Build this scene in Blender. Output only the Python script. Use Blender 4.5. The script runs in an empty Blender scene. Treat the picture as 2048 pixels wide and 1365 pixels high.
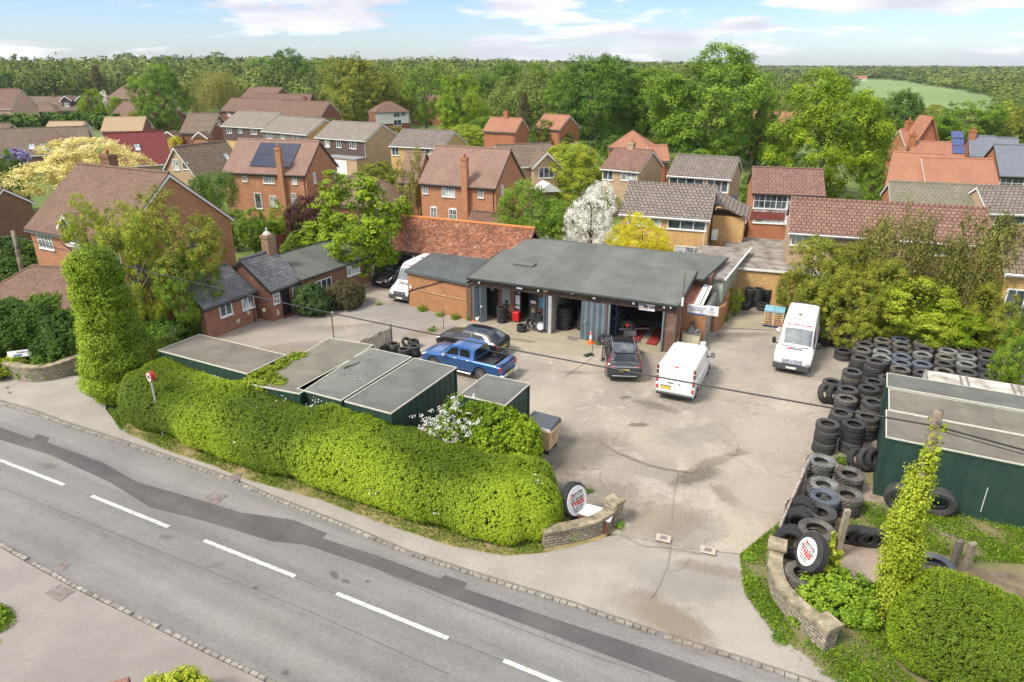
import bpy,math,random
import numpy as np
from mathutils import Vector,Matrix
R = math.radians
sc = bpy.context.scene
C = sc.collection
random.seed(7)
RNG = np.random.default_rng(11)

# ------------------------------------------------------------ camera, sky, sun
HC = 15.6
PITCH = 21.99
FPX = 1363.0
cam = bpy.data.cameras.new('camera'); cam.sensor_width = 36; cam.lens = 36*FPX/2048
cam.clip_start = 0.3; cam.clip_end = 12000
camo = bpy.data.objects.new('camera',cam); C.objects.link(camo)
camo.location = (0,0,HC); camo.rotation_euler = (R(90-PITCH),0,0)
sc.camera = camo
SUN_EL,SUN_AZ = 50,238      # azimuth clockwise from +Y: behind the camera, to the left
w = bpy.data.worlds.new('World'); sc.world = w; w.use_nodes = True
nt = w.node_tree; nt.nodes.clear()
def wn(t,**k):
    n = nt.nodes.new(t)
    for a,b in k.items(): setattr(n,a,b)
    return n
sky = wn('ShaderNodeTexSky',sky_type='NISHITA',sun_disc=False)
sky.sun_elevation = R(SUN_EL); sky.sun_rotation = R(SUN_AZ); sky.air_density = 1.0; sky.dust_density = 0.6; sky.ozone_density = 1.5
tc = wn('ShaderNodeTexCoord'); sep = wn('ShaderNodeSeparateXYZ'); nt.links.new(tc.outputs['Generated'],sep.inputs[0])
zz = wn('ShaderNodeMath',operation='MULTIPLY'); nt.links.new(sep.outputs['Z'],zz.inputs[0]); zz.inputs[1].default_value = 5.5
cb = wn('ShaderNodeCombineXYZ'); nt.links.new(sep.outputs['X'],cb.inputs[0]); nt.links.new(sep.outputs['Y'],cb.inputs[1]); nt.links.new(zz.outputs[0],cb.inputs[2])
cn = wn('ShaderNodeTexNoise'); cn.inputs['Scale'].default_value = 3.4; cn.inputs['Detail'].default_value = 9; cn.inputs['Roughness'].default_value = 0.55; cn.inputs['Distortion'].default_value = 0.3
mp = wn('ShaderNodeMapping'); mp.inputs['Location'].default_value = (3.1,1.7,0); nt.links.new(cb.outputs[0],mp.inputs[0]); nt.links.new(mp.outputs[0],cn.inputs['Vector'])
cr = wn('ShaderNodeValToRGB'); nt.links.new(cn.outputs['Fac'],cr.inputs[0])
cr.color_ramp.elements[0].position = 0.50; cr.color_ramp.elements[0].color = (0,0,0,1)
cr.color_ramp.elements[1].position = 0.55; cr.color_ramp.elements[1].color = (1,1,1,1)
cn2 = wn('ShaderNodeTexNoise'); cn2.inputs['Scale'].default_value = 6.5; cn2.inputs['Detail'].default_value = 6; nt.links.new(mp.outputs[0],cn2.inputs['Vector'])
cc = wn('ShaderNodeValToRGB'); nt.links.new(cn2.outputs['Fac'],cc.inputs[0])
cc.color_ramp.elements[0].position = 0.38; cc.color_ramp.elements[0].color = (2.5,2.55,2.85,1)
cc.color_ramp.elements[1].position = 0.60; cc.color_ramp.elements[1].color = (3.75,3.7,3.75,1)
tint = wn('ShaderNodeMixRGB',blend_type='MULTIPLY'); tint.inputs[0].default_value = 1.0
nt.links.new(sky.outputs[0],tint.inputs[1])
tr_ = wn('ShaderNodeValToRGB'); nt.links.new(sep.outputs['Z'],tr_.inputs[0])
for i_,(p_,c_) in enumerate(((0.0,(0.46,0.50,0.60)),(0.09,(0.36,0.44,0.60)),(0.45,(1.12,0.99,0.83)))):
    if i_ > 1: tr_.color_ramp.elements.new(p_)
    tr_.color_ramp.elements[i_].position = p_; tr_.color_ramp.elements[i_].color = c_+(1,)
nt.links.new(tr_.outputs[0],tint.inputs[2])
hi = wn('ShaderNodeValToRGB'); nt.links.new(sep.outputs['Z'],hi.inputs[0]); hi.color_ramp.elements[0].position = 0.12; hi.color_ramp.elements[0].color = (.36,.36,.36,1); hi.color_ramp.elements[1].position = 0.6; hi.color_ramp.elements[1].color = (1,.96,.86,1)
cm2 = wn('ShaderNodeMixRGB',blend_type='MULTIPLY'); cm2.inputs[0].default_value = 1.0; nt.links.new(cc.outputs[0],cm2.inputs[1]); nt.links.new(hi.outputs[0],cm2.inputs[2])
cm3 = wn('ShaderNodeVectorMath',operation='SCALE'); nt.links.new(cm2.outputs[0],cm3.inputs[0]); cm3.inputs['Scale'].default_value = 1/.36
mx = wn('ShaderNodeMixRGB'); nt.links.new(cr.outputs[0],mx.inputs[0]); nt.links.new(tint.outputs[0],mx.inputs[1]); nt.links.new(cm3.outputs[0],mx.inputs[2])
bg = wn('ShaderNodeBackground'); bg.inputs['Strength'].default_value = 0.162
nt.links.new(mx.outputs[0],bg.inputs['Color'])
wo = wn('ShaderNodeOutputWorld'); nt.links.new(bg.outputs[0],wo.inputs['Surface'])
sl = bpy.data.lights.new('sun','SUN'); sl.energy = 2.5; sl.angle = R(14); sl.color = (1.0,0.935,0.83)
so = bpy.data.objects.new('sun',sl); C.objects.link(so); so.location = (-40,-40,60)
so.rotation_euler = (R(90-SUN_EL),0,-R(SUN_AZ)+math.pi)
sc.view_settings.view_transform = 'Standard'; sc.view_settings.look = 'None'
sc.view_settings.exposure = 0.95; sc.view_settings.gamma = 1.0
sc.cycles.use_denoising = True
sc.cycles.max_bounces = 6; sc.cycles.diffuse_bounces = 3; sc.cycles.glossy_bounces = 2; sc.cycles.transparent_max_bounces = 8

# ------------------------------------------------------------ geometry helpers
_p = R(PITCH)
def ray(px,py):
    a = (px-1024)/FPX; b = (py-682.5)/FPX
    return Vector((a,math.cos(_p)-b*math.sin(_p),-math.sin(_p)-b*math.cos(_p)))
def G(px,py,z=0.0):
    """world point at height z seen at photo pixel (px,py)"""
    d = ray(px,py); t = (z-HC)/d.z
    return Vector((d.x*t,d.y*t,z))
def onplane(px,py,p0,n):
    d = ray(px,py); o = Vector((0,0,HC))
    return o + d*((p0-o).dot(n)/d.dot(n))
def ztop(px,py,y):
    """height seen at pixel row py on a vertical through world depth y"""
    d = ray(px,py); return HC + d.z*(y/d.y)
class MB:
    def __init__(s): s.v = []; s.f = []; s.m = []; s.uvf = []
    def quad(s,*p,m=0):
        i = len(s.v); s.v += [tuple(q) for q in p]; s.f.append(tuple(range(i,i+len(p)))); s.m.append(m); return s
    def box(s,x0,x1,y0,y1,z0,z1,m=0,M=None,bev=0):
        if bev:
            return s.bbox(x0,x1,y0,y1,z0,z1,bev,m,M)
        P = [Vector(q) for q in ((x0,y0,z0),(x1,y0,z0),(x1,y1,z0),(x0,y1,z0),(x0,y0,z1),(x1,y0,z1),(x1,y1,z1),(x0,y1,z1))]
        if M: P = [M @ q for q in P]
        i = len(s.v); s.v += [tuple(q) for q in P]
        for f in ((0,3,2,1),(4,5,6,7),(0,1,5,4),(1,2,6,5),(2,3,7,6),(3,0,4,7)):
            s.f.append(tuple(i+k for k in f)); s.m.append(m)
        return s
    def bbox(s,x0,x1,y0,y1,z0,z1,b,m=0,M=None):
        # box with chamfered vertical and top edges
        pr = []
        for z,k in ((z0,0),(z1-b,0),(z1,b)):
            c = k
            pr.append([(x0+b+c*0,y0+c,z),(x1-b-c*0,y0+c,z),(x1-c,y0+b,z),(x1-c,y1-b,z),(x1-b,y1-c,z),(x0+b,y1-c,z),(x0+c,y1-b,z),(x0+c,y0+b,z)])
        s.rings(pr,m=m,M=M,cap=True); return s
    def rings(s,pr,m=0,M=None,cap=True,closed=True):
        i = len(s.v); n = len(pr[0])
        for r in pr:
            for q in r:
                q = Vector(q)
                if M: q = M @ q
                s.v.append(tuple(q))
        for a in range(len(pr)-1):
            for k in range(n if closed else n-1):
                k2 = (k+1) % n
                s.f.append((i+a*n+k,i+a*n+k2,i+(a+1)*n+k2,i+(a+1)*n+k)); s.m.append(m)
        if cap:
            s.f.append(tuple(i+k for k in reversed(range(n)))); s.m.append(m)
            s.f.append(tuple(i+(len(pr)-1)*n+k for k in range(n))); s.m.append(m)
        return s
    def prism(s,poly,d,m=0):
        """poly: list of 3d pts, extruded by vector d"""
        d = Vector(d); a = [Vector(q) for q in poly]; s.rings([[q for q in a],[q+d for q in a]],m=m); return s
    def tube(s,a,b,r0,r1=None,n=10,m=0,cap=True):
        a = Vector(a); b = Vector(b); r1 = r0 if r1 is None else r1
        z = (b-a).normalized(); x = z.orthogonal().normalized(); y = z.cross(x)
        ra = [a+(x*math.cos(t)+y*math.sin(t))*r0 for t in [2*math.pi*k/n for k in range(n)]]
        rb = [b+(x*math.cos(t)+y*math.sin(t))*r1 for t in [2*math.pi*k/n for k in range(n)]]
        s.rings([ra,rb],m=m,cap=cap); return s
    def path(s,pts,rad,n=8,m=0):
        pts = [Vector(p) for p in pts]; pr = []
        if not isinstance(rad,(list,tuple)): rad = [rad]*len(pts)
        x = None
        for i,p in enumerate(pts):
            t = (pts[min(i+1,len(pts)-1)]-pts[max(i-1,0)]).normalized()
            x = t.orthogonal().normalized() if x is None else (x - t*x.dot(t)).normalized()
            y = t.cross(x)
            pr.append([p+(x*math.cos(a)+y*math.sin(a))*rad[i] for a in [2*math.pi*k/n for k in range(n)]])
        s.rings(pr,m=m); return s
    def lathe(s,prof,n=24,m=0,M=None,closed=False,ms=None):
        """prof: (r,z) list, about z"""
        i = len(s.v); k = len(prof)
        for a in range(n):
            t = 2*math.pi*a/n
            for r,z in prof:
                q = Vector((r*math.cos(t),r*math.sin(t),z))
                if M: q = M @ q
                s.v.append(tuple(q))
        for a in range(n):
            b = (a+1) % n
            for j in range(k if closed else k-1):
                j2 = (j+1) % k
                s.f.append((i+a*k+j,i+b*k+j,i+b*k+j2,i+a*k+j2)); s.m.append(ms[j] if ms else m)
        return s
    def build(s,name,mats,parent=None,smooth=False,M=None,uv=True,label=None,fixn=False):
        me = bpy.data.meshes.new(name)
        me.from_pydata(s.v,[],s.f)
        if not isinstance(mats,(list,tuple)): mats = [mats]
        for mm in mats: me.materials.append(mm)
        if len(mats) > 1: me.polygons.foreach_set('material_index',s.m)
        if fixn:
            import bmesh
            bm = bmesh.new(); bm.from_mesh(me); bmesh.ops.recalc_face_normals(bm,faces=bm.faces); bm.to_mesh(me); bm.free()
        if uv:
            ul = me.uv_layers.new(name='UVMap').data
            for p in me.polygons:
                n = p.normal
                if abs(n.z) > 0.985: t = Vector((1,0,0)); b = Vector((0,1,0))
                else:
                    t = Vector((0,0,1)).cross(n).normalized(); b = n.cross(t)
                for li in p.loop_indices:
                    co = me.vertices[me.loops[li].vertex_index].co
                    ul[li].uv = (co.dot(t),co.dot(b))
        if smooth:
            me.polygons.foreach_set('use_smooth',[True]*len(me.polygons))
        me.update()
        o = bpy.data.objects.new(name,me); C.objects.link(o)
        if parent: o.parent = parent
        if M is not None: o.matrix_local = M
        if label: o['label'] = label
        return o
def sharp(o,deg=35):
    o.data.set_sharp_from_angle(angle=R(deg)); return o
def tag(o,label,cat,group=None,kind=None):
    o['label'] = label; o['category'] = cat
    if group: o['group'] = group
    if kind: o['kind'] = kind
    return o
def struct(o,label=None):
    o['kind'] = 'structure'
    if label: o['label'] = label
    return o
def thing(name,label,cat,loc=(0,0,0),rz=0,group=None):
    o = bpy.data.objects.new(name,None); C.objects.link(o); o.empty_display_size = 0.3
    o.location = loc; o.rotation_euler = (0,0,rz); return tag(o,label,cat,group)
def dup(o,parent=None,loc=None,rot=None,label=None,scale=None):
    c = o.copy(); C.objects.link(c)
    if parent is not None: c.parent = parent
    if loc is not None: c.location = loc
    if rot is not None: c.rotation_euler = rot
    if scale is not None: c.scale = scale
    if label: c['label'] = label
    for ch in o.children: dup(ch,c)
    return c
def text_mesh(body,size,name,mat,parent=None,M=None,ext=0.004,bold=0.0,sx=1.0,shear=0.0):
    cu = bpy.data.curves.new('t','FONT'); cu.body = body; cu.size = size; cu.extrude = ext; cu.align_x = 'CENTER'; cu.align_y = 'CENTER'
    cu.offset = bold; cu.resolution_u = 3; cu.shear = shear
    o = bpy.data.objects.new('t',cu); C.objects.link(o)
    bpy.context.view_layer.update()
    me = bpy.data.meshes.new_from_object(o.evaluated_get(bpy.context.evaluated_depsgraph_get()))
    bpy.data.objects.remove(o); bpy.data.curves.remove(cu)
    if sx != 1: me.transform(Matrix.Diagonal((sx,1,1,1)))
    me.materials.clear(); me.materials.append(mat); me.name = name
    r = bpy.data.objects.new(name,me); C.objects.link(r)
    if parent: r.parent = parent
    if M is not None: r.matrix_local = M
    return r
def frame(p,xdir,zdir):
    """matrix with local x=xdir, local z(normal)=zdir"""
    x = Vector(xdir).normalized(); z = Vector(zdir).normalized(); y = z.cross(x)
    m = Matrix((x,y,z)).transposed().to_4x4(); m.translation = p; return m

# ------------------------------------------------------------ materials
_M = {}
def lin(c):
    if isinstance(c,str):
        c = [int(c[i:i+2],16)/255 for i in (0,2,4)]
        c = [x/12.92 if x < .04045 else ((x+.055)/1.055)**2.4 for x in c]
    return tuple(c)+(1,)
class NT:
    def __init__(s,name):
        s.m = bpy.data.materials.new(name); s.m.use_nodes = True; s.t = s.m.node_tree; s.b = s.t.nodes['Principled BSDF']
        s.out = s.t.nodes['Material Output']
    def n(s,t,ins=None,**k):
        x = s.t.nodes.new(t)
        for a,b in k.items(): setattr(x,a,b)
        for a,b in (ins or {}).items(): s.set(x,a,b)
        return x
    def set(s,x,a,b):
        i = x.inputs[a]
        if isinstance(b,bpy.types.NodeSocket): s.t.links.new(b,i)
        elif isinstance(b,bpy.types.Node): s.t.links.new(b.outputs[0],i)
        else: i.default_value = b
    def P(s,**k):
        for a,b in k.items(): s.set(s.b,a.replace('_',' '),b)
    def ramp(s,fac,*st):
        r = s.n('ShaderNodeValToRGB',{0: fac}); e = r.color_ramp.elements
        while len(e) < len(st): e.new(0.5)
        for i,(p,c) in enumerate(st): e[i].position = p; e[i].color = lin(c) if not isinstance(c,(int,float)) else (c,c,c,1)
        return r
    def mix(s,fac,a,b,mode='MIX'):
        x = s.n('ShaderNodeMixRGB',blend_type=mode); s.set(x,0,fac)
        s.set(x,1,lin(a) if isinstance(a,(str,tuple)) else a); s.set(x,2,lin(b) if isinstance(b,(str,tuple)) else b); return x
    def noise(s,vec,scale,detail=4,rough=0.55,dist=0):
        x = s.n('ShaderNodeTexNoise',{'Scale': scale,'Detail': detail,'Roughness': rough,'Distortion': dist}); s.set(x,'Vector',vec); return x.outputs['Fac']
    def co(s,kind='Object'): return s.n('ShaderNodeTexCoord').outputs[kind]
    def bump(s,h,strength=0.3,dist=0.02):
        x = s.n('ShaderNodeBump',{'Strength': strength,'Distance': dist,'Height': h}); s.set(s.b,'Normal',x)
def plain(name,col,rough=0.6,var=0.12,scale=3.0,metal=0.0,bump=0.0,spec=None,coat=0.0,fine=0,col2=None):
    """flat-ish colour with mottling"""
    if name in _M: return _M[name]
    t = NT(name); c = lin(col)
    co = t.co('Object')
    n1 = t.noise(co,scale,6,0.6)
    dark = tuple(x*(1-var) for x in c[:3]); lite = tuple(min(1,x*(1+var)) for x in c[:3])
    if col2: dark = lin(col2)[:3]
    r = t.ramp(n1,(0.3,dark),(0.7,lite))
    out = r
    if fine:
        n2 = t.noise(co,fine,2,0.7); out = t.mix(0.25,r,t.ramp(n2,(0.35,0.15),(0.65,1.0)),'MULTIPLY')
    t.P(Base_Color=out.outputs[0],Roughness=rough,Metallic=metal)
    if spec is not None: t.P(Specular_IOR_Level=spec)
    if coat: t.P(Coat_Weight=coat,Coat_Roughness=0.08)
    if bump: t.bump(t.noise(co,fine or scale*6,3),bump,0.02)
    _M[name] = t.m; return t.m
def brick(name,c1,c2,mortar,bw=0.24,bh=0.08,ms=0.012,blotch=0.35,rough=0.9,off=0.5,stain=None,warp=0):
    if name in _M: return _M[name]
    t = NT(name); uv = t.co('UV')
    if warp: wn_ = t.n('ShaderNodeTexNoise',{'Vector': uv,'Scale': 4.0,'Detail': 3}); uv = t.n('ShaderNodeVectorMath',{0: wn_.outputs['Color'],1: (warp,)*3,2: uv},operation='MULTIPLY_ADD').outputs[0]
    b = t.n('ShaderNodeTexBrick',{'Vector': uv,'Color1': lin(c1),'Color2': lin(c2),'Mortar': lin(mortar),'Scale': 1.0,'Mortar Size': ms,'Mortar Smooth': 0.3,'Bias': 0.0,'Brick Width': bw,'Row Height': bh})
    b.offset = off
    n = t.noise(uv,0.9,6,0.65); n2 = t.noise(uv,7.0,3,0.6)
    k = t.mix(blotch,b,t.ramp(n,(0.3,0.45),(0.7,1.0)),'MULTIPLY')
    k = t.mix(blotch*0.8,k,t.ramp(n2,(0.3,0.4),(0.65,1.0)),'MULTIPLY')
    if stain:
        k = t.mix(t.ramp(t.noise(uv,0.5,7,0.7),(0.55,0.0),(0.7,0.7)),k,stain)
    t.P(Base_Color=k.outputs[0],Roughness=rough,Specular_IOR_Level=0.2)
    t.bump(b.outputs['Fac'],-0.4,0.01)
    _M[name] = t.m; return t.m
def tiles(name,c1,c2,gap,tw=0.2,th=0.13,ms=0.012,moss=None,mossamt=0.6,rough=0.85,blotch=0.4,bumpd=0.03,wave=False):
    """roof tiles laid in rows; uv v runs up the slope"""
    if name in _M: return _M[name]
    t = NT(name); uv = t.co('UV')
    b = t.n('ShaderNodeTexBrick',{'Vector': uv,'Color1': lin(c1),'Color2': lin(c2),'Mortar': lin(gap),'Scale': 1.0,'Mortar Size': ms,'Mortar Smooth': 0.4,'Bias': 0.0,'Brick Width': tw,'Row Height': th})
    n = t.noise(uv,0.7,7,0.65); n2 = t.noise(uv,5.0,4,0.65)
    k = t.mix(blotch,b,t.ramp(n,(0.32,0.45),(0.68,1.0)),'MULTIPLY')
    k = t.mix(blotch,k,t.ramp(n2,(0.3,0.45),(0.65,1.0)),'MULTIPLY')
    if moss:
        k = t.mix(t.ramp(t.noise(uv,2.3,8,0.75),(0.56,0.0),(0.72,mossamt)),k,moss)
    t.P(Base_Color=k.outputs[0],Roughness=rough,Specular_IOR_Level=0.25)
    # step of each row: height ramps up along v inside the row
    sp = t.n('ShaderNodeSeparateXYZ',{0: uv})
    fr = t.n('ShaderNodeMath',{0: sp.outputs['Y'],1: th},operation='DIVIDE')
    fr = t.n('ShaderNodeMath',{0: fr},operation='FRACT')
    inv = t.n('ShaderNodeMath',{0: 1.0,1: fr.outputs[0]},operation='SUBTRACT')
    h = inv
    if wave:
        w_ = t.n('ShaderNodeMath',{0: sp.outputs['X'],1: 2*math.pi/tw},operation='MULTIPLY')
        w_ = t.n('ShaderNodeMath',{0: w_},operation='SINE')
        h = t.n('ShaderNodeMath',{0: w_.outputs[0],1: 0.6,2: inv.outputs[0]},operation='MULTIPLY_ADD')
    t.bump(h.outputs[0],0.8,bumpd)
    _M[name] = t.m; return t.m
def foliage(name,c_dark,c_mid,c_light,flower=None,famt=0.0,trans=0.25,nscale=0.5):
    if name in _M: return _M[name]
    t = NT(name)
    g = t.n('ShaderNodeNewGeometry')
    at = t.n('ShaderNodeAttribute',attribute_name='tint')
    oi = t.n('ShaderNodeObjectInfo')
    n = t.noise(t.co('Object'),nscale,4,0.6)
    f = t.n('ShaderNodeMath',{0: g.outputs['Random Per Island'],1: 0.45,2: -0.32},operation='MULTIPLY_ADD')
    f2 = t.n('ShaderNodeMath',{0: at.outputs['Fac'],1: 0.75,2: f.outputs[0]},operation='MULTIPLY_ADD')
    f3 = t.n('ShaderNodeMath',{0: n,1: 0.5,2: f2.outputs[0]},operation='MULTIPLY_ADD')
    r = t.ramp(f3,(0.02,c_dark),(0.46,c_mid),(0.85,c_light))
    k = r
    if flower:
        x = t.n('ShaderNodeMath',{0: g.outputs['Random Per Island'],1: 1-famt},operation='GREATER_THAN')
        k = t.mix(x,r,flower)
    t.P(Base_Color=k.outputs[0],Roughness=0.6,Specular_IOR_Level=0.25)
    tr = t.n('ShaderNodeBsdfTranslucent',{'Color': k.outputs[0]})
    ms = t.n('ShaderNodeMixShader',{0: trans,1: t.b,2: tr}); t.t.links.new(ms.outputs[0],t.out.inputs[0])
    _M[name] = t.m; return t.m
def glass(name='window_glass',col=(0.03,0.037,0.042),rough=0.08):
    if name in _M: return _M[name]
    t = NT(name); n = t.noise(t.co('Object'),1.3,2)
    r = t.ramp(n,(0.4,col),(0.62,tuple(min(1,x*3.2) for x in col)))
    t.P(Base_Color=r.outputs[0],Roughness=rough,Specular_IOR_Level=0.7); _M[name] = t.m; return t.m
GL = glass()
GCURT = glass('curtained_glass',(0.16,0.17,0.17),0.12)
WHITE = plain('white_paint',(0.72,0.72,0.70),0.45,0.05)
WTRIM = plain('white_trim',(0.66,0.66,0.63),0.5,0.06)
DARKTRIM = plain('dark_trim',(0.03,0.027,0.025),0.5,0.2)
BLACK = plain('black_plastic',(0.015,0.015,0.016),0.45,0.2)
CHROME = plain('bare_metal',(0.55,0.56,0.57),0.3,0.1,metal=0.9)
GREYM = plain('grey_metal',(0.22,0.23,0.24),0.5,0.2,metal=0.4)
WOOD = plain('weathered_wood',(0.19,0.155,0.125),0.9,0.35,6,fine=40)
RUST = plain('rusty_metal',(0.13,0.055,0.035),0.85,0.4,8)
RUBBER = plain('tyre_rubber',(0.022,0.021,0.021),0.75,0.3,4)
# ================================================================ ground, road, pavements
def asphalt(name,c1,c2,speck=0.35,sc1=0.35,dust=None,dustamt=0.5,cracks=0.0,rough=0.92,fine=55,streak=0,gravel=0):
    if name in _M: return _M[name]
    t = NT(name); co = t.co('Object')
    r = t.ramp(t.noise(co,sc1,8,0.62),(0.32,c1),(0.68,c2))
    k = r
    if dust: k = t.mix(t.ramp(t.noise(co,0.16,6,0.6,0.4),(0.42,0.0),(0.62,dustamt)),k,dust)
    if gravel:
        k = t.mix(t.ramp(t.noise(co,.55,10,.78,.6),(.535,0.0),(.56,.55)),k,(0.43,0.385,0.315))
        k = t.mix(t.ramp(t.noise(co,.42,10,.74,1.0),(.60,0.0),(.625,.5)),k,(0.20,0.18,0.155))
        vp = t.n('ShaderNodeTexVoronoi',{'Vector': co,'Scale': 16.0}); k = t.mix(t.mix(1.0,t.ramp(vp.outputs['Distance'],(.16,.8),(.22,0.0)),t.ramp(t.noise(co,.3,5,.7),(.48,0.0),(.58,1.0)),'MULTIPLY'),k,(0.52,0.48,0.42))
    if streak:
        mp_ = t.n('ShaderNodeMapping',{0: co}); mp_.inputs['Rotation'].default_value = (0,0,R(27)); mp_ = t.n('ShaderNodeMapping',{0: mp_}); mp_.inputs['Scale'].default_value = (.04,.9,1)
        k = t.mix(streak,k,t.ramp(t.noise(mp_,1.0,5,.6),(.35,.72),(.65,1.12)),'MULTIPLY')
        k = t.mix(t.ramp(t.noise(co,2.6,8,.8),(.665,0.0),(.70,.55)),k,(.10,.095,.09))
    k = t.mix(speck,k,t.ramp(t.noise(co,fine,2,0.8),(0.33,0.25),(0.62,1.25)),'MULTIPLY')
    k = t.mix(speck*0.6,k,t.ramp(t.noise(co,9,4,0.7),(0.35,0.5),(0.6,1.1)),'MULTIPLY')
    if cracks:
        v = t.n('ShaderNodeTexVoronoi',{'Scale': 0.45},feature='DISTANCE_TO_EDGE')
        dn = t.n('ShaderNodeTexNoise',{'Scale': 1.2,'Detail': 5,'Vector': co})
        va = t.n('ShaderNodeMixRGB',{0: 0.6,1: co,2: dn.outputs['Color']}); t.set(v,'Vector',va)
        cf = t.mix(1.0,t.ramp(v.outputs['Distance'],(0.003,cracks),(0.009,0.0)),t.ramp(t.noise(co,0.12,4,0.6),(0.52,0.0),(0.62,1.0)),'MULTIPLY')
        k = t.mix(cf,k,(0.07,0.06,0.05))
    t.P(Base_Color=k.outputs[0],Roughness=rough,Specular_IOR_Level=0.2)
    t.bump(t.noise(co,fine,3),0.35,0.01)
    _M[name] = t.m; return t.m
def decal(name,col,amt=0.7,edge=6.0,rough=0.9):
    """irregular stain with soft noisy edges, on its own sheet (uv 0..1 ellipse)"""
    if name in _M: return _M[name]
    t = NT(name); uv = t.co('UV'); co = t.co('Object')
    v = t.n('ShaderNodeVectorMath',{0: uv,1: (0.5,0.5,0)},operation='SUBTRACT')
    l = t.n('ShaderNodeVectorMath',{0: v.outputs[0]},operation='LENGTH')
    n = t.noise(co,2.6,8,0.75)
    a = t.n('ShaderNodeMath',{0: n,1: 0.55,2: l.outputs['Value']},operation='MULTIPLY_ADD')
    m = t.ramp(a.outputs[0],(0.50,amt),(0.72,0.0))
    sp = t.ramp(t.noise(co,30,2,0.8),(0.3,0.35),(0.6,1.0))
    m2 = t.mix(1.0,m,sp,'MULTIPLY')
    t.P(Base_Color=lin(col),Roughness=rough,Alpha=m2.outputs[0],Specular_IOR_Level=0.1)
    _M[name] = t.m; return t.m
def sheet(name,pts,z,mat,depth=0.0,kind='structure'):
    P = [G(x,y,z) for x,y in pts]
    a = sum(P[i].x*P[(i+1) % len(P)].y-P[(i+1) % len(P)].x*P[i].y for i in range(len(P)))
    if a < 0: P.reverse()
    mb = MB(); mb.quad(*P)
    if depth:
        for i in range(len(P)):
            a_,b_ = P[i],P[(i+1) % len(P)]; d = Vector((0,0,-depth)); mb.quad(b_,a_,a_+d,b_+d)
    o = mb.build(name,mat); o['kind'] = kind; return o
def stain(name,px,py,rx,ry,mat,z=0.012,rot=0.0,kind='structure'):
    c = G(px,py,z); mb = MB(); ca,sa = math.cos(rot),math.sin(rot)
    P = [c+Vector((a*rx*ca-b*ry*sa,a*rx*sa+b*ry*ca,0)) for a,b in ((-1,-1),(1,-1),(1,1),(-1,1))]
    mb.quad(*P); o = mb.build(name,mat,uv=False)
    ul = o.data.uv_layers.new(name='UVMap').data
    for i,q in enumerate(((0,0),(1,0),(1,1),(0,1))): ul[i].uv = q
    o['kind'] = kind; return o
GRASS = plain('rough_grass','5f6f2a',0.95,0.4,0.5,fine=14,col2='3d4a1c')
DRY = plain('dry_verge','93805a',0.95,0.3,1.4,fine=20,col2='5f5f2c')
ROADM = asphalt('road_asphalt',(0.18,0.172,0.165),(0.245,0.235,0.22),0.42,0.22,dust=(0.225,0.21,0.19),dustamt=0.5,streak=.8)
PATCHM = asphalt('dark_asphalt',(0.088,0.083,0.082),(0.125,0.118,0.112),0.35,0.5,streak=.5)
PAVEM = asphalt('pavement_asphalt',(0.27,0.245,0.212),(0.36,0.33,0.285),0.38,0.5,cracks=0.0)
PAVEN = asphalt('near_pavement',(0.21,0.185,0.17),(0.30,0.265,0.238),0.33,0.30)
YARDM = asphalt('yard_tarmac',(0.25,0.22,0.182),(0.345,0.302,0.248),0.55,0.25,dust=(0.42,0.355,0.275),dustamt=0.75,cracks=0.55,gravel=1)
CONC = asphalt('concrete',(0.27,0.235,0.165),(0.36,0.315,0.225),0.22,0.6)
FIELDM = asphalt('field_grass',(0.15,0.215,0.07),(0.20,0.27,0.10),0.3,0.01,fine=0.8)

# base ground with low hills far away
def terr(x,y):
    d = math.hypot(x,y); h = 0
    if d > 260:
        t = min(1,(d-260)/900); t = t*t*(3-2*t)
        h = t*(7.5+3.0*math.sin(x*0.0021+0.6)+1.6*math.sin(x*0.0063+y*0.003))
        if d > 1100: h += (min(d,3200)-1100)*0.0021
        h *= 1.0 if x < 0 else max(.62,1-1.1*x/d)
    return h
def make_ground():
    mb = MB(); rs = [0,60,120,180,240,300,360,430,500,580,670,780,900,1050,1250,1500,1800,2200,2700,3300,4200,6000]; n = 96
    for r in rs:
        for k in range(n):
            a = 2*math.pi*k/n; x,y = r*math.sin(a),r*math.cos(a); mb.v.append((x,y,-0.085+terr(x,y)))
    for i in range(len(rs)-1):
        for k in range(n):
            k2 = (k+1) % n; mb.f.append((i*n+k,(i+1)*n+k,(i+1)*n+k2,i*n+k2)); mb.m.append(0)
    o = mb.build('ground',GRASS,uv=False,fixn=True)
    me = o.data
    if me.polygons[200].normal.z < 0: me.flip_normals()
    struct(o)
make_ground()
NEARK = [(-260,930),(-80,1047),(0,1088),(70,1128),(150,1172),(300,1245),(420,1305),(540,1362),(760,1470),(1100,1650),(1500,1870)]
FARK = [(-500,690),(-200,762),(0,806),(70,826),(130,848),(270,893),(450,955),(560,1002),(690,1052),(820,1107),(1000,1165),(1130,1204),(1300,1262),(1480,1318),(1700,1390),(2100,1530),(2600,1720)]
sheet('road',[(x,y-4) for x,y in FARK]+[(x,y+6) for x,y in reversed(NEARK)],-0.06,ROADM)
sheet('road_repair',[(-60,838),(0,855),(65,878),(75,868),(100,876),(94,885),(205,925),(275,965),(400,1000),(480,1025),(585,1040),(655,1067),(645,1077),(750,1110),(880,1158),(890,1150),(935,1166),(928,1177),(1100,1235),(1300,1300),(1500,1368),(1800,1470),(1795,1505),(1450,1400),(1100,1268),(900,1195),(730,1130),(610,1090),(545,1083),(400,1040),(300,1015),(220,965),(100,910),(0,880),(-60,860)],-0.056,PATCHM)
PAINT = plain('road_paint',(0.56,0.56,0.52),0.7,0.22,9,fine=45,col2='9a978e')
dm = MB()
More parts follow.
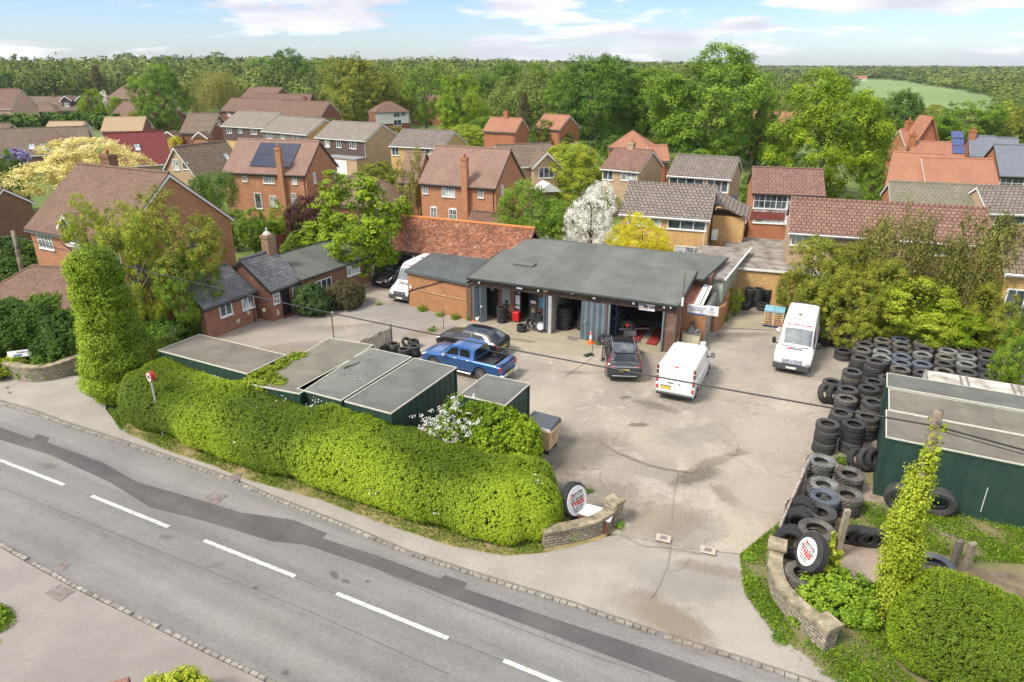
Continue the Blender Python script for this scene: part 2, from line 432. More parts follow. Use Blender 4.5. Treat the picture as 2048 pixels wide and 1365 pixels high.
for a,b in (((-70,892),(0,921)),((-2,920),(128,970)),((183,992),(337,1054)),((408,1081),(590,1153)),((673,1187),(896,1277)),((1007,1321),(1260,1424))):
    A,B = G(*a,-0.052),G(*b,-0.052); d = (B-A).normalized(); nrm = Vector((-d.y,d.x,0))*0.075
    if a[0] == -70: A,B = A-d*2.2,B-d*1.9
    dm.quad(A-nrm,B-nrm,B+nrm,A+nrm)
o = dm.build('road_marking',PAINT,uv=False); struct(o)
cm = MB()
SEAM = plain('tar_seam',(0.09,0.085,0.08),0.8,0.3,8)
for pl in ([(128,971),(183,993)],[(337,1055),(408,1082)],[(590,1154),(673,1188)],[(896,1278),(1007,1322)],[(0,975),(250,1075),(600,1215),(900,1350)],[(650,1090),(900,1205),(1150,1300),(1300,1350)]):
    for a,b in zip(pl,pl[1:]):
        A,B = G(*a,-0.0535),G(*b,-0.0535); d = (B-A).normalized(); nrm = Vector((-d.y,d.x,0))*0.011; cm.quad(A-nrm,B-nrm,B+nrm,A+nrm)
struct(cm.build('road_seam',SEAM,uv=False))
# far pavement
VERGE = [(1130,1062),(1240,1072),(1330,1092),(1400,1103),(1480,1112),(1520,1195),(1580,1275),(1660,1330),(1770,1390),(2100,1520)]
HF = [(-60,770),(0,750),(60,757),(150,752),(205,760),(212,820),(240,855),(330,892),(420,922),(500,955),(640,992),(760,1037),(900,1082),(1010,1104),(1090,1100),(1130,1085)]
pv = [(x,y-7) for x,y in FARK if -700 < x < 2200]+[(2100,1515),(1770,1395),(1650,1330),(1560,1270),(1490,1175),(1480,1110),(1400,1100),(1330,1090),(1240,1070)]+[(x,y) for x,y in reversed(HF)]+[(-300,690)]
sheet('pavement',pv,0.0,PAVEM,0.1)
sheet('near_pavement',[(x,y+7) for x,y in NEARK]+[(1500,2300),(-400,1900),(-500,1100)],0.0,PAVEN,0.1)
SETT = plain('granite_sett',(0.28,0.26,0.225),0.9,0.35,2.2,fine=25,col2='635c52')
def kerb(pl,name):
    mb = MB(); P = [G(x,y,0) for x,y in pl]; L = [0]
    for a,b in zip(P,P[1:]): L.append(L[-1]+(b-a).length)
    s = 0; rnd = random.Random(3)
    def at(s_):
        for i in range(len(P)-1):
            if s_ <= L[i+1]:
                t = (s_-L[i])/(L[i+1]-L[i]); return P[i].lerp(P[i+1],t),(P[i+1]-P[i]).normalized()
        return P[-1],(P[-1]-P[-2]).normalized()
    while s < L[-1]-0.3:
        l = rnd.uniform(0.20,0.36); p,d = at(s+l/2)
        if rnd.random() > 0.04:
            M = Matrix.Translation(p)@Matrix.Rotation(math.atan2(d.y,d.x)+rnd.uniform(-.04,.04),4,'Z')
            w = rnd.uniform(0.055,0.07); mb.bbox(-l/2+.012,l/2-.012,-w,w,-0.09,rnd.uniform(0.008,0.022),0.012,M=M)
        s += l
    struct(mb.build(name,SETT,uv=False))
kerb(NEARK,'near_kerb'); kerb(FARK,'kerb')
# verges of dry grass
sheet('verge',[(250,770),(238,820),(252,866),(330,900),(420,930),(500,962),(640,1000),(760,1046),(900,1092),(1010,1112),(1090,1106),(1200,1080),(1245,1050),(1235,1035),(1100,1000),(700,900),(400,780)],0.006,DRY)
sheet('right_verge',[(1560,1045),(1490,1120),(1500,1185),(1570,1280),(1640,1335),(1760,1400),(2150,1530),(2300,1200),(2300,900),(1750,930),(1640,960)],0.01,plain('verge_grass','5c5f36',0.95,0.35,0.9,fine=22,col2='85755a'))
sheet('corner_verge',[(-120,1180),(-40,1200),(0,1210),(20,1222),(26,1236),(14,1256),(-6,1268),(4,1285),(-10,1300),(-60,1290)],0.008,DRY)
# yard
yard = [(205,760),(150,735),(260,650),(420,640),(600,590),(730,560),(745,490),(800,470),(1500,470),(1620,560),(1800,640),(2060,700),(2400,800),(2300,1000),(1760,960),(1560,1050),(1480,1108),(1400,1099),(1330,1089),(1240,1069),(1130,1050),(1000,1030),(700,940),(400,850),(240,800)]
sheet('yard',yard,0.0,YARDM,0.08)
sheet('left_yard_surface',[(300,690),(420,665),(600,620),(740,580),(800,600),(960,645),(1000,660),(880,700),(830,690),(760,720),(560,720),(330,750)],0.004,asphalt('grey_tarmac',(0.21,0.195,0.18),(0.27,0.25,0.23),0.3,0.4,dust=(0.34,0.285,0.225),dustamt=0.75))
sheet('forecourt',[(1030,660),(925,646),(905,658),(1070,706),(1172,712),(1200,690),(1345,716),(1345,690),(1240,678),(1140,655),(1050,640),(945,632),(935,640)],0.008,CONC)
sheet('concrete_slab',[(1420,600),(1600,600),(1640,660),(1552,661),(1425,655)],0.006,CONC)
sheet('concrete_bay',[(1425,657),(1550,663),(1555,745),(1500,750),(1420,725)],0.005,asphalt('pale_concrete',(0.25,0.215,0.18),(0.36,0.32,0.26),0.3,0.5,cracks=0.8))
# stains and worn patches
OIL = decal('oil_stain',(0.10,0.083,0.065),0.5); OILS = decal('faint_oil',(0.15,0.125,0.10),0.4)
LITE = decal('pale_dust',(0.43,0.37,0.30),0.75); GREYP = decal('grey_patch',(0.30,0.285,0.26),0.45); DIRT = decal('brown_dirt',(0.28,0.215,0.15),0.38)
for i,(x,y,a,b,r,m) in enumerate([
    (1392,952,1.5,0.55,0.45,OIL),(1425,925,1.3,0.4,0.5,OILS),(1312,812,1.3,0.45,-.5,OILS),(1450,990,1.0,0.45,-1.2,OILS),(1278,850,0.6,0.25,0,OIL),
    (1480,905,0.7,0.3,.4,OIL),(1250,795,0.4,0.2,.4,OIL),(1148,745,0.9,0.3,0,OILS),(1380,1060,1.8,1.2,.6,GREYP),(1370,1160,2.0,1.2,0,GREYP),
    (1400,870,2.4,1.1,0.3,GREYP),(1490,765,1.6,1.2,0,LITE),(1540,990,2.2,2.0,0.5,LITE),(1330,1040,1.8,1.3,0.3,DIRT),(1310,1225,2.0,.8,-.7,DIRT),(1350,1245,1.6,.8,-.9,DIRT),
    (1430,1140,1.5,0.35,-.3,DIRT),(1150,905,3.2,1.6,0.6,OILS),(1110,870,1.2,.8,0.6,OILS),(560,700,3.6,1.2,0.3,DIRT),(620,690,1.6,0.7,0,GREYP),(640,655,2.2,1.0,0,GREYP),
    (700,645,3.0,.8,.2,LITE),(760,600,2.6,.8,-.3,LITE),(850,665,1.8,0.9,.5,DIRT),(1190,1000,2.4,1.6,.2,OILS),(1420,620,1.2,.5,0,DIRT),(1500,625,1.8,.6,0,OILS),
    (1480,670,2.2,.5,.1,OILS),(1445,655,1.4,.35,-.1,DIRT),(1650,700,2.0,2.0,0,LITE),(1540,870,3.0,3.0,0,LITE),(1250,700,1.6,.3,-.4,OILS),
    (1040,680,1.2,.25,-.4,OILS),(1080,960,2.5,1.5,.3,OILS),(420,640,2.5,.8,.5,DIRT),(690,590,1.6,1.2,.9,DIRT),(1440,780,3.0,1.5,0,LITE),
    (668,1150,.34,.13,-.9,OIL),(690,1162,.2,.1,-.4,OIL),(735,1163,.1,.08,0,OIL),(570,1345,.12,.12,0,OIL),(510,1175,.1,.1,0,OIL),(330,1072,.3,.12,0,OIL),(205,1070,.2,.1,0,OILS),(95,930,.5,.2,-.3,OILS),(425,1128,.4,.1,.4,OILS)]):
    stain('stain',x,y,a*1.15,b*1.15,m,z=(0.011+0.0012*i) if y < 1130 or x > 1200 else (-0.05+0.0006*i),rot=r)
# curved tar line across the yard and other cracks
def line(name,pl,wd,mat,z):
    mb = MB(); P = [G(x,y,z) for x,y in pl]
    Lf,Rt = [],[]
    for i,p in enumerate(P):
        d = (P[min(i+1,len(P)-1)]-P[max(0,i-1)]).normalized(); n = Vector((-d.y,d.x,0))*wd*(0.7+0.6*random.random()); Lf.append(p+n); Rt.append(p-n)
    for i in range(len(P)-1): mb.quad(Rt[i],Rt[i+1],Lf[i+1],Lf[i])
    struct(mb.build(name,mat,uv=False))
TARL = plain('tar_line',(0.20,0.155,0.115),0.8,0.3,8)
line('tar_line',[(1200,879),(1212,890),(1230,902),(1250,911),(1275,921),(1300,930),(1330,937),(1360,942),(1386,943)],0.035,TARL,0.07)
line('yard_crack',[(1340,1095),(1335,1130),(1322,1160),(1310,1185),(1298,1198)],0.013,TARL,0.071)
line('yard_crack',[(1335,1142),(1360,1138),(1378,1120)],0.010,TARL,0.071)
line('entrance_edge',[(1240,1070),(1262,1078),(1285,1092),(1330,1094),(1365,1100),(1400,1108)],0.015,TARL,0.071)
line('yard_crack',[(1355,945),(1350,975),(1345,1010),(1343,1040)],0.010,TARL,0.071)
line('tarmac_edge',[(1440,845),(1462,865),(1478,890),(1470,910)],0.010,TARL,0.071)
line('apron_joint',[(930,648),(1030,668),(1150,690),(1250,702),(1345,713)],0.02,TARL,0.0125)
line('apron_joint',[(1128,755),(1190,712)],0.03,TARL,0.0125)
line('slab_edge',[(1424,652),(1470,656),(1550,660),(1560,668)],0.05,plain('slab_edge',(0.33,0.29,0.22),0.9,0.3,5),0.05)
# covers in the road and pavement
IRON = plain('iron_cover',(0.20,0.165,0.15),0.8,0.35,5,fine=35)
def cover(pts,z,label,cat='manhole cover'):
    P = [G(x,y,z) for x,y in pts]; c = sum(P,Vector())/len(P)
    a = sum(P[i].x*P[(i+1) % len(P)].y-P[(i+1) % len(P)].x*P[i].y for i in range(len(P)))
    if a < 0: P.reverse()
    mb = MB(); mb.prism([q-Vector((0,0,0.012)) for q in P],(0,0,0.012))
    Q = [c+(q-c)*0.86 for q in P]; mb.prism(Q,(0,0,0.006))
    for k in range(1,5):
        t = k/5; a_,b_ = Q[0].lerp(Q[1],t),Q[-1].lerp(Q[-2] if len(Q) > 3 else Q[0],t)
        if (b_-a_).length > 0.05: mb.tube(a_+Vector((0,0,.006)),b_+Vector((0,0,.006)),0.012,n=4)
    o = mb.build('manhole_cover',IRON,uv=False); tag(o,label,cat); return o
cover([(404,998),(427,985),(455,991),(432,1009)],-0.044,'rusty square iron cover set in the dark strip of the road')
cover([(452,954),(486,945),(478,963)],0.016,'triangular iron cover in the pavement beside the hedge')
cover([(90,1186),(120,1168),(151,1182),(118,1204)],0.016,'large square iron cover in the near pavement')
cover([(112,1131),(127,1122),(142,1129),(124,1142)],-0.044,'weedy drain grate in the road against the near kerb','drain')
cover([(150,769),(157,763),(167,764),(162,770)],0.016,'small cover in the side road mouth below the ivy covered trunk')
cover([(10,776),(14,773),(19,774),(15,777)],0.016,'small square valve lid nearest the curved stone wall','valve lid')
cover([(12,786),(17,783),(24,785),(18,788)],0.016,'small square valve lid nearest the far kerb','valve lid')
for px,py,lab in ((1327,1077,'pale concrete framed valve lid at the left of the yard entrance'),(1416,1101,'pale concrete framed valve lid at the right of the yard entrance')):
    t_ = thing('valve_lid',lab,'valve lid',G(px,py,0.07),R(-20))
    MB().bbox(-.26,.26,-.19,.19,0,.02,.005).build('surround',plain('pale_stone',(0.37,0.32,0.26),0.9,0.15,4),t_)
    MB().bbox(-.12,.12,-.1,.1,.021,.03,.004).build('lid',IRON,t_)
cover([(1133,679),(1138,672),(1158,676),(1153,682)],0.022,'long drain grate in the concrete in front of the garage','drain')
# ================================================================ houses
BR_OR = brick('orange_brick',(0.52,0.20,0.08),(0.36,0.125,0.052),(0.42,0.30,0.21))
BR_RED = brick('red_brick',(0.30,0.095,0.058),(0.21,0.064,0.042),(0.26,0.165,0.12))
BR_COT = brick('cottage_brick',(0.37,0.155,0.095),(0.25,0.095,0.06),(0.28,0.19,0.14))
BR_BRN = brick('brown_brick',(0.27,0.13,0.07),(0.19,0.085,0.045),(0.24,0.17,0.12))
BR_YEL = brick('yellow_brick',(0.66,0.41,0.15),(0.52,0.285,0.095),(0.52,0.38,0.22))
BR_TAN = brick('tan_brick',(0.55,0.385,0.235),(0.44,0.30,0.175),(0.40,0.31,0.22))
BR_NEW = brick('new_red_brick',(0.48,0.17,0.075),(0.40,0.135,0.058),(0.36,0.20,0.13))
CLAD = plain('dark_cladding',(0.085,0.055,0.047),0.8,0.2,2)
CLADG = plain('grey_cladding',(0.13,0.115,0.10),0.8,0.2,2)
RENDERW = plain('white_render',(0.60,0.59,0.56),0.8,0.08,2)
T_CLAY = tiles('clay_tiles',(0.235,0.150,0.105),(0.175,0.108,0.076),(0.10,0.05,0.035),moss=(0.27,0.21,0.15),mossamt=0.35)
T_PINK = tiles('pinkish_clay_tiles',(0.319,0.204,0.157),(0.256,0.159,0.120),(0.160,0.088,0.067),moss=(0.346,0.261,0.193),mossamt=0.35)
T_OLD = tiles('old_orange_tiles',(0.46,0.195,0.105),(0.20,0.075,0.045),(0.13,0.06,0.035),moss=(0.52,0.44,0.32),mossamt=0.75,blotch=0.7)
T_RED = tiles('new_red_tiles',(0.41,0.195,0.118),(0.34,0.155,0.092),(0.24,0.105,0.068),moss=(0.36,0.24,0.16),mossamt=0.3,blotch=0.3)
T_MAROON = tiles('maroon_tiles',(0.20,0.038,0.033),(0.165,0.03,0.028),(0.08,0.015,0.015),tw=0.33,th=0.34,ms=0.03,blotch=0.15,wave=True,rough=0.6)
T_BROWN = tiles('brown_concrete_tiles',(0.245,0.185,0.13),(0.185,0.14,0.10),(0.08,0.045,0.035),tw=0.33,th=0.34,ms=0.035,moss=(0.24,0.21,0.13),mossamt=0.5,wave=True)
T_GREY = tiles('grey_concrete_tiles',(0.27,0.235,0.20),(0.205,0.178,0.15),(0.07,0.042,0.038),tw=0.33,th=0.34,ms=0.04,moss=(0.30,0.26,0.20),mossamt=0.5,wave=True)
T_TAN = tiles('tan_concrete_tiles',(0.43,0.315,0.19),(0.37,0.265,0.155),(0.22,0.155,0.09),tw=0.33,th=0.3,ms=0.03,blotch=0.2)
T_GRNG = tiles('mossy_grey_tiles',(0.245,0.225,0.155),(0.195,0.18,0.125),(0.11,0.10,0.075),tw=0.33,th=0.3,ms=0.03,moss=(0.29,0.27,0.15),mossamt=0.5)
T_LGREY = tiles('light_grey_tiles',(0.27,0.235,0.19),(0.225,0.19,0.155),(0.14,0.12,0.10),tw=0.33,th=0.3,ms=0.025,moss=(0.25,0.23,0.15),mossamt=0.4)
T_ROSE = tiles('red_pantiles',(0.306,0.171,0.128),(0.240,0.130,0.098),(0.095,0.052,0.043),tw=0.32,th=0.33,ms=0.04,moss=(0.385,0.291,0.215),mossamt=0.5,wave=True)
T_SLATE = tiles('blue_slate',(0.165,0.18,0.21),(0.14,0.155,0.18),(0.10,0.11,0.13),tw=0.3,th=0.25,ms=0.012,blotch=0.12,rough=0.6)
T_SLATEO = tiles('old_slate',(0.175,0.18,0.185),(0.105,0.108,0.115),(0.05,0.05,0.052),tw=0.34,th=0.28,ms=0.018,moss=(0.32,0.30,0.26),mossamt=0.55,rough=0.55)
PV = plain('solar_cell',(0.012,0.017,0.04),0.18,0.25,0.8,spec=0.7)
WG = {'n': 0}
def make_window(parent,M,w,h,n=2,bars=0,col=WTRIM,gl=None,name='window',arch=False):
    """frame mesh (proud of the wall) with pane child; local x along wall, y up, z outwards"""
    fw = 0.07 if w > 0.7 else 0.055; mb = MB()
    mb.box(-w/2,w/2,h/2-fw,h/2,-0.02,0.05); mb.box(-w/2,w/2,-h/2,-h/2+fw,-0.02,0.05)
    mb.box(-w/2,-w/2+fw,-h/2+fw,h/2-fw,-0.02,0.05); mb.box(w/2-fw,w/2,-h/2+fw,h/2-fw,-0.02,0.05)
    for k in range(1,n):
        x = -w/2+w*k/n; mb.box(x-fw*0.45,x+fw*0.45,-h/2+fw,h/2-fw,-0.02,0.047)
    if bars:
        for k in range(1,bars+1):
            y = -h/2+h*k/(bars+1); mb.box(-w/2+fw,w/2-fw,y-0.02,y+0.02,-0.02,0.038)
        for k in range(n):
            x = -w/2+w*(k+0.5)/n; mb.box(x-0.014,x+0.014,-h/2+fw,h/2-fw,-0.02,0.032)
    mb.box(-w/2-0.05,w/2+0.05,-h/2-0.05,-h/2-0.001,-0.02,0.10)
    if arch: mb.prism([(-w/2,h/2+.001,0.0),(w/2,h/2+.001,0.0),(w/4,h/2+0.10,0.0),(-w/4,h/2+0.10,0.0)],(0,0,0.05))
    f = mb.build(name,col,parent,M=M,uv=False)
    MB().box(-w/2+0.01,w/2-0.01,-h/2+0.01,h/2-0.01,-0.015,0.012).build('pane',gl or (GCURT if random.random() < 0.35 else GL),f,uv=False)
    return f
def chimney(parent,x,y,z0,z1,w=0.7,d=0.7,mat=BR_RED,pots=1,name='chimney'):
    mb = MB(); mb.box(x-w/2,x+w/2,y-d/2,y+d/2,z0,z1-0.25); mb.box(x-w/2-.05,x+w/2+.05,y-d/2-.05,y+d/2+.05,z1-0.25,z1-0.1); mb.box(x-w/2,x+w/2,y-d/2,y+d/2,z1-0.1,z1)
    c = mb.build(name,mat,parent)
    for k in range(pots):
        px = x+(k-(pots-1)/2)*0.35
        MB().lathe([(0.0,z1-.02),(0.13,z1-.02),(0.11,z1+.2),(0.13,z1+.34),(0.09,z1+.36),(0.08,z1+.1)],10,M=Matrix.Translation((px,y,0))).build('chimney_pot',plain('terracotta',(0.36,0.13,0.07),0.8,0.2),c,smooth=True)
    return c
HOUSES = []
def house(label,e1,e2,rid,ze,wall,roof,ang=None,pitch=38,depth=None,wins=(),chims=(),over=0.3,goff=0.12,trim=WTRIM,clad=None,
          cat='house',name='house',e1a=None,hip=0,ridgecap=None,length=None,flip=False,z0=-0.1,skip_ridge=False,group=None):
    """e1,e2: photo pixels of the near eave's ends at height ze; rid: pixel on the ridge (its middle row)"""
    A,B = G(*e1,ze),G(*e2,ze)
    if ang is not None:
        L = length or (B-A).length; u = Vector((math.cos(R(ang)),math.sin(R(ang)),0)); B = A+u*L
    u = (B-A).normalized(); L = (B-A).length; v = Vector((-u.y,u.x,0))
    if depth is None:
        tp = math.tan(R(pitch)); lo,hi = 2.0,24.0
        mid = (A+B)/2
        rpx,rpy = rid
        for _ in range(40):
            dm_ = (lo+hi)/2; zr = ze+tp*dm_/2
            # pixel row of the ridge line at column rpx
            P = A+v*dm_/2; P.z = zr
            # intersect vertical plane of the ridge with the pixel's ray
            q = onplane(rpx,rpy,P,v)
            if q.z > zr: lo = dm_
            else: hi = dm_
        depth = dm_
    zr = ze+math.tan(R(pitch))*depth/2
    print('HOUSE %-40s L=%.1f D=%.1f zr=%.1f pos=(%.0f,%.0f) ang=%.0f' % (label[:40],L,depth,zr,A.x,A.y,math.degrees(math.atan2(u.y,u.x))))
    # A is eave tip; wall is 'over' behind it
    rz = math.atan2(u.y,u.x)
    t = thing(name,label,cat,(A.x,A.y,0),rz,group)
    D = depth; tp = math.tan(R(pitch)); D2 = D/2
    wz = ze+tp*over-0.05
    # walls
    mb = MB()
    x0,x1,y0,y1 = goff,L-goff,over,D-over
    zt = ze+tp*over-0.12
    if hip: mb.box(x0,x1,y0,y1,z0,zt)
    else:
        zg = zr-0.12
        mb.rings([[(x0,y0,z0),(x0,y1,z0),(x0,y1,zt),(x0,D2,zg),(x0,y0,zt)],[(x1,y0,z0),(x1,y1,z0),(x1,y1,zt),(x1,D2,zg),(x1,y0,zt)]])
    mb.build('wall',wall,t,fixn=True)
    # roof
    mb = MB(); th = 0.10
    if hip:
        h = hip if hip > 0 else D2
        P = [(0,0,ze),(L,0,ze),(L-h,D2,zr),(h,D2,zr)]; mb.quad(*P)
        mb.quad((L,D,ze),(0,D,ze),(h,D2,zr),(L-h,D2,zr)); mb.quad((L,0,ze),(L,D,ze),(L-h,D2,zr)); mb.quad((0,D,ze),(0,0,ze),(h,D2,zr))
        mb.quad((0,0,ze-.001),(0,D,ze-.001),(L,D,ze-.001),(L,0,ze-.001))
    else:
        for s in (0,1):
            yy = lambda y: D-y if s else y
            P = [(0,yy(0),ze),(L,yy(0),ze),(L,D2,zr),(0,D2,zr)]
            if s: P = P[::-1]
            Q = [(x,y,z-th) for x,y,z in P]
            mb.quad(*P); mb.quad(*reversed(Q))
            for k in range(4): mb.quad(P[k],Q[k],Q[(k+1) % 4],P[(k+1) % 4])
    rf = mb.build('roof',roof,t)
    cap = ridgecap or roof
    if not skip_ridge:
        rm = MB(); hh = (hip if hip > 0 else D2) if hip else 0
        rm.tube((hh+.02,D2,zr-0.02),(L-hh-.02,D2,zr-0.02),0.11,n=8)
        if hip:
            for a_,b_ in (((.03,.03),0),((L-.03,.03),1),((.03,D-.03),0),((L-.03,D-.03),1)):
                rm.tube((a_[0],a_[1],ze-.02),((hh if b_ == 0 else L-hh),D2,zr-.02),0.09,n=8)
        rm.build('ridge_tiles',cap,rf)
    # fascia / barge boards and gutter
    fb = MB(); fb.box(0.0,L,0.03,0.055,ze-0.24,ze-0.103)
    if not hip:
        for xx in (0.0,L-0.03):
            for s in (0,1):
                yy = lambda y: D-y if s else y
                a = [(xx-.004,yy(0.002),ze-0.11),(xx-.004,yy(0.002),ze-0.28),(xx-.004,D2,zr-0.30),(xx-.004,D2,zr-0.11)]
                fb.prism(a,(0.038,0,0))
    fb.build('fascia',trim,t,uv=False,fixn=True)
    gm = MB(); gm.tube((0.02,-0.02,ze-0.11),(L-0.02,-0.02,ze-0.11),0.055,n=8)
    gx = L-0.35; gm.tube((gx,0.0,ze-0.11),(gx,over-0.05,ze-0.4),0.035,n=6); gm.tube((gx,over-0.05,ze-0.4),(gx,over-0.05,0),0.035,n=6)
    gm.build('gutter',DARKTRIM if trim is not WTRIM or wall in (BR_OR,BR_RED,BR_NEW) else WTRIM,t,uv=False)
    if clad:
        c0,c1,cm_ = clad
        MB().box(x0+.05,x1-.05,over-0.05,over-0.004,c0,c1).build('cladding',cm_,t)
    Mw = t.matrix_basis
    inv = Matrix.Rotation(-rz,4,'Z')@Matrix.Translation((-A.x,-A.y,0))
    offx = 0.05 if clad else 0.0
    for wi in wins:
        side,px,py,ww,wh = wi[:5]; n = wi[5] if len(wi) > 5 else 2; kw = wi[6] if len(wi) > 6 else {}
        if side == 'F':
            p0 = Vector((A.x,A.y,0))+v*over; q = onplane(px,py,p0,v); l = inv@q
            x = min(max(l.x,x0+ww/2+.1),x1-ww/2-.1); z = min(l.z,zt-wh/2-.06)
            make_window(t,frame((x,over-offx,z),(1,0,0),(0,-1,0)),ww,wh,n,**kw)
        elif side == 'R':
            p0 = Vector((B.x,B.y,0))-u*goff; q = onplane(px,py,p0,u); l = inv@q
            make_window(t,frame((x1,min(max(l.y,y0+.6),y1-.6),l.z),(0,1,0),(1,0,0)),ww,wh,n,**kw)
        elif side == 'L':
            p0 = Vector((A.x,A.y,0))+u*goff; q = onplane(px,py,p0,-u); l = inv@q
            make_window(t,frame((x0,min(max(l.y,y0+.6),y1-.6),l.z),(0,-1,0),(-1,0,0)),ww,wh,n,**kw)
        elif side == 'S':   # skylight on near slope
            nrm = Vector((0,-math.sin(R(pitch)),math.cos(R(pitch))))
            Aw = Vector((A.x,A.y,ze)); nw = (v*-math.sin(R(pitch)) + Vector((0,0,math.cos(R(pitch))))); q = onplane(px,py,Aw,nw); l = inv@q
            l = l+nrm*0.03
            Mx = frame(l,(1,0,0),nrm)
            MB().bbox(-ww/2,ww/2,-wh/2,wh/2,-0.03,0.06,0.01).build('skylight',GREYM,rf,M=Mx,uv=False)
            MB().box(-ww/2+.06,ww/2-.06,-wh/2+.06,wh/2-.06,0.055,0.066).build('skylight_pane',glass('skylight_glass',(0.22,0.25,0.27),0.1),rf,M=Mx,uv=False)
    for ch in chims:
        cx_,cyf,h = ch[:3]; kw = ch[3] if len(ch) > 3 else {}
        zb = ze if cyf < 0.01 else ze+tp*min(cyf,1-cyf)*D-0.4
        chimney(rf if cyf > 0.0 else t,cx_*L,cyf*D,max(0.0,zb),zr+h,**kw)
    t['_L'] = L; t['_D'] = D; t['_zr'] = zr
    HOUSES.append((t,A,u,v,L,D,ze,zr,tp,rf))
    return HOUSES[-1]
def extbox(H,x0,x1,y0,y1,z0,z1,name,mat,uv=True):
    return MB().box(x0,x1,y0,y1,z0,z1).build(name,mat,H[0],uv=uv)
A26 = -27.5
# big brick house left
H = house('big brick house with brown tiled roof behind the ivy covered trunk',(47,457),(258,487),(250,352),5.0,BR_OR,T_CLAY,ang=-28,length=10.3,depth=9.4,pitch=40,trim=WTRIM,
    wins=[('F',91,481,1.75,1.25,4,dict(bars=1)),('F',235,505,1.5,1.3,3,dict(bars=1)),('F',96,545,1.1,1.0,2,dict(bars=1)),('R',386,474,0.95,1.15,2,dict(bars=1)),('F',160,498,1.0,1.4,2,dict(bars=1))],
    chims=[(0.30,0.56,0.75,dict(w=1.0,d=0.7,mat=BR_BRN))])
t = H[0]; L = H[4]
# gabled half dormer on its front
dmr = MB(); dx_ = L*0.50; dmr.rings([[(dx_-.75,.2,4.2),(dx_+.75,.2,4.2),(dx_+.75,.2,5.6),(dx_,.2,6.3),(dx_-.75,.2,5.6)],[(dx_-.75,2.5,4.2),(dx_+.75,2.5,4.2),(dx_+.75,2.5,5.6),(dx_,2.5,6.3),(dx_-.75,2.5,5.6)]])
d_ = dmr.build('dormer',RENDERW,t,fixn=True)
dr = MB()
for s in (-1,1): dr.prism([(dx_,0.0,6.45),(dx_+s*1.0,0.0,5.52),(dx_+s*1.0,0.0,5.42),(dx_,0.0,6.33)],(0,2.7,0))
dr.build('dormer_roof',T_CLAY,d_,fixn=True)
dr = MB()
for s in (-1,1): dr.prism([(dx_,-0.04,6.44),(dx_+s*1.0,-0.04,5.50),(dx_+s*1.0,-0.04,5.30),(dx_,-0.04,6.24)],(0,.035,0))
dr.build('dormer_fascia',WTRIM,d_,fixn=True)
make_window(d_,frame((dx_,.2,5.1),(1,0,0),(0,-1,0)),0.95,1.2,2,bars=1)
# garage with hipped roof lower left
house('small brick garage with hipped brown roof at the left edge',(-70,606),(147,622),(40,530),2.4,BR_RED,T_CLAY,pitch=33,hip=-1,cat='garage',name='garage')
house('brick house end with white barge boards at the left edge',(-200,420),(-42,428),(-20,374),4.2,BR_BRN,T_BROWN,pitch=32)
# solar roof house and its pair
H = house('brick house with dark solar panels and tall side chimney',(443,344),(610,351),(560,280),5.0,BR_OR,T_PINK,pitch=40,trim=DARKTRIM,
    wins=[('F',537,356,1.35,1.15,4,dict(bars=1)),('F',589,359,0.6,1.05,2,dict(bars=1)),('F',489,352,0.6,1.05,2,dict(bars=1)),('F',547,403,0.85,1.2,2,dict(bars=1)),('F',517,402,0.85,1.7,1),('F',588,398,0.6,1.2,2,dict(bars=1)),
          ('R',629,357,0.55,1.1,2,dict(bars=1,arch=True)),('R',673,352,0.5,1.05,2,dict(bars=1,arch=True))])
t,A,u,v,L,D,ze,zr,tp,rf = H
c = chimney(t,L*0.715,0.08,0.0,zr-0.4,w=0.6,d=0.5,mat=BR_OR)
sl_ = math.hypot(D/2,zr-ze); nr = Vector((0,-math.sin(R(40)),math.cos(R(40))))
pb = MB()
for i in range(5):
    for j in range(2):
        pb.box(L*0.31+i*0.98,L*0.31+i*0.98+0.96,0.9+j*1.7,0.9+j*1.7+1.67,0.06,0.10)
Ms = frame(Vector((0,0,ze)),(1,0,0),nr)
pb.build('solar_panel_array',PV,rf,M=Ms,uv=False)
# middle brown-roof brick house
H = house('brick house with wide brown tiled roof and tall side chimney above the barn',(836,366),(991,377),(930,294),5.0,BR_OR,T_PINK,pitch=40,trim=DARKTRIM,
    wins=[('F',897,382,1.45,1.2,4,dict(bars=1)),('F',851,377,0.6,1.05,2,dict(bars=1)),('F',962,385,0.6,1.05,2,dict(bars=1)),('F',868,426,0.75,1.1,2,dict(bars=1,arch=True)),('F',906,430,0.9,1.1,2,dict(bars=1,arch=True)),('R',1004,383,0.5,1.05,2,dict(bars=1,arch=True)),('R',1034,376,.45,1.0,2,dict(bars=1,arch=True))])
t,A,u,v,L,D,ze,zr,tp,rf = H
chimney(t,L*0.615,0.08,0.0,zr-0.5,w=0.6,d=0.5,mat=BR_OR)
# its lower wing
house('lower wing with brown roof joined to the brick house above the barn',(795,365),(838,366),(830,304),4.6,BR_OR,T_PINK,pitch=38,trim=DARKTRIM,cat='house',wins=[('F',806,375,.9,1.5,3,dict(bars=2))])
# garage behind maroon bush
house('brick garage with steep hipped brown roof behind the maroon bush',(615,403),(770,420),(700,352),2.5,BR_RED,T_CLAY,pitch=36,hip=-1,cat='garage',name='garage')
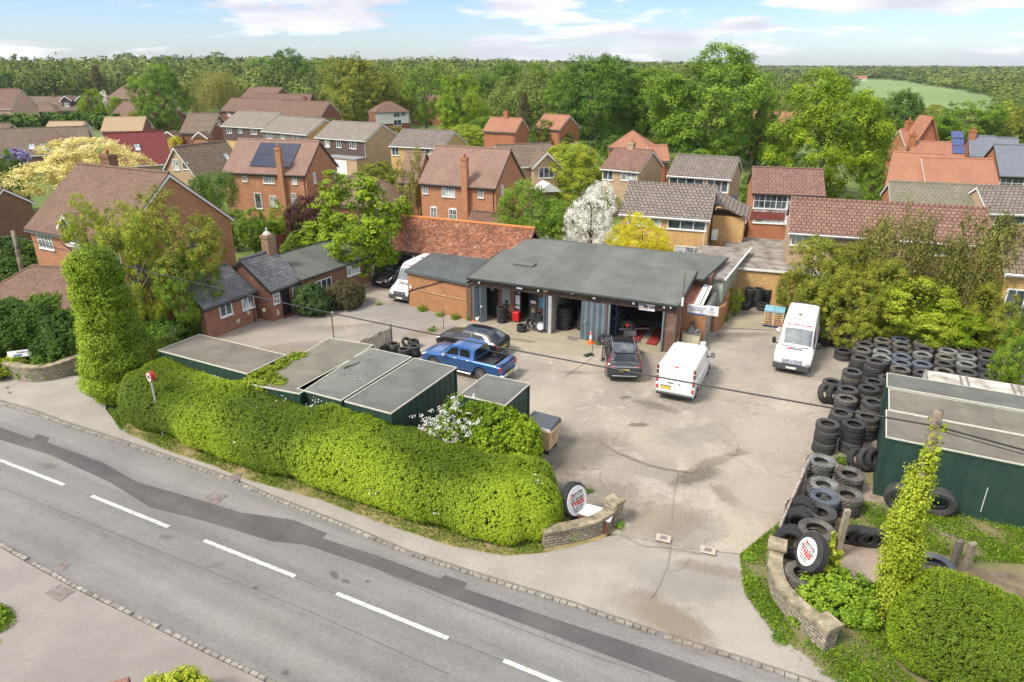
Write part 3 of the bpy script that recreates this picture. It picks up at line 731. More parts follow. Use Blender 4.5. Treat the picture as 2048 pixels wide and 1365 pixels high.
# row of three light roofed houses
RW = dict(pitch=28,group=None)
house('first grey roofed house of the row of three with dark cladding and white windows',(440,252),(527,257),(510,224),5.0,BR_YEL,T_LGREY,clad=(2.4,4.8,CLAD),wins=[('F',459,261,1.3,1.1,2),('F',481,261,.9,1.0,2),('F',508,263,1.5,1.1,3)],**RW)
house('second grey roofed house of the row of three with yellow brick gable',(521,262),(613,270),(595,234),5.0,BR_YEL,T_LGREY,clad=(2.4,4.8,CLADG),wins=[('F',540,271,1.4,1.1,3),('F',566,272,.9,1.0,2),('F',592,275,1.5,1.1,3)],**RW)
H = house('third grey roofed house of the row of three with white garage door',(628,275),(730,282),(706,244),5.0,BR_TAN,T_LGREY,clad=(2.3,4.8,CLAD),wins=[('F',655,287,1.0,1.15,2),('F',678,288,1.0,1.15,2),('F',706,290,1.4,1.2,3)],**RW)
t = H[0]; L = H[4]
MB().box(L*0.35,L*1.0,-2.2,0.25,2.35,2.55).build('porch_roof',plain('flat_felt',(0.24,0.24,0.24),0.9,0.15,1),t)
MB().box(L*0.36,L*0.99,-2.1,0.28,-0.1,2.345).build('garage_wall',BR_TAN,t)
MB().box(L*0.5,L*0.80,-2.16,-2.1,0.0,2.1).build('garage_door',WHITE,t)
H = house('yellow brick house with grey brown roof behind the dense shrub garden',(777,292),(885,297),(850,260),5.0,BR_YEL,T_GREY,pitch=26,wins=[('F',791,302,1.2,1.3,2),('F',845,302,2.4,.9,3),('F',868,303,.9,.9,2)])
sh = thing('garden_shed','small white outbuilding with grey flat roof between two houses','outbuilding',G(768,336,0),R(-6))
MB().box(-1.5,1.5,-1.3,1.3,0,2.3).build('wall',WHITE,sh); MB().box(-1.7,1.7,-1.5,1.5,2.305,2.45).build('roof',plain('flat_felt',None or (0.24,0.24,0.24)),sh); make_window(sh,frame((-.6,-1.3,1.6),(1,0,0),(0,-1,0)),.9,.7,1)
# houses on the left
H = house('long brown tiled house with hipped dormer behind the pale yellow tree',(-90,318),(182,306),(60,256),2.7,BR_BRN,T_BROWN,pitch=38,wins=[('S',64,295,.8,1.1)])
t,A,u,v,L,D,ze,zr,tp,rf = H
dmb = MB(); xx = L*0.73; dmb.rings([[(xx-1.9,0.5,3.2),(xx+1.9,.5,3.2),(xx+1.9,.5,4.5),(xx-1.9,.5,4.5)],[(xx-1.9,3.5,3.2),(xx+1.9,3.5,3.2),(xx+1.9,3.5,4.5),(xx-1.9,3.5,4.5)]]); d_ = dmb.build('dormer',RENDERW,t,fixn=True)
hm = MB(); hm.quad((xx-2.1,.3,4.5),(xx+2.1,.3,4.5),(xx,2.4,6.1)); hm.quad((xx+2.1,.3,4.5),(xx+2.1,4.5,4.6),(xx,4.5,6.1),(xx,2.4,6.1)); hm.quad((xx-2.1,4.5,4.6),(xx-2.1,.3,4.5),(xx,2.4,6.1),(xx,4.5,6.1)); hm.build('dormer_roof',T_CLAY,d_)
make_window(d_,frame((xx,.5,3.95),(1,0,0),(0,-1,0)),2.6,.9,3)
house('maroon tiled chalet house with a skylight and white barge board',(222,335),(346,327),(245,265),2.6,BR_TAN,T_MAROON,pitch=47,wins=[('S',275,296,.7,1.1)],goff=0.25)
H = house('chalet house with steep brown roof and tan brick gable facing left',(398,362),(500,344),(420,285),2.6,BR_TAN,T_BROWN,pitch=48,goff=0.25,wins=[('S',454,315,.7,1.0),('L',352,330,1.1,1.3,2),('L',371,332,1.0,.9,1)])
house('tan roofed bungalow with red brick gable and white barge boards',(200,263),(284,262),(268,234),2.6,BR_RED,T_TAN,pitch=33,wins=[('R',304,253,1.0,.8,2)],goff=.2)
house('tan roofed bungalow with white rendered gable',(86,262),(160,262),(135,243),2.6,RENDERW,T_TAN,pitch=33,goff=.2)
H = house('brown roofed house with red gable and white porches beside the big round tree',(358,266),(420,267),(400,227),3.0,BR_RED,T_BROWN,pitch=40,goff=.2,wins=[('R',437,246,1.3,1.0,2),('F',392,271,1.0,1.0,1)])
t = H[0]; L = H[4]
for xx in (-2.6,L*0.62):
    p_ = MB(); p_.prism([(xx,-2.3,2.2),(xx+3.2,-2.3,2.2),(xx+1.6,-2.3,3.4)],(0,2.6,0)); q_ = p_.build('porch_roof',T_CLAY,t)
    b_ = MB()
    for s in (-1,1): b_.prism([(xx+1.6,-2.36,3.5),(xx+1.6+s*1.75,-2.36,2.25),(xx+1.6+s*1.75,-2.36,2.0),(xx+1.6,-2.36,3.25)],(0,.05,0))
    b_.build('porch_fascia',WTRIM,q_,fixn=True); MB().box(xx+.2,xx+3.0,-2.1,0.3,-.1,2.19).build('porch_wall',BR_OR,t)
H = house('long brown roofed bungalow with two white trimmed dormers far left',(18,222),(160,221),(90,193),3.0,BR_RED,T_BROWN,pitch=36,wins=[('F',134,225,2.2,1.6,2),('F',164,225,1.2,1.2,1)],chims=[(0.55,0.5,0.8)])
t,A,u,v,L,D,ze,zr,tp,rf = H
for fx in (0.80,1.02):
    xx = L*fx; dmb = MB(); y_ = D*0.12; dmb.rings([[(xx-1.3,y_,ze+.6),(xx+1.3,y_,ze+.6),(xx+1.3,y_,zr-1.0),(xx,y_,zr+.1),(xx-1.3,y_,zr-1.0)],[(xx-1.3,D*.5,ze+.6),(xx+1.3,D*.5,ze+.6),(xx+1.3,D*.5,zr-1.0),(xx,D*.5,zr+.1),(xx-1.3,D*.5,zr-1.0)]])
    d_ = dmb.build('dormer',CLAD,t,fixn=True)
    b_ = MB()
    for s in (-1,1): b_.prism([(xx,y_-.3,zr+.35),(xx+s*1.9,y_-.3,zr-1.1),(xx+s*1.9,y_-.3,zr-1.45),(xx,y_-.3,zr)],(0,.06,0))
    b_.build('dormer_fascia',WTRIM,d_,fixn=True)
    b_ = MB()
    for s in (-1,1): b_.prism([(xx,y_-.3,zr+.4),(xx+s*1.9,y_-.3,zr-1.05),(xx+s*1.9,y_-.3,zr-1.15),(xx,y_-.3,zr+.28)],(0,D*.4,0))
    b_.build('dormer_roof',T_CLAY,d_,fixn=True)
    make_window(d_,frame((xx,y_,ze+1.5),(1,0,0),(0,-1,0)),1.4,1.2,2)
house('hipped brown roof bungalow in front of the two dormered house far left',(45,224),(112,224),(78,206),2.8,BR_RED,T_CLAY,pitch=34,hip=-1,wins=[('F',92,230,3.0,1.6,3)])
house('pink gabled house at the far left edge under the trees',(-30,218),(22,218),(6,178),5.0,plain('pink_render',(0.50,0.30,0.24),0.8,0.1,1),T_CLAY,pitch=40)
house('small red gabled roof at the left edge in front of the long hedge',(-50,262),(12,262),(0,247),2.4,BR_RED,T_CLAY,pitch=33)
# centre left background
house('broad brown roofed house with chimney behind the row of three',(545,232),(640,234),(600,202),5.0,BR_RED,T_CLAY,pitch=32,chims=[(0.45,0.55,.9)])
H = house('brown roofed house left of the broad brown roof behind the row',(440,222),(560,226),(500,197),5.0,BR_RED,T_CLAY,pitch=34,wins=[('F',458,228,1.2,1.2,2),('F',532,215,.8,1,1)])
house('far brown roofed house behind the row with dark solar panels',(505,204),(620,204),(560,188),5.0,BR_RED,T_CLAY,pitch=32)
house('far brown roofed house right of the big round tree',(480,195),(545,197),(515,174),5.0,BR_RED,T_CLAY,pitch=34)
house('far low roof showing between two rounded trees at the left',(212,196),(285,200),(250,177),5.0,BR_RED,T_CLAY,pitch=30)
house('far hipped brown roof below the white chimney stack',(235,178),(285,180),(262,154),5.0,BR_RED,T_CLAY,pitch=34,hip=-1)
house('long brown roofed house behind the flowering tree at the left',(215,232),(310,238),(260,205),3.0,BR_RED,T_CLAY,pitch=34)
house('white and brick house with brown hipped roof seen under the tall trees',(750,226),(820,224),(790,203),5.2,BR_RED,T_CLAY,pitch=34,hip=-1,clad=(2.6,5.0,RENDERW),wins=[('F',793,230,1.6,1.2,2),('F',806,226,1.2,1.0,2),('F',795,246,2.0,1.4,2)])
house('brown roof seen between the tall trees left of centre',(820,212),(880,214),(850,190),5.0,BR_RED,T_CLAY,pitch=34)
# centre and right
H = house('tan brick house with brown roof and front gable right of the middle brick house',(1008,335),(1122,330),(1085,287),4.8,BR_TAN,T_BROWN,pitch=30,goff=.2)
t,A,u,v,L,D,ze,zr,tp,rf = H
inv = Matrix.Rotation(-math.atan2(u.y,u.x),4,'Z')@Matrix.Translation((-A.x,-A.y,0))
gx0 = (inv@G(1037,327,4.6)).x+.2; gx1 = (inv@G(1101,330,4.6)).x
gm_ = (gx0+gx1)/2; mb = MB(); mb.rings([[(gx0,-.9,-.1),(gx1,-.9,-.1),(gx1,-.9,4.7),(gm_,-.9,6.2),(gx0,-.9,4.7)],[(gx0,3,-.1),(gx1,3,-.1),(gx1,3,4.7),(gm_,3,6.2),(gx0,3,4.7)]]); g_ = mb.build('front_gable',BR_TAN,t,fixn=True)
b_ = MB()
for s in (-1,1):
    hw = (gx1-gx0)/2+.35; b_.prism([(gm_,-1.2,6.42),(gm_+s*hw,-1.2,4.72),(gm_+s*hw,-1.2,4.5),(gm_,-1.2,6.2)],(0,.06,0))
b_.build('barge_board',WTRIM,g_,fixn=True); b_ = MB()
for s in (-1,1): b_.prism([(gm_,-1.15,6.43),(gm_+s*hw,-1.15,4.73),(gm_+s*hw,-1.15,4.66),(gm_,-1.15,6.34)],(0,4.6,0))
b_.build('gable_roof',T_BROWN,g_,fixn=True); make_window(g_,frame((gm_,-.9,4.1),(1,0,0),(0,-1,0)),1.9,1.2,3)
por = MB(); por.prism([(gm_-2,-3.4,2.3),(gm_+1.0,-3.4,2.3),(gm_-.5,-3.4,3.3)],(0,2.6,0)); por.build('porch_roof',WTRIM,t)
H = house('orange roofed yellow brick house with small chimney and white windows',(1200,337),(1278,344),(1240,296),5.0,BR_TAN,T_ROSE,pitch=30,goff=.15,wins=[('F',1258,352,1.9,1.1,3),('F',1215,350,1.3,1.1,2)],chims=[(0.42,0.52,0.7,dict(mat=BR_TAN))])
H = house('tan brick house with grey roof and wide white windows behind the yellow brick house',(1333,350),(1463,359),(1416,312),5.0,BR_TAN,T_GREY,pitch=28,goff=.15,wins=[('F',1365,361,3.6,1.2,4),('F',1438,368,2.2,1.4,3)])
H = house('near yellow brick house with grey tiled roof behind the garage',(1237,427),(1421,440),(1350,368),5.0,BR_YEL,T_GREY,pitch=30,goff=.15,wins=[('F',1394,447,2.9,0.95,3),('F',1290,433,2.6,0.9,3),('F',1378,505,2.2,.9,3),('R',1438,460,.7,1.3,1)])
t,A,u,v,L,D,ze,zr,tp,rf = H
mb = MB(); mb.box(L-.1,L+2.3,D*0.55,D*1.15,-.1,4.6); e_ = mb.build('side_extension',BR_YEL,t)
mb = MB(); mb.prism([(L-.3,D*.5,5.9),(L+2.6,D*.5,4.65),(L+2.6,D*.5,4.5),(L-.3,D*.5,5.7)],(0,D*.7,0)); mb.build('side_roof',T_GREY,e_,fixn=True)
mb = MB(); mb.box(L+.02,L+.45,D*.38,D*.38+.9,2.9,3.6); mb.build('air_conditioner',WHITE,t,uv=False)
make_window(t,frame((L+.0-.14,D*.22,2.2),(0,1,0),(1,0,0)),1.4,1.2,3)
MB().tube((L-.06,D*.3,0),(L-.06,D*.3,5.5),.05,n=6).build('drain_pipe',DARKTRIM,t,uv=False)
H = house('orange brick house with white lattice windows and conservatory right of the back lane',(1504,386),(1652,392),(1590,337),5.0,BR_NEW,T_ROSE,pitch=28,goff=.15,wins=[('F',1536,396,3.9,1.4,4,dict(bars=1)),('F',1627,393,2.9,1.3,3,dict(bars=1)),('F',1542,432,3.0,1.4,3)],trim=DARKTRIM)
t,A,u,v,L,D,ze,zr,tp,rf = H
MB().box(L*0.5,L*.98,-2.0,.28,2.4,2.6).build('porch_roof',WTRIM,t); MB().box(L*0.56,L*.9,-1.9,.28,-.1,2.39).build('porch_wall',RENDERW,t); MB().box(.15,L*.5,.2,.29,2.6,3.3).build('tile_hanging',plain('dark_red_hanging',(0.17,0.04,0.03),0.8,.2),t)
MB().box(-4.6,-.2,-.5,4.5,2.3,2.5).build('carport_roof',WTRIM,t); MB().box(-4.4,-1.6,.3,4.3,-.1,2.29).build('carport_wall',BR_BRN,t)
pm = MB(); pm.box(-3.6,-1.0,1.2,2.8,0,.06); pm.build('tilted_panel',PV,t,M=Matrix.Translation((0,.6,2.7))@Matrix.Rotation(R(30),4,'X'),uv=False)
H = house('long red tiled house behind the bushy trees at the right',(1577,464),(1990,492),(1800,407),5.0,BR_TAN,T_ROSE,pitch=30,goff=.15,wins=[('F',1618,480,2.4,0.9,3),('F',1900,500,2.4,.9,3)],depth=None)
house('house with mossy grey tiled roof behind the long red roof',(1782,406),(1962,415),(1880,367),5.0,BR_NEW,T_GRNG,pitch=30,goff=.15)
H = house('grey brown pantiled house with white window at the right edge',(1978,426),(2120,430),(2030,373),5.0,BR_TAN,T_GREY,pitch=30,wins=[('F',2020,437,2.2,1.0,2)])
H = house('yellow brick house with brown roof cut by the right edge',(2012,545),(2190,560),(2060,452),5.2,BR_YEL,T_BROWN,pitch=32,wins=[('F',2044,615,1.8,2.0,2,dict(bars=1))],over=.35)
house('wide salmon tiled roof house with its right half lower',(1770,372),(1880,380),(1820,305),5.0,BR_NEW,T_RED,pitch=36,goff=.1)
house('wide salmon tiled roof house right of its taller twin',(1855,380),(2003,385),(1930,317),5.0,BR_NEW,T_RED,pitch=36,goff=.1)
H = house('salmon tiled house with three blue solar panels on its roof',(1822,320),(1930,324),(1880,284),5.0,BR_NEW,T_RED,pitch=36,goff=.1,chims=[(0.02,0.4,.9,dict(mat=BR_NEW))])
t,A,u,v,L,D,ze,zr,tp,rf = H
pb = MB()
for j in range(3): pb.box(L*.78,L*.78+1.3,1.3+j*1.35,1.3+j*1.35+1.2,.06,.1)
pb.build('solar_panel_array',plain('blue_cell',(0.03,0.05,0.16),.25,.2,spec=.7),rf,M=frame(Vector((0,0,ze)),(1,0,0),(0,-math.sin(R(36)),math.cos(R(36)))),uv=False)
# the two gabled red house with chimneys
H = house('tall brick house with tan edged gable facing the camera and two chimneys',(1812,292),(1868,292),(1840,258),6.0,BR_NEW,T_RED,pitch=40,chims=[(.3,.5,1.0,dict(mat=BR_NEW)),(.95,.5,.6,dict(mat=BR_NEW))])
t,A,u,v,L,D,ze,zr,tp,rf = H
gw = L*.9; g0 = L*.1; mb = MB(); gm_ = g0+gw/2
mb.rings([[(g0,-1,-.1),(g0+gw,-1,-.1),(g0+gw,-1,5.4),(gm_,-1,9.4),(g0,-1,5.4)],[(g0,D*.5,-.1),(g0+gw,D*.5,-.1),(g0+gw,D*.5,5.4),(gm_,D*.5,9.4),(g0,D*.5,5.4)]]); g_ = mb.build('front_gable',BR_NEW,t,fixn=True); b_ = MB()
for s in (-1,1): b_.prism([(gm_,-1.3,9.7),(gm_+s*(gw/2+.4),-1.3,5.4),(gm_+s*(gw/2+.4),-1.3,5.2),(gm_,-1.3,9.45)],(0,D*.5+1,0))
b_.build('gable_roof',T_RED,g_,fixn=True)
house('small salmon roofed gabled house beside the tall gabled brick house',(1798,284),(1824,286),(1812,262),5.0,BR_NEW,T_RED,pitch=38)
house('blue slate roofed house nearer the right edge',(2000,352),(2120,356),(2050,290),5.2,BR_NEW,T_SLATE,pitch=38,wins=[('F',2020,361,2.2,1.6,2,dict(bars=1))],trim=DARKTRIM)
house('blue slate roofed house with orange chimney behind the right edge houses',(1939,313),(1995,315),(1970,272),5.2,BR_NEW,T_SLATE,pitch=38,trim=DARKTRIM,chims=[(.12,.45,.7,dict(mat=BR_NEW))])
house('blue slate roofed house farthest right of the pair with no chimney',(1990,316),(2040,318),(2018,276),5.0,BR_NEW,T_SLATE,pitch=36,trim=DARKTRIM)
house('orange brick house with pale red roof left of the tall bright tree',(1500,255),(1588,258),(1566,224),5.2,BR_NEW,T_RED,pitch=36,wins=[('F',1568,262,1.6,1.3,2,dict(bars=1))])
house('red roofed house left of the conifer in the centre',(965,262),(1030,265),(995,235),5.2,BR_NEW,T_RED,pitch=36,chims=[(.5,.5,1.0,dict(mat=BR_NEW))])
house('red roofed house right of the conifer in the centre',(1066,256),(1118,260),(1088,228),5.2,BR_NEW,T_RED,pitch=36)
house('dark red roofed house between the two largest oaks',(1215,295),(1300,298),(1250,262),5.2,BR_NEW,T_RED,pitch=36,hip=-1)
house('salmon roofed house under the widest oak',(1300,322),(1340,322),(1320,290),5.2,BR_NEW,T_RED,pitch=36)
house('distant pale farmhouse with red roof at the edge of the field',(1705,157.5),(1735,157.6),(1718,152),5.0,RENDERW,T_RED,pitch=36)
# far white industrial unit and its stack
f_ = thing('warehouse','far white curved roof warehouse beyond the trees at the left','warehouse',G(240,173,0),0)
mb = MB(); prof = [(math.cos(a)*10,math.sin(a)*2.5+5.5) for a in [math.pi*k/12 for k in range(13)]]
mb.rings([[(x,0,z) for x,z in prof]+[(-10,0,-1),(10,0,-1)],[(x,40,z) for x,z in prof]+[(-10,40,-1),(10,40,-1)]]); mb.build('wall',plain('pale_metal',(0.55,0.6,0.63),.5,.05),f_,fixn=True)
st = thing('chimney_stack','far white chimney stack rising beside the round tree at the left','chimney',G(286,174,0),0)
MB().tube((0,0,0),(0,0,ztop(284,125,G(286,174,0).y)),1.1,.9,12).build('flue',WHITE,st,uv=False)
MB().tube((0,0,ztop(284,125,G(286,174,0).y)),(0,0,ztop(284,125,G(286,174,0).y)+.5),1.0,1.0,12).build('cap',GREYM,st,uv=False)
# back lane, pavement, bins
struct(sheet('back_lane',[(1452,470),(1600,478),(1700,500),(1700,520),(1590,512),(1470,498)],0.003,asphalt('lane_asphalt',(0.16,0.165,0.175),(0.19,0.195,0.20),.2,.4)))
struct(sheet('lane_pavement',[(1470,466),(1490,472),(1600,482),(1640,490),(1640,478),(1590,470),(1500,462)],0.05,PAVEM))
GRN = plain('green_bin',(0.06,0.13,0.07),.45,.1); BLU = plain('blue_bin',(0.03,0.06,0.17),.45,.1)
def wheelie(px,py,mat,label,rz=0):
    t = thing('wheelie_bin',label,'bin',G(px,py,0.05),rz); mb = MB()
    mb.rings([[(-.22,-.25,.08),(.22,-.25,.08),(.22,.2,.08),(-.22,.2,.08)],[(-.29,-.36,.98),(.29,-.36,.98),(.29,.33,.98),(-.29,.33,.98)]]); mb.build('body',mat,t,uv=False)
    MB().bbox(-.31,.31,-.4,.38,.985,1.07,.03).build('lid',mat,t,uv=False)
    for s in (-1,1): MB().tube((s*.2,.28,.1),(s*.27,.28,.1),.1,n=10).build('wheel',BLACK,t,uv=False)
wheelie(1492,476,GRN,'green wheelie bin leftmost of the four beside the lane',.1); wheelie(1500,474,BLU,'blue wheelie bin half hidden behind the leftmost green bin',0)
wheelie(1511,476,BLU,'blue wheelie bin standing between the two green bins',-.1); wheelie(1534,478,GRN,'green wheelie bin rightmost of the four beside the lane',0)
wheelie(1462,487,BLU,'lone blue wheelie bin at the corner of the yellow brick house',0)
# ================================================================ tyres (meshes shared by every tyre of a kind)
def tyre_mesh(name,Ro,W,Ri,mat,lugs=0,seed=0):
    mb = MB(); h = W/2; s = 0.82
    prof = [(Ri,-h*.62),(Ri+.015,-h*.78),(Ri+(Ro-Ri)*.35,-h),(Ri+(Ro-Ri)*.75,-h*.98),(Ro-.02,-h*.80),(Ro,-h*.70),(Ro,-h*.42),(Ro-.014,-h*.40),(Ro-.014,-h*.32),(Ro,-h*.30),(Ro,-h*.04),(Ro-.014,-h*.03),(Ro-.014,h*.03),(Ro,h*.04),(Ro,h*.30),(Ro-.014,h*.32),(Ro-.014,h*.40),(Ro,h*.42),(Ro,h*.70),(Ro-.02,h*.80),(Ri+(Ro-Ri)*.75,h*.98),(Ri+(Ro-Ri)*.35,h),(Ri+.015,h*.78),(Ri,h*.62),(Ri+.03,h*.5),(Ri+(Ro-Ri)*.7,h*.7),(Ro-.05,h*.4),(Ro-.05,-h*.4),(Ri+(Ro-Ri)*.7,-h*.7),(Ri+.03,-h*.5)]
    if lugs: prof = [(r-.03 if i in range(4,20) else r,z) for i,(r,z) in enumerate(prof)]
    mb.lathe(prof,28,closed=True)
    if lugs:
        for k in range(lugs):
            a = 2*math.pi*k/lugs
            for sd in (-1,1):
                M = Matrix.Rotation(a+(0 if sd > 0 else math.pi/lugs),4,'Z')
                w = 0.045; z0,z1 = sd*h*.02,sd*h*.98; P = []
                tw = 0.20
                mb.rings([[M@Vector((Ro-.05,-w,z0)),M@Vector((Ro-.05,w,z0)),M@Vector((Ro+.012,w*.8,z0)),M@Vector((Ro+.012,-w*.8,z0))],
                          [M@Vector((Ro-.09,-w+tw,z1)),M@Vector((Ro-.09,w+tw,z1)),M@Vector((Ro-.025,w+tw,z1*.95)),M@Vector((Ro-.025,-w+tw,z1*.95))]])
    o = mb.build(name,mat,smooth=True,uv=False,fixn=True); sharp(o,30); me = o.data; bpy.data.objects.remove(o); return me
RUBB = [plain('rubber_a',(0.026,0.025,0.025),.8,.35,3),plain('rubber_b',(0.045,0.042,0.040),.85,.35,3),plain('rubber_dusty',(0.095,0.085,0.072),.9,.4,2.5,col2='2a2725'),
        plain('rubber_tan',(0.125,0.113,0.088),.9,.4,2,col2='2c2823'),plain('rubber_blue',(0.072,0.082,0.10),.9,.3,2),plain('rubber_grey',(0.15,0.152,0.145),.9,.35,3,col2='3d3e39')]
TM = {}
def tyre_me(kind,mi):
    k = (kind,mi)
    if k not in TM:
        Ro,W,Ri,lg = {'truck': (.48,.285,.275,0),'big': (.52,.30,.29,0),'car': (.325,.215,.215,0),'van': (.35,.225,.215,0),'tractor': (.54,.42,.27,20),'lorry': (.60,.38,.33,0)}[kind]
        TM[k] = tyre_mesh('tyre',Ro,W,Ri,RUBB[mi],lg)
    return TM[k]
THK = {'truck': .285,'big': .30,'car': .215,'van': .225,'tractor': .42,'lorry': .38}
RAD = {'truck': .48,'big': .52,'car': .325,'van': .35,'tractor': .54,'lorry': .60}
def tyre(kind,mi,loc,label,group=None,rot=(0,0,0)):
    o = bpy.data.objects.new('tyre',tyre_me(kind,mi)); C.objects.link(o); o.location = loc
    o.rotation_euler = (rot[0],rot[1],rot[2] if rot[2] else random.uniform(0,6)) if not rot[0] else rot
    tag(o,label,'tyre',group); return o
ORD = ['first','second','third','fourth','fifth','sixth','seventh','eighth','ninth']
def stack(kind,x,y,n,where,group,mi=None,top=None,z0=0.0):
    th = THK[kind]*.985; res = []
    for k in range(n):
        ti = n-1-k
        m_ = (top if (ti == 0 and top is not None) else (mi if mi is not None else random.choice((0,0,1,1,2))))
        lab = ('top tyre of ' if ti == 0 else ('bottom tyre of ' if k == 0 else ORD[ti]+' tyre down in ')) + where
        res.append(tyre(kind,m_,(x+random.uniform(-.03,.03),y+random.uniform(-.03,.03),z0+th*(k+.5)),lab,group,(random.uniform(-.015,.015) or .001,random.uniform(-.015,.015),random.uniform(0,6))))
    return res
def leantyre(kind,mi,p,ang,lean,label,group=None):
    """upright tyre: wheel axis horizontal at heading ang, leaned by lean"""
    M = Matrix.Rotation(ang,4,'Z')@Matrix.Rotation(math.pi/2-lean,4,'X')
    o = bpy.data.objects.new('tyre',tyre_me(kind,mi)); C.objects.link(o)
    r = RAD[kind]; h = THK[kind]/2
    zc = r*math.cos(lean)+h*abs(math.sin(lean))
    o.rotation_euler = M.to_euler(); o.location = (p[0],p[1],(p[2] if len(p) > 2 else 0)+zc); tag(o,label,'tyre',group); return o

# ================================================================ garage
FELT = None
def felt(name,c1,c2,strip=1.0,dark=(0.10,0.11,0.105)):
    t = NT(name); uv = t.co('UV')
    rot = t.n('ShaderNodeMapping',{0: uv}); rot.inputs['Rotation'].default_value = (0,0,R(90))
    b = t.n('ShaderNodeTexBrick',{'Vector': rot,'Color1': lin(c1),'Color2': lin(c2),'Mortar': lin(dark),'Scale': 1.0,'Mortar Size': .016,'Mortar Smooth': .5,'Brick Width': 9.0,'Row Height': strip})
    k = t.mix(.6,b,t.ramp(t.noise(uv,.45,7,.65),(.35,.62),(.62,1.08)),'MULTIPLY')
    st_ = t.n('ShaderNodeMapping',{0: uv}); st_.inputs['Scale'].default_value = (1.6,.25,1)
    k = t.mix(t.ramp(t.noise(st_,.9,7,.7),(.60,0.0),(.72,.55)),k,(0.085,0.09,0.085))
    k = t.mix(.35,k,t.ramp(t.noise(uv,45,2,.8),(.3,.35),(.65,1.15)),'MULTIPLY')
    t.P(Base_Color=k.outputs[0],Roughness=.9,Specular_IOR_Level=.2); t.bump(b.outputs['Fac'],-.5,.01); return t.m
FELTM = felt('grey_green_felt',(0.145,0.152,0.135),(0.125,0.132,0.118))
FELTD = felt('dark_felt',(0.105,0.115,0.112),(0.09,0.10,0.097),1.1,(0.05,0.055,0.055))
FELTG = felt('annex_felt',(0.125,0.135,0.115),(0.10,0.11,0.095),.95,(0.19,0.195,0.17))
GRAVR = plain('gravel_roof',(0.27,0.245,0.215),.95,.35,1.2,fine=26,col2='5a4f45')
BEAM = plain('brown_timber',(0.085,0.05,0.035),.8,.35,3,fine=18)
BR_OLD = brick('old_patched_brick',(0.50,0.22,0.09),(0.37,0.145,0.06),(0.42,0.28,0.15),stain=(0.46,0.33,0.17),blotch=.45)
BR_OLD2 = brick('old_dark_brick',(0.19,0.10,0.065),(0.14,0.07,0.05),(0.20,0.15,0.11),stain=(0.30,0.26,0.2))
STEEL = plain('grey_blue_steel',(0.145,0.18,0.20),.55,.18,2.5)
BLOCKW = plain('whitewashed_block',(0.40,0.40,0.37),.9,.2,2.5,fine=14)
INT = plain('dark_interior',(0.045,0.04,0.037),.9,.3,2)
OX,OY,GA = -2.5,42.1,R(-24.3)
gt = thing('garage','long flat roofed tyre garage with grey green felt roof and open bays','garage',(OX,OY,0),GA)
gM = Matrix.Translation((OX,OY,0))@Matrix.Rotation(GA,4,'Z'); gI = gM.inverted()
gfr = gM.to_3x3()@Vector((0,1,0))
def gl(px,py,y=0.0):
    """local (x,z) on garage plane y=const for a pixel"""
    q = gI@onplane(px,py,gM@Vector((0,y,0)),gfr); return q.x,q.z
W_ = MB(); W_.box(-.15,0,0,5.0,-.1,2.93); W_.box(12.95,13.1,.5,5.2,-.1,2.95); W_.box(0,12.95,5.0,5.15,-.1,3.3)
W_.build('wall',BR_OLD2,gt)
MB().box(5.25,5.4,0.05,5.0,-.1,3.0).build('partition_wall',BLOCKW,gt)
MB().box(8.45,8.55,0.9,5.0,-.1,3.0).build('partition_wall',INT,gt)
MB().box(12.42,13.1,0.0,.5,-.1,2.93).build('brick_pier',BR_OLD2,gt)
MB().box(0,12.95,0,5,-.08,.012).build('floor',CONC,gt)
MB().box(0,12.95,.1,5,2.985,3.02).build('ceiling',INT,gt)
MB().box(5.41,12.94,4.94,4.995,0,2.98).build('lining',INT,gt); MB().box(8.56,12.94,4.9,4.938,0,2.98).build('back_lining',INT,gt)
bm_ = MB(); bm_.box(-.12,13.1,-.06,.04,2.50,2.97); bm_.build('beam',BEAM,gt)
# roofs
rf_ = MB()
def slab(mb,P,th=.14):
    Q = [(x,y,z-th) for x,y,z in P]; mb.quad(*P); mb.quad(*reversed(Q))
    for k in range(len(P)): mb.quad(P[k],Q[k],Q[(k+1) % len(P)],P[(k+1) % len(P)])
slab(rf_,[(-.3,-.32,3.04),(13.22,-.32,3.04),(13.22,5.2,3.62),(-.3,5.2,3.62)])
fr_ = rf_.build('roof',FELTM,gt)
l_ = MB(); l_.tube((-.3,-.31,3.0),(13.22,-.31,3.0),.075,n=8); l_.tube((13.2,-.31,3.0),(13.2,5.2,3.58),.07,n=8); l_.tube((-.28,-.31,3.0),(-.28,5.2,3.58),.06,n=8)
l_.build('roof_edge',FELTD,fr_,uv=False)
hx,hz = 3.3,3.5
MB().bbox(-.75,.75,-.3,.3,0,.16,.04).build('roof_hatch',FELTM,fr_,M=Matrix.Translation((2.35,2.9,3.37))@Matrix.Rotation(R(6),4,'X'))
b_ = MB()
b_.quad((.2,5.21,3.60),(11.9,5.21,3.60),(11.2,7.4,4.02),(.6,7.4,4.02)); b_.quad((14.4,10.0,3.45),(.2,10.0,3.45),(.6,7.4,4.02),(11.2,7.4,4.02)); b_.quad((13.75,4.3,3.40),(14.4,10.0,3.45),(11.2,7.4,4.02),(11.9,5.21,3.60)); b_.quad((11.9,5.21,3.6),(13.23,5.21,3.6),(13.3,4.3,3.41),(13.75,4.3,3.4)) ; b_.quad((.2,10.0,3.45),(.2,5.21,3.6),(.6,7.4,4.02))
br_ = b_.build('rear_roof',FELTM,gt,fixn=True)
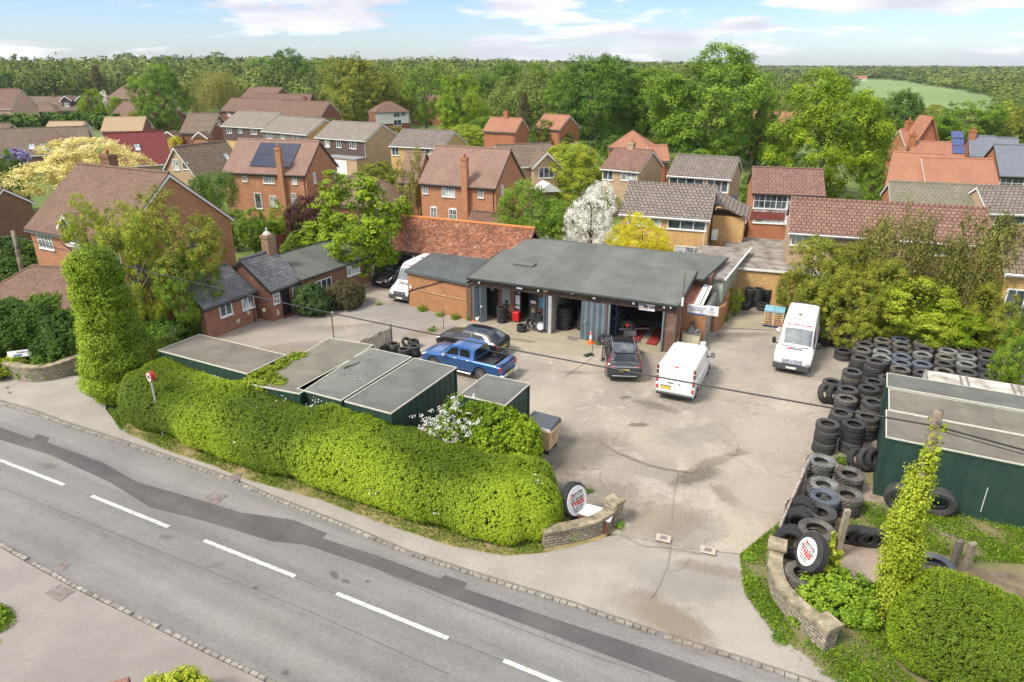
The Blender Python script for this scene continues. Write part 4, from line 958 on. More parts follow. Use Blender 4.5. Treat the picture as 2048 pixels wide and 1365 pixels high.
l_ = MB(); l_.tube((13.75,4.3,3.34),(14.4,10,3.39),.08,n=8); l_.tube((13.2,4.3,3.34),(13.75,4.3,3.34),.08,n=8); l_.tube((.2,10,3.39),(14.4,10,3.39),.08,n=8); l_.build('rear_roof_edge',FELTD,br_,uv=False)
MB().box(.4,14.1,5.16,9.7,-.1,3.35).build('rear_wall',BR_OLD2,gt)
# folding steel doors
def folded(x0,x1,n,depth,y,name='folding_door',z0=.03,z1=2.49):
    mb = MB(); pts = []
    for k in range(n+1):
        pts.append((x0+(x1-x0)*k/n,y+(depth if k % 2 else 0)))
    for (a,b),(c,d) in zip(pts,pts[1:]):
        dx,dy = c-a,d-b; l = math.hypot(dx,dy); nx,ny = -dy/l*.02,dx/l*.02
        mb.rings([[(a-nx,b-ny,z0),(c-nx,d-ny,z0),(c+nx,d+ny,z0),(a+nx,b+ny,z0)],[(a-nx,b-ny,z1),(c-nx,d-ny,z1),(c+nx,d+ny,z1),(a+nx,b+ny,z1)]])
    return mb.build(name,STEEL,gt,uv=False)
d_ = folded(.02,.75,3,.45,-.06); MB().tube((.6,-.14,1.15),(.6,-.06,1.15),.05,n=8).build('handle',WHITE,d_,uv=False)
d_ = folded(4.95,5.22,3,.5,-.08)
x165,_z = gl(1163,665,0); x210,_z = gl(1216,680,0)
d_ = folded(x165,x210+.1,10,.16,-.2); MB().bbox(-.03,.03,-.06,0,-.12,.12,.01).build('handle',CHROME,d_,M=Matrix.Translation((x165+.25,-.22,1.2)),uv=False)
x325,_z = gl(1327,693,0); d_ = folded(x325-.15,12.4,4,.55,-.14)
x213,_z = gl(1213,640,0)
MB().box(x213-.07,x213+.07,-.13,.03,0,2.49).build('steel_post',RUST,gt,uv=False)
MB().box(5.24,5.45,-.08,.06,0,2.49).build('pier',BLOCKW,gt)
# shop front, set back under the roof
Y0 = 1.25
sb = MB(); xa,_ = gl(973,600,Y0); xb,_ = gl(996,600,Y0); xc,_ = gl(1029,600,Y0); xd,_ = gl(1041,600,Y0); xe,_ = gl(1055,600,Y0); xf,_ = gl(1075,600,Y0)
BR_SHOP = brick('shop_brick',(0.36,0.20,0.11),(0.25,0.12,0.065),(0.13,0.09,0.07),ms=.016)
sb.box(0.0,xa,Y0,Y0+.12,0,2.98); sb.box(xb,xc,Y0,Y0+.12,0,2.98); sb.box(xf,5.24,Y0,Y0+.12,0,2.98); sb.box(xa,xb,Y0,Y0+.12,2.25,2.98); sb.box(xc,xf,Y0,Y0+.12,2.3,2.98)
sb.build('shop_wall',BR_SHOP,gt)
MB().bbox(xa,xb,Y0+.03,Y0+.08,.12,2.25,.01).build('door',plain('black_door',(0.008,0.007,0.007),.6,.1),gt,uv=False)
MB().box(xa-.06,xb+.1,Y0-.18,Y0-.002,.012,.12).build('door_step',plain('red_step',(0.17,0.07,0.05),.8,.2),gt,uv=False)
def board(x,z,w,h,mat,name,y=Y0,parent=None,rim=True):
    return MB().bbox(-w/2,w/2,-h/2,h/2,0,.02,.004).build(name,mat,parent or gt,M=frame(Vector((x,y-.001,z)),(1,0,0),(0,-1,0)),uv=False)
PAPER = plain('paper_notice',(0.62,0.63,0.62),.6,.06)
board((xa+xb)/2,1.95,.28,.2,plain('green_notice',(0.35,0.42,0.33),.7,.1),'notice',Y0+.028)
x_,z_ = gl(1012,593,Y0); board(x_,z_,.62,1.0,plain('grey_panel',(0.27,0.29,0.29),.6,.1,8),'wall_panel')
FR = MB(); FR.box(xc,xc+.06,Y0-.02,Y0+.1,.1,2.3); FR.box(xd-.03,xd+.03,Y0-.02,Y0+.1,.1,2.3); FR.box(xf-.06,xf,Y0-.02,Y0+.1,.1,2.3); FR.box(xf-.6,xf-.54,Y0-.02,Y0+.1,.1,2.3); FR.box(xc,xf,Y0-.02,Y0+.1,2.24,2.3)
FR.build('shop_door_frame',BLACK,gt,uv=False)
MB().box(xc+.06,xd-.03,Y0+.03,Y0+.05,.12,2.24).build('side_glass',GL,gt,uv=False)
MB().box(xf-.54,xf-.06,Y0+.03,Y0+.05,.12,2.24).build('side_glass',GL,gt,uv=False)
xm = (xc+xd)/2+.02
board(xm,1.45,.42,.62,PAPER,'poster',Y0+.028); board(xm,.95,.42,.16,PAPER,'poster',Y0+.028); board(xm+.1,1.95,.12,.1,PAPER,'poster',Y0+.028)
board(xf-.3,1.45,.36,.18,PAPER,'poster',Y0+.028); board(xf-.3,.9,.24,.3,plain('tan_emblem',(0.3,0.27,0.15),.6,.1),'poster',Y0+.028)
x_,z_ = gl(1086,605,Y0); board(x_,1.5,.45,.75,plain('blue_poster',(0.10,0.33,0.52),.5,.1),'poster')
rb = thing('dispenser','red metal box standing below the posters at the shop door','box',gM@Vector((xm,Y0-.24,.13)),GA); MB().bbox(-.22,.22,-.15,.2,0,.58,.02).build('body',plain('signal_red',(0.60,0.012,0.012),.4,.06),rb,uv=False); MB().box(-.18,.18,-.156,-.151,.08,.5).build('door',plain('deep_red',(0.45,0.01,0.01),.4,.1),rb,uv=False)
# beam fittings: cameras, lamps, sign
def cam_unit(px,py,label):
    x,z = gl(px,py,-.1); t = thing('security_camera',label,'camera',gM@Vector((x,-.062,z)),GA,None)
    MB().tube((0,0,0),(0,-.07,0),.05,n=10).build('mount',WHITE,t,uv=False); mb = MB(); mb.tube((0,-.07,.02),(.03,-.27,-.05),.055,.06,n=10); mb.build('body',WHITE,t,uv=False)
cam_unit(960,563,'white security camera at the left end of the brown beam'); cam_unit(1078,579,'white security camera left of the round yellowish lamp'); cam_unit(1329,612,'white security camera between the sign and the corner pier'); cam_unit(1342,612,'white security camera at the right corner of the beam'); cam_unit(1268,604,'white camera on an angled arm just left of the sign')
def flood(px,py,label,w=.3):
    x,z = gl(px,py,-.15); t = thing('floodlight',label,'floodlight',gM@Vector((x,-.062,z)),GA)
    MB().box(-.03,.03,-.12,0,-.03,.03).build('bracket',BLACK,t,uv=False); MB().bbox(-w/2,w/2,-.1,.1,-.05,.05,.02).build('head',plain('lamp_grey',(0.08,0.09,0.11),.4,.2),t,M=Matrix.Translation((0,-.2,0))@Matrix.Rotation(R(-40),4,'X'),uv=False)
flood(1041,577,'dark floodlight above the shop door',.42); flood(1146,587,'small grey floodlight above the tall tyre stack bay',.2); flood(1190,597,'small tan lamp over the folded steel doors',.22)
x_,z_ = gl(1091,580,-.1); t = thing('round_lamp','round yellowish lamp on the brown beam','lamp',gM@Vector((x_,-.062,z_)),GA); mb = MB(); mb.lathe([(0,.0),(.17,.0),(.17,.06),(.13,.13),(0,.15)],12); mb.build('globe',plain('yellowed_plastic',(0.55,0.45,0.25),.4,.1),t,M=Matrix.Rotation(R(90),4,'X'),uv=False)
x0_,z0_ = gl(1278,611,-.08); x1_,_ = gl(1310,615,-.08)
t = thing('air_line_sign','white sign reading free air line on the brown beam','sign',gM@Vector(((x0_+x1_)/2,-.065,z0_-.02)),GA)
SGN = plain('sign_white',(0.66,0.64,0.62),.5,.05); INK = plain('sign_black',(0.01,0.01,0.01),.6,.05); INKR = plain('sign_red',(0.45,0.02,0.02),.6,.05); INKB = plain('sign_blue',(0.05,0.12,0.35),.6,.05)
sw = (x1_-x0_); MB().bbox(-sw/2,sw/2,-.24,.24,0,.02,.003).build('board',SGN,t,M=frame(Vector((0,0,0)),(1,0,0),(0,-1,0)),uv=False)
def tx(body,size,x,z,mat,parent,y=-.024,**k): return text_mesh(body,size,'lettering',mat,parent,frame(Vector((x,y,z)),(1,0,0),(0,-1,0)),**k)
tx('Free',.22,-sw*.25,.08,INK,t,bold=.006,shear=.3); tx('AIR LINE',.19,sw*.17,-.02,INK,t,bold=.006); tx('WITH OUTLET',.085,-sw*.22,-.14,INKR,t,bold=.002)
# left pier and gable end
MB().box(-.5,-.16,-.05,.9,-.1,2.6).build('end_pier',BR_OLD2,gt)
# drain pipes right side, aerial pole
pl_ = thing('aerial_pole','thin rusty pole rising past the right corner of the garage roof','pole',gM@Vector((13.35,-.1,0)),0); MB().tube((0,0,0),(0,0,4.9),.03,n=8).build('shaft',RUST,pl_,uv=False); MB().box(-.05,.05,-.05,.05,3.0,3.5).build('insulator',WHITE,pl_,uv=False)
# ---- contents of the bays
gg = 'tyres for sale in front of the shop'
def gpos(x,y,z=0.012): return gM@Vector((x,y,z))
def stk(kind,px,py,n,where,mi=0,top=None,grp=gg,z0=.012):
    q = G(px,py,0); global LASTS; LASTS = stack(kind,q.x,q.y,n,where,grp,mi,top,z0)
LABELW = plain('tyre_label',(0.7,0.7,0.68),.5,.05); LABELO = plain('tyre_label_orange',(0.7,0.12,0.03),.5,.05)
def tlabels(px,py,n,r,th,cols,z0=.012):
    q = G(px,py,0); d = Vector((-q.x,-q.y,0)).normalized()
    for k in range(n):
        m_ = cols[k % len(cols)]
        if m_ is None: continue
        o = MB().box(-.09,.09,-.05,.05,0,.006).build('sticker',m_,None,M=frame(LASTS[k].location+d*(r+.004),d.cross(Vector((0,0,1)))*-1,d),uv=False)
        mw = o.matrix_local.copy(); o.parent = LASTS[k]; o.matrix_local = LASTS[k].matrix_basis.inverted()@mw
stk('car',1004,645,5,'the orange labelled stack nearest the steel door'); tlabels(1004,645,4,.325,.212,[LABELW,LABELW,LABELO,LABELO])
stk('van',1018,636,6,'the taller stack beside the grey wall panel'); tlabels(1017,636,6,.35,.222,[None,None,None,LABELW,LABELW,None])
stk('car',1043,663,2,'the pair lying alone on the concrete')
stk('van',1068,641,3,'the stack right of the shop door',0); stk('car',1082,652,4,'the stack beside the white spoked wheel',0); tlabels(1081,652,4,.325,.212,[None,LABELW,LABELW,LABELW])
leantyre('car',0,G(1060,655,0),R(-60),.35,'black tyre with white sticker leaning near the shop door',gg)
# alloy wheel
def wheel_thing(kind,label,p,ang,lean,rimmat,spokes=7,name='wheel',cat='wheel'):
    t = thing(name,label,cat,(p[0],p[1],p[2] if len(p) > 2 else 0)); r = RAD[kind]; zc = r*math.cos(lean)+THK[kind]/2*abs(math.sin(lean))
    M = Matrix.Translation((0,0,zc))@Matrix.Rotation(ang,4,'Z')@Matrix.Rotation(math.pi/2-lean,4,'X')
    o = bpy.data.objects.new('tyre',tyre_me(kind,1)); C.objects.link(o); o.parent = t; o.matrix_local = M
    rim = MB(); ri = {'car': .215,'van': .215,'big': .29,'truck': .27}[kind]; h = THK[kind]/2
    rim.lathe([(ri+.012,h*.72),(ri-.012,h*.74),(ri-.02,h*.5),(ri-.03,-h*.6),(ri+.01,-h*.6)],28)
    for k in range(spokes):
        a = 2*math.pi*k/spokes; Mx = Matrix.Rotation(a,4,'Z'); rim.rings([[Mx@Vector(q) for q in ((.04,-.035,h*.45),(.04,.035,h*.45),(.04,.035,h*.6),(.04,-.035,h*.6))],[Mx@Vector(q) for q in ((ri-.015,-.022,h*.5),(ri-.015,.022,h*.5),(ri-.015,.022,h*.66),(ri-.015,-.022,h*.66))]])
    rim.lathe([(0,h*.62),(.05,h*.62),(.06,h*.4),(0,h*.4)],14)
    r_ = rim.build('rim',rimmat,t,M=M,uv=False,smooth=True,fixn=True); sharp(r_,30); return t
wheel_thing('van','alloy wheel with white spokes leaning at the foot of the tyre stacks',G(1081,664,0),R(-20),.35,WHITE,9)
rimt = thing('bare_metal_wheel','bare silver wheel without a tyre lying against the alloy wheel','wheel',G(1068,661,0),R(30)); mb = MB(); mb.lathe([(.2,-.1),(.19,-.08),(.17,0),(.19,.08),(.2,.1),(.18,.09),(.155,0),(.18,-.09)],20,closed=True); mb.lathe([(0,.02),(.16,.03),(.16,-.0),(0,-.01)],16); mb.build('rim',CHROME,rimt,M=Matrix.Translation((0,0,.2))@Matrix.Rotation(R(70),4,'X'),uv=False,fixn=True)
stk('big',1129,657,5,'the tall stack inside the middle bay',0,grp='tyres inside the middle bay')
for i,(x,y,n) in enumerate([(7.1,1.6,5),(7.3,2.8,6),(6.2,3.2,7),(7.9,1.2,4)]):
    q = gpos(x,y); stack('truck',q.x,q.y,n,'the '+ORD[i]+' dark stack at the back of the middle bay','tyres inside the middle bay',0,z0=.012)
leantyre('van',0,G(1207,690,0),R(-24),.1,'single tyre leaning on the rusty post between the bays')
# wheel with cream rim in the right bay, on a trolley axle
WR = plain('cream_rim',(0.5,0.46,0.36),.5,.1)
wheel_thing('big','large wheel with cream steel rim standing in the right bay',G(1253,672,0),R(-15),.08,WR,0)
rimd = MB(); q = G(1253,672,0)
def steel_disc(parent,M,r,h): 
    mb = MB(); mb.lathe([(.05,h*.3),(.09,h*.5),(r*.75,h*.5),(r*.95,h*.25),(r*.95,h*.15),(.05,h*.15)],24,closed=True); return mb.build('rim_disc',WR,parent,M=M,uv=False,smooth=True,fixn=True)
wt = [o for o in C.objects if o.get('label','').startswith('large wheel with cream')][0]; steel_disc(wt,wt.children[0].matrix_local.copy(),.29,.15)
ax = thing('axle_trolley','red and grey axle on a trolley behind the cream rimmed wheel','trolley',gM@Vector((10.0,1.4,.012)),GA+R(20)); MB().tube((-.6,0,.5),(1.3,.3,.5),.06,n=8).build('axle',GREYM,ax,uv=False); MB().bbox(-.3,.5,-.15,.3,.15,.45,.03).build('body',GREYM,ax,uv=False); MB().tube((-.1,-.2,.85),(-.1,-.1,.85),.12,n=14).build('hand_wheel',plain('bright_red',(0.6,0.05,0.03),.4,.1),ax,uv=False)
leantyre('big',1,G(1232,668,0),R(10),.1,'dark lorry tyre standing at the left of the right bay'); leantyre('truck',0,G(1226,672,0),R(30),.25,'small dark tyre leaning under the blue rack in the right bay')
rk = thing('tyre_rack','blue steel rack of tyres along the left of the right bay','rack',gM@Vector((8.8,.8,.012)),GA)
BLS = plain('blue_steel',(0.03,0.09,0.28),.5,.15)
fm = MB()
for y in (0,1.7,3.4):
    for x in (0,.5): fm.box(x,x+.05,y,y+.05,0,2.6)
for z in (.5,1.15,1.8): fm.box(0,.04,0,3.45,z,z+.04); fm.box(.5,.54,0,3.45,z,z+.04)
fm.build('frame',BLS,rk,uv=False)
for j,z in enumerate((.54,1.19,1.84)):
    for k in range(8):
        q = gM@Vector((9.07,1.2+k*.4,z+.012+.325)); o = bpy.data.objects.new('tyre',tyre_me('car',1)); C.objects.link(o); o.location = q; o.rotation_euler = (R(90),0,GA+R(6)); tag(o,ORD[k]+' tyre from the front on the '+('lower','middle','upper')[j]+' shelf of the blue rack','tyre','tyres on the blue rack')
rp = thing('car_ramp','low red car ramp on the floor of the right bay','ramp',gM@Vector((11.0,2.2,.012)),GA); mb = MB(); mb.box(-.8,-.2,-1.5,1.5,0,.09); mb.box(.3,.9,-1.5,1.5,0,.09); mb.build('plate',plain('red_ramp',(0.27,0.035,0.03),.6,.3,5),rp,uv=False); MB().box(-.2,.3,-.1,.1,.02,.07).build('link',GREYM,rp,uv=False)
# ---- flat roofed brick wing
wp = [G(818,612,0),G(938,641,0),Vector((-.35,49.6,0)),Vector((-5.3,52.0,0))]
wg = thing('brick_wing','small flat roofed orange brick building with dark felt roof left of the garage','building',wp[0],0)
def lc(p,z): return Vector((p.x-wp[0].x,p.y-wp[0].y,z))
MB().rings([[lc(p,-.1) for p in wp],[lc(p,2.42) for p in wp]]).build('wall',BR_OLD,wg,fixn=True)
c_ = sum(wp,Vector())/4; wo_ = [c_+(p-c_)*1.05 for p in wp]
MB().rings([[lc(p,2.425) for p in wo_],[lc(p,2.6) for p in wo_]]).build('roof',FELTD,wg,fixn=True)
fu = (wp[1]-wp[0]).normalized(); fn = Vector((fu.y,-fu.x,0))
def wl(px,py): q = onplane(px,py,wp[0]+fn*.03,fn); return q-wp[0]
cpm = MB(); pts = [wl(817,603),wl(818,582),wl(887,563),wl(937,573)]
for a,b in zip(pts,pts[1:]): cpm.tube(a,b,.035,n=6)
cpm.build('waste_pipe',DARKTRIM,wg,uv=False); cp2 = MB(); pts = [wl(838,580),wl(870,588),wl(937,602)]
for a,b in zip(pts,pts[1:]): cp2.tube(a,b,.03,n=4)
cp2.build('flashing_line',plain('mortar_line',(0.42,0.3,0.16),.9,.2),wg,uv=False)
pp_ = wl(822,574); MB().box(-.08,.08,-.1,.1,0,.05).build('vent_cover',WHITE,wg,M=frame(pp_,fu,fn),uv=False)
cp3 = lc(wp[1],0)
# ---- small brick outbuilding right of garage with signs
ob = thing('brick_outbuilding','low brick outbuilding with red sheet roof and two white signs right of the garage','outbuilding',G(1350,684,0),GA)
obA = ob.matrix_basis.copy(); obM = Matrix.Translation(ob.location)@Matrix.Rotation(GA,4,'Z'); obI = obM.inverted()
def ol(px,py,y=0): q = obI@onplane(px,py,obM@Vector((0,y,0)),obM.to_3x3()@Vector((0,1,0))); return q
wR = ol(1409,660).x
MB().box(-.1,wR,0,.22,-.1,2.42).build('wall',BR_OLD,ob); MB().box(wR-.22,wR,.221,4.0,-.1,2.2).build('side_wall',plain('grey_render',(0.25,0.25,0.22),.9,.25,2),ob)
rr = MB(); slab(rr,[(-.1,.1,2.5),(wR-.5,.1,2.5),(wR-.5,3.2,2.75),(-.1,3.2,2.75)],.06); rr.build('roof',plain('red_oxide_sheet',(0.33,0.12,0.08),.8,.2,2),ob)
rr = MB(); slab(rr,[(wR-.75,.0,2.6),(wR-.45,.0,2.6),(wR-.45,3.2,2.87),(wR-.75,3.2,2.87)],.04); slab(rr,[(wR-.40,.0,2.55),(wR-.25,.0,2.55),(wR-.25,3.2,2.83),(wR-.40,3.2,2.83)],.04); rr.build('gutter_sheet',WHITE,ob,uv=False)
def signboard(px0,py0,px1,py1,label,w,h,band=None,y=-.03):
    a = ol((px0+px1)/2,(py0+py1)/2,y); t = thing('wall_sign',label,'sign',obM@Vector((a.x,y,a.z)),GA)
    MB().bbox(-w/2,w/2,-h/2,h/2,0,.02,.03).build('board',SGN,t,M=frame(Vector((0,0,0)),(1,0,0),(0,-1,0)),uv=False)
    return t
t = signboard(1380,613,1407,627,'wide white sign with rounded corners and a blue band on the brick outbuilding',1.12,.62)
MB().box(-.53,.53,-.29,-.21,.02,.024).build('band',INKB,t,M=frame(Vector((0,0,0)),(1,0,0),(0,-1,0)),uv=False)
tx('MOTORCYCLE & CAR',.105,0,.12,INKB,t,bold=.003); tx('SERVICE CENTRE',.10,0,-.02,INK,t,bold=.002); tx('OPEN',.08,.3,-.13,INK,t)
t = signboard(1414,614,1433,631,'square white sign with blue triangle emblem right of the rounded sign',.78,.60)
mb = MB(); M_ = frame(Vector((0,-.021,.12)),(1,0,0),(0,-1,0)); mb.lathe([(.07,0),(.10,0),(.10,.004),(.07,.004)],18,closed=True); mb.prism([(-.04,-.05,0),(.04,-.05,0),(0,.05,0)],(0,0,.004)); mb.build('emblem',INKB,t,M=M_,uv=False,fixn=True)
tx('BATTERIES',.09,0,-.07,INKB,t); tx('TYRES',.08,0,-.18,INK,t)
# wall end behind, sloping brick wall
bw = thing('boundary_wall','broken brick wall running back from the outbuilding beside the tyre stacks','wall',G(1440,655,0),0)
p0,p1 = G(1442,655,0),G(1462,612,0); dvec = p1-p0; nn = Vector((dvec.y,-dvec.x,0)).normalized()*.12
mb = MB(); z_ = [(0,1.4),(.3,1.35),(.31,1.7),(.6,1.65),(1,1.9)]
for (t0,h0),(t1,h1) in zip(z_,z_[1:]):
    a,b = dvec*t0,dvec*t1
    if (b-a).length < .05: continue
    mb.rings([[a-nn,a+nn,b+nn,b-nn],[a-nn+Vector((0,0,h1)),a+nn+Vector((0,0,h1)),b+nn+Vector((0,0,h1)),b-nn+Vector((0,0,h1))]])
mb.build('brickwork',BR_OLD,bw,fixn=True)
a,b = G(1412,672,0)-p0,Vector((0,0,0)); mb = MB(); nn2 = Vector(((b-a).y,-(b-a).x,0)).normalized()*.11; a = a*.55
mb.rings([[a-nn2,a+nn2,b+nn2,b-nn2],[a-nn2+Vector((0,0,1.5)),a+nn2+Vector((0,0,1.5)),b+nn2+Vector((0,0,1.5)),b-nn2+Vector((0,0,1.5))]]); mb.build('end_wall',BR_OLD,bw,fixn=True)
# green sheet shed with gravel roof behind
gs = thing('sheet_shed','narrow pale green sheet metal shed with gravelly flat roof behind the garage','shed',Vector((11.9,41.6,0)),GA)
gsM = Matrix.Translation((11.9,41.6,0))@Matrix.Rotation(GA,4,'Z')
sq = [gsM.inverted()@G(a_,b_,3.05) for a_,b_ in ((1410,556),(1449,560),(1502,497),(1392,492))]; sc_ = sum(sq,Vector())/4
MB().rings([[Vector(((p_.x-sc_.x)*.93+sc_.x,(p_.y-sc_.y)*.96+sc_.y,z_)) for p_ in sq] for z_ in (-.1,2.95)]).build('wall',plain('pale_green_sheet',(0.30,0.36,0.31),.8,.25,1.5,col2='7b7a66'),gs)
mb = MB(); slab(mb,[(p_.x,p_.y,3.09) for p_ in sq],.12); rr_ = mb.build('roof',GRAVR,gs)
mb = MB(); mb.tube((sq[1].x+.05,sq[1].y,3.05),(sq[2].x+.05,sq[2].y,3.09),.06,n=6); mb.build('gutter',WHITE,rr_,uv=False)
# yellow brick flat roofed building
yb = thing('flat_roof_building','yellow brick flat roofed building with roof light behind the tyre stacks','building',G(1462,603,0),GA)
ybM = Matrix.Translation(yb.location)@Matrix.Rotation(GA+R(6),4,'Z'); yb.rotation_euler = (0,0,GA+R(6))
MB().box(-.8,6.2,0,9.0,-.1,2.45).build('wall',BR_YEL,yb)
MB().box(-.9,6.3,-.12,9.2,2.455,2.62).build('roof',GRAVR,yb); MB().box(-.92,6.32,-.15,-.121,2.40,2.58).build('fascia',WTRIM,yb,uv=False)
MB().bbox(-.8,.8,-1.6,1.6,0,.3,.1).build('roof_light',plain('roof_light',(0.6,0.6,0.58),.4,.1,6),yb,M=Matrix.Translation((5.0,3.2,2.6)),uv=False)
# ---- barn with old tiled roof
H = house('old barn with long mottled orange tiled roof behind the garage',(776,498),(884,513),(930,443),2.5,plain('black_boarding',(0.012,0.011,0.011),.9,.3,3),T_OLD,ang=-24.0,length=11.3,pitch=44,goff=.3,trim=BEAM,name='barn',cat='barn',ridgecap=plain('orange_ridge',(0.50,0.17,0.05),.85,.25,5))
t,A_,u_,v_,L_,D_,ze_,zr_,tp_,rf__ = H
mb = MB()
for f in (.22,.38,.5,.62,.78):
    zt_ = ze_+tp_*min(f,1-f)*D_-.35; mb.box(L_-.28,L_-.18,f*D_-.06,f*D_+.06,ze_-.3,zt_)
mb.box(L_-.28,L_-.16,.3,D_-.3,ze_-.3,ze_-.12); mb.build('gable_timbers',plain('grey_timber',(0.23,0.2,0.165),.9,.25,6),t,uv=False)
mb = MB()
for k in range(5):
    x = .8+k*1.3; mb.prism([(x-.09,.24,2.12),(x+.09,.24,2.12),(x+.05,.24,1.85),(x-.05,.24,1.85)],(0,.02,0))
mb.build('bunting',WHITE,t,uv=False); MB().tube((.2,.25,2.15),(L_*.75,.25,2.15),.012,n=4).build('string',WHITE,t,uv=False)
mb = MB(); mb.prism([(-1.6,1.0,ze_+.2),(-1.5,2.6,zr_+.3),(-.9,2.6,zr_+.3),(-.2,1.0,ze_+.2)],(0,.1,0)); mb.build('slipped_sheet',plain('grey_sheet',(0.2,0.21,0.22),.6,.2),t)
# small black barn gable behind, left
house('small black roofed outbuilding beside the barn behind the fern leaved tree',(775,470),(812,462),(795,425),2.6,plain('black_boarding'  ,(0.012,0.011,0.011)),plain('black_sheet',(0.05,0.055,0.06),.5,.3,1),ang=62,length=3.6,depth=3.4,pitch=42,name='outbuilding',cat='outbuilding',trim=GREYM)
house('low mossy tiled outbuilding between the barn and the white blossom tree',(930,452),(1000,468),(985,425),2.6,BR_RED,tiles('mossy_clay',(0.22,0.12,0.08),(0.16,0.09,0.06),(0.09,0.05,0.04),moss=(0.30,0.26,0.17),mossamt=.7),ang=-24,length=4.5,pitch=40,name='outbuilding',cat='outbuilding',trim=DARKTRIM)
# ---- slate cottage (two sections) and felt annex
H = house('lower left half of the slate roofed brick cottage with two white windows',(408,618),(508,583),(446,533),2.1,BR_COT,T_SLATEO,ang=62,length=4.1,depth=4.9,pitch=31,over=.2,trim=DARKTRIM,name='cottage',cat='cottage',skip_ridge=False,
    wins=[('F',451,619,.95,.85,2,dict(bars=0)),('F',495,605,.95,.85,2,dict(bars=0))])
H2 = house('taller right half of the slate roofed cottage with brick chimney and open dark door',(541,583),(597,560),(500,516),2.15,BR_COT,T_SLATEO,ang=62,length=2.95,depth=4.9,pitch=36,over=.2,trim=DARKTRIM,name='cottage',cat='cottage',
    wins=[('F',552,593,.55,.95,2,dict(bars=2)),('F',590,583,.5,.95,2,dict(bars=2))])
t,A,u,v,L,D,ze,zr,tp,rf = H2
inv2 = Matrix.Rotation(-R(62),4,'Z')@Matrix.Translation((-A.x,-A.y,0)); q = inv2@onplane(572,606,Vector((A.x,A.y,0))+v*.2,v)
MB().box(q.x-.36,q.x+.36,.17,.199,0,1.95).build('door',plain('black_door'  ,(0.008,0.007,0.007)),t,uv=False); MB().box(q.x-.45,q.x+.45,-.05,.19,0,.1).build('door_step',plain('red_step',(0.17,0.07,0.05)),t,uv=False)
BR_CH = brick('chimney_brick',(0.42,0.24,0.13),(0.17,0.075,0.05),(0.33,0.27,0.2),bw=.22,bh=.075)
c = chimney(rf,L*.86,D*.5,zr-.5,zr+1.15,w=.62,d=.62,mat=BR_CH,pots=0); MB().lathe([(0,zr+1.14),(.30,zr+1.14),(.22,zr+1.28),(.08,zr+1.38),(.06,zr+1.6),(0,zr+1.6)],12,M=Matrix.Translation((L*.86,D*.5,0))).build('cowl',plain('pale_cap',(0.42,0.4,0.35),.8,.1),c,uv=False)
PLAS = plain('old_plaster_patch',(0.50,0.42,0.28),.95,.25,6)
for Hh,pxs in ((H,((477,642),(497,626))),(H2,((528,621),(556,625)))):
    t,A,u,v,L,D,ze,zr,tp,rf = Hh
    for px,py in pxs:
        q = (Matrix.Rotation(-R(62),4,'Z')@Matrix.Translation((-A.x,-A.y,0)))@onplane(px,py,Vector((A.x,A.y,0))+v*.2,v); mb = MB(); n_ = 9
        mb.prism([(q.x+math.cos(a)*(.13+.06*math.sin(a*3+px)),.195,q.z+math.sin(a)*(.2+.07*math.cos(a*2+px))) for a in [2*math.pi*k/n_ for k in range(n_)]],(0,.01,0)); mb.build('plaster_patch',PLAS,t,uv=False)
fa = G(624,553,2.3); fz = thing('felt_annex','brick annex with sloping ribbed dark felt roof and two white windows','building',(fa.x,fa.y,0),R(60))
faM = Matrix.Translation((fa.x,fa.y,0))@Matrix.Rotation(R(60),4,'Z')
x0,x1,d_ = -.9,6.25,3.7
mb = MB(); mb.rings([[(x0+.15,.2,-.1),(x1-.15,.2,-.1),(x1-.15,d_-.15,-.1),(x0+.15,d_-.15,-.1)],[(x0+.15,.2,2.2),(x1-.15,.2,2.2),(x1-.15,d_-.15,3.05),(x0+.15,d_-.15,3.05)]]); mb.build('wall',BR_BRN,fz,fixn=True)
mb = MB(); slab(mb,[(x0,0,2.3),(x1,0,2.3),(x1,d_,3.2),(x0,d_,3.2)],.1); r_ = mb.build('roof',FELTG,fz); mb = MB(); mb.tube((x0,d_,3.2),(x1,d_,3.2),.06,n=6); mb.tube((x0,0,2.24),(x1,0,2.24),.055,n=6); mb.build('roof_edge',FELTD,r_,uv=False)
for px,py,ww in ((648,571,1.5),(706,537,1.35)):
    q = faM.inverted()@onplane(px,py,faM@Vector((0,.2,0)),faM.to_3x3()@Vector((0,1,0))); make_window(fz,frame((q.x,.2,q.z),(1,0,0),(0,-1,0)),ww,.95,3,bars=0)
MB().box(x1-1.6,x1+.2,.02,.195,0,.35).build('plinth',plain('stone_plinth',(0.25,0.2,0.15),.9,.3,4),fz)
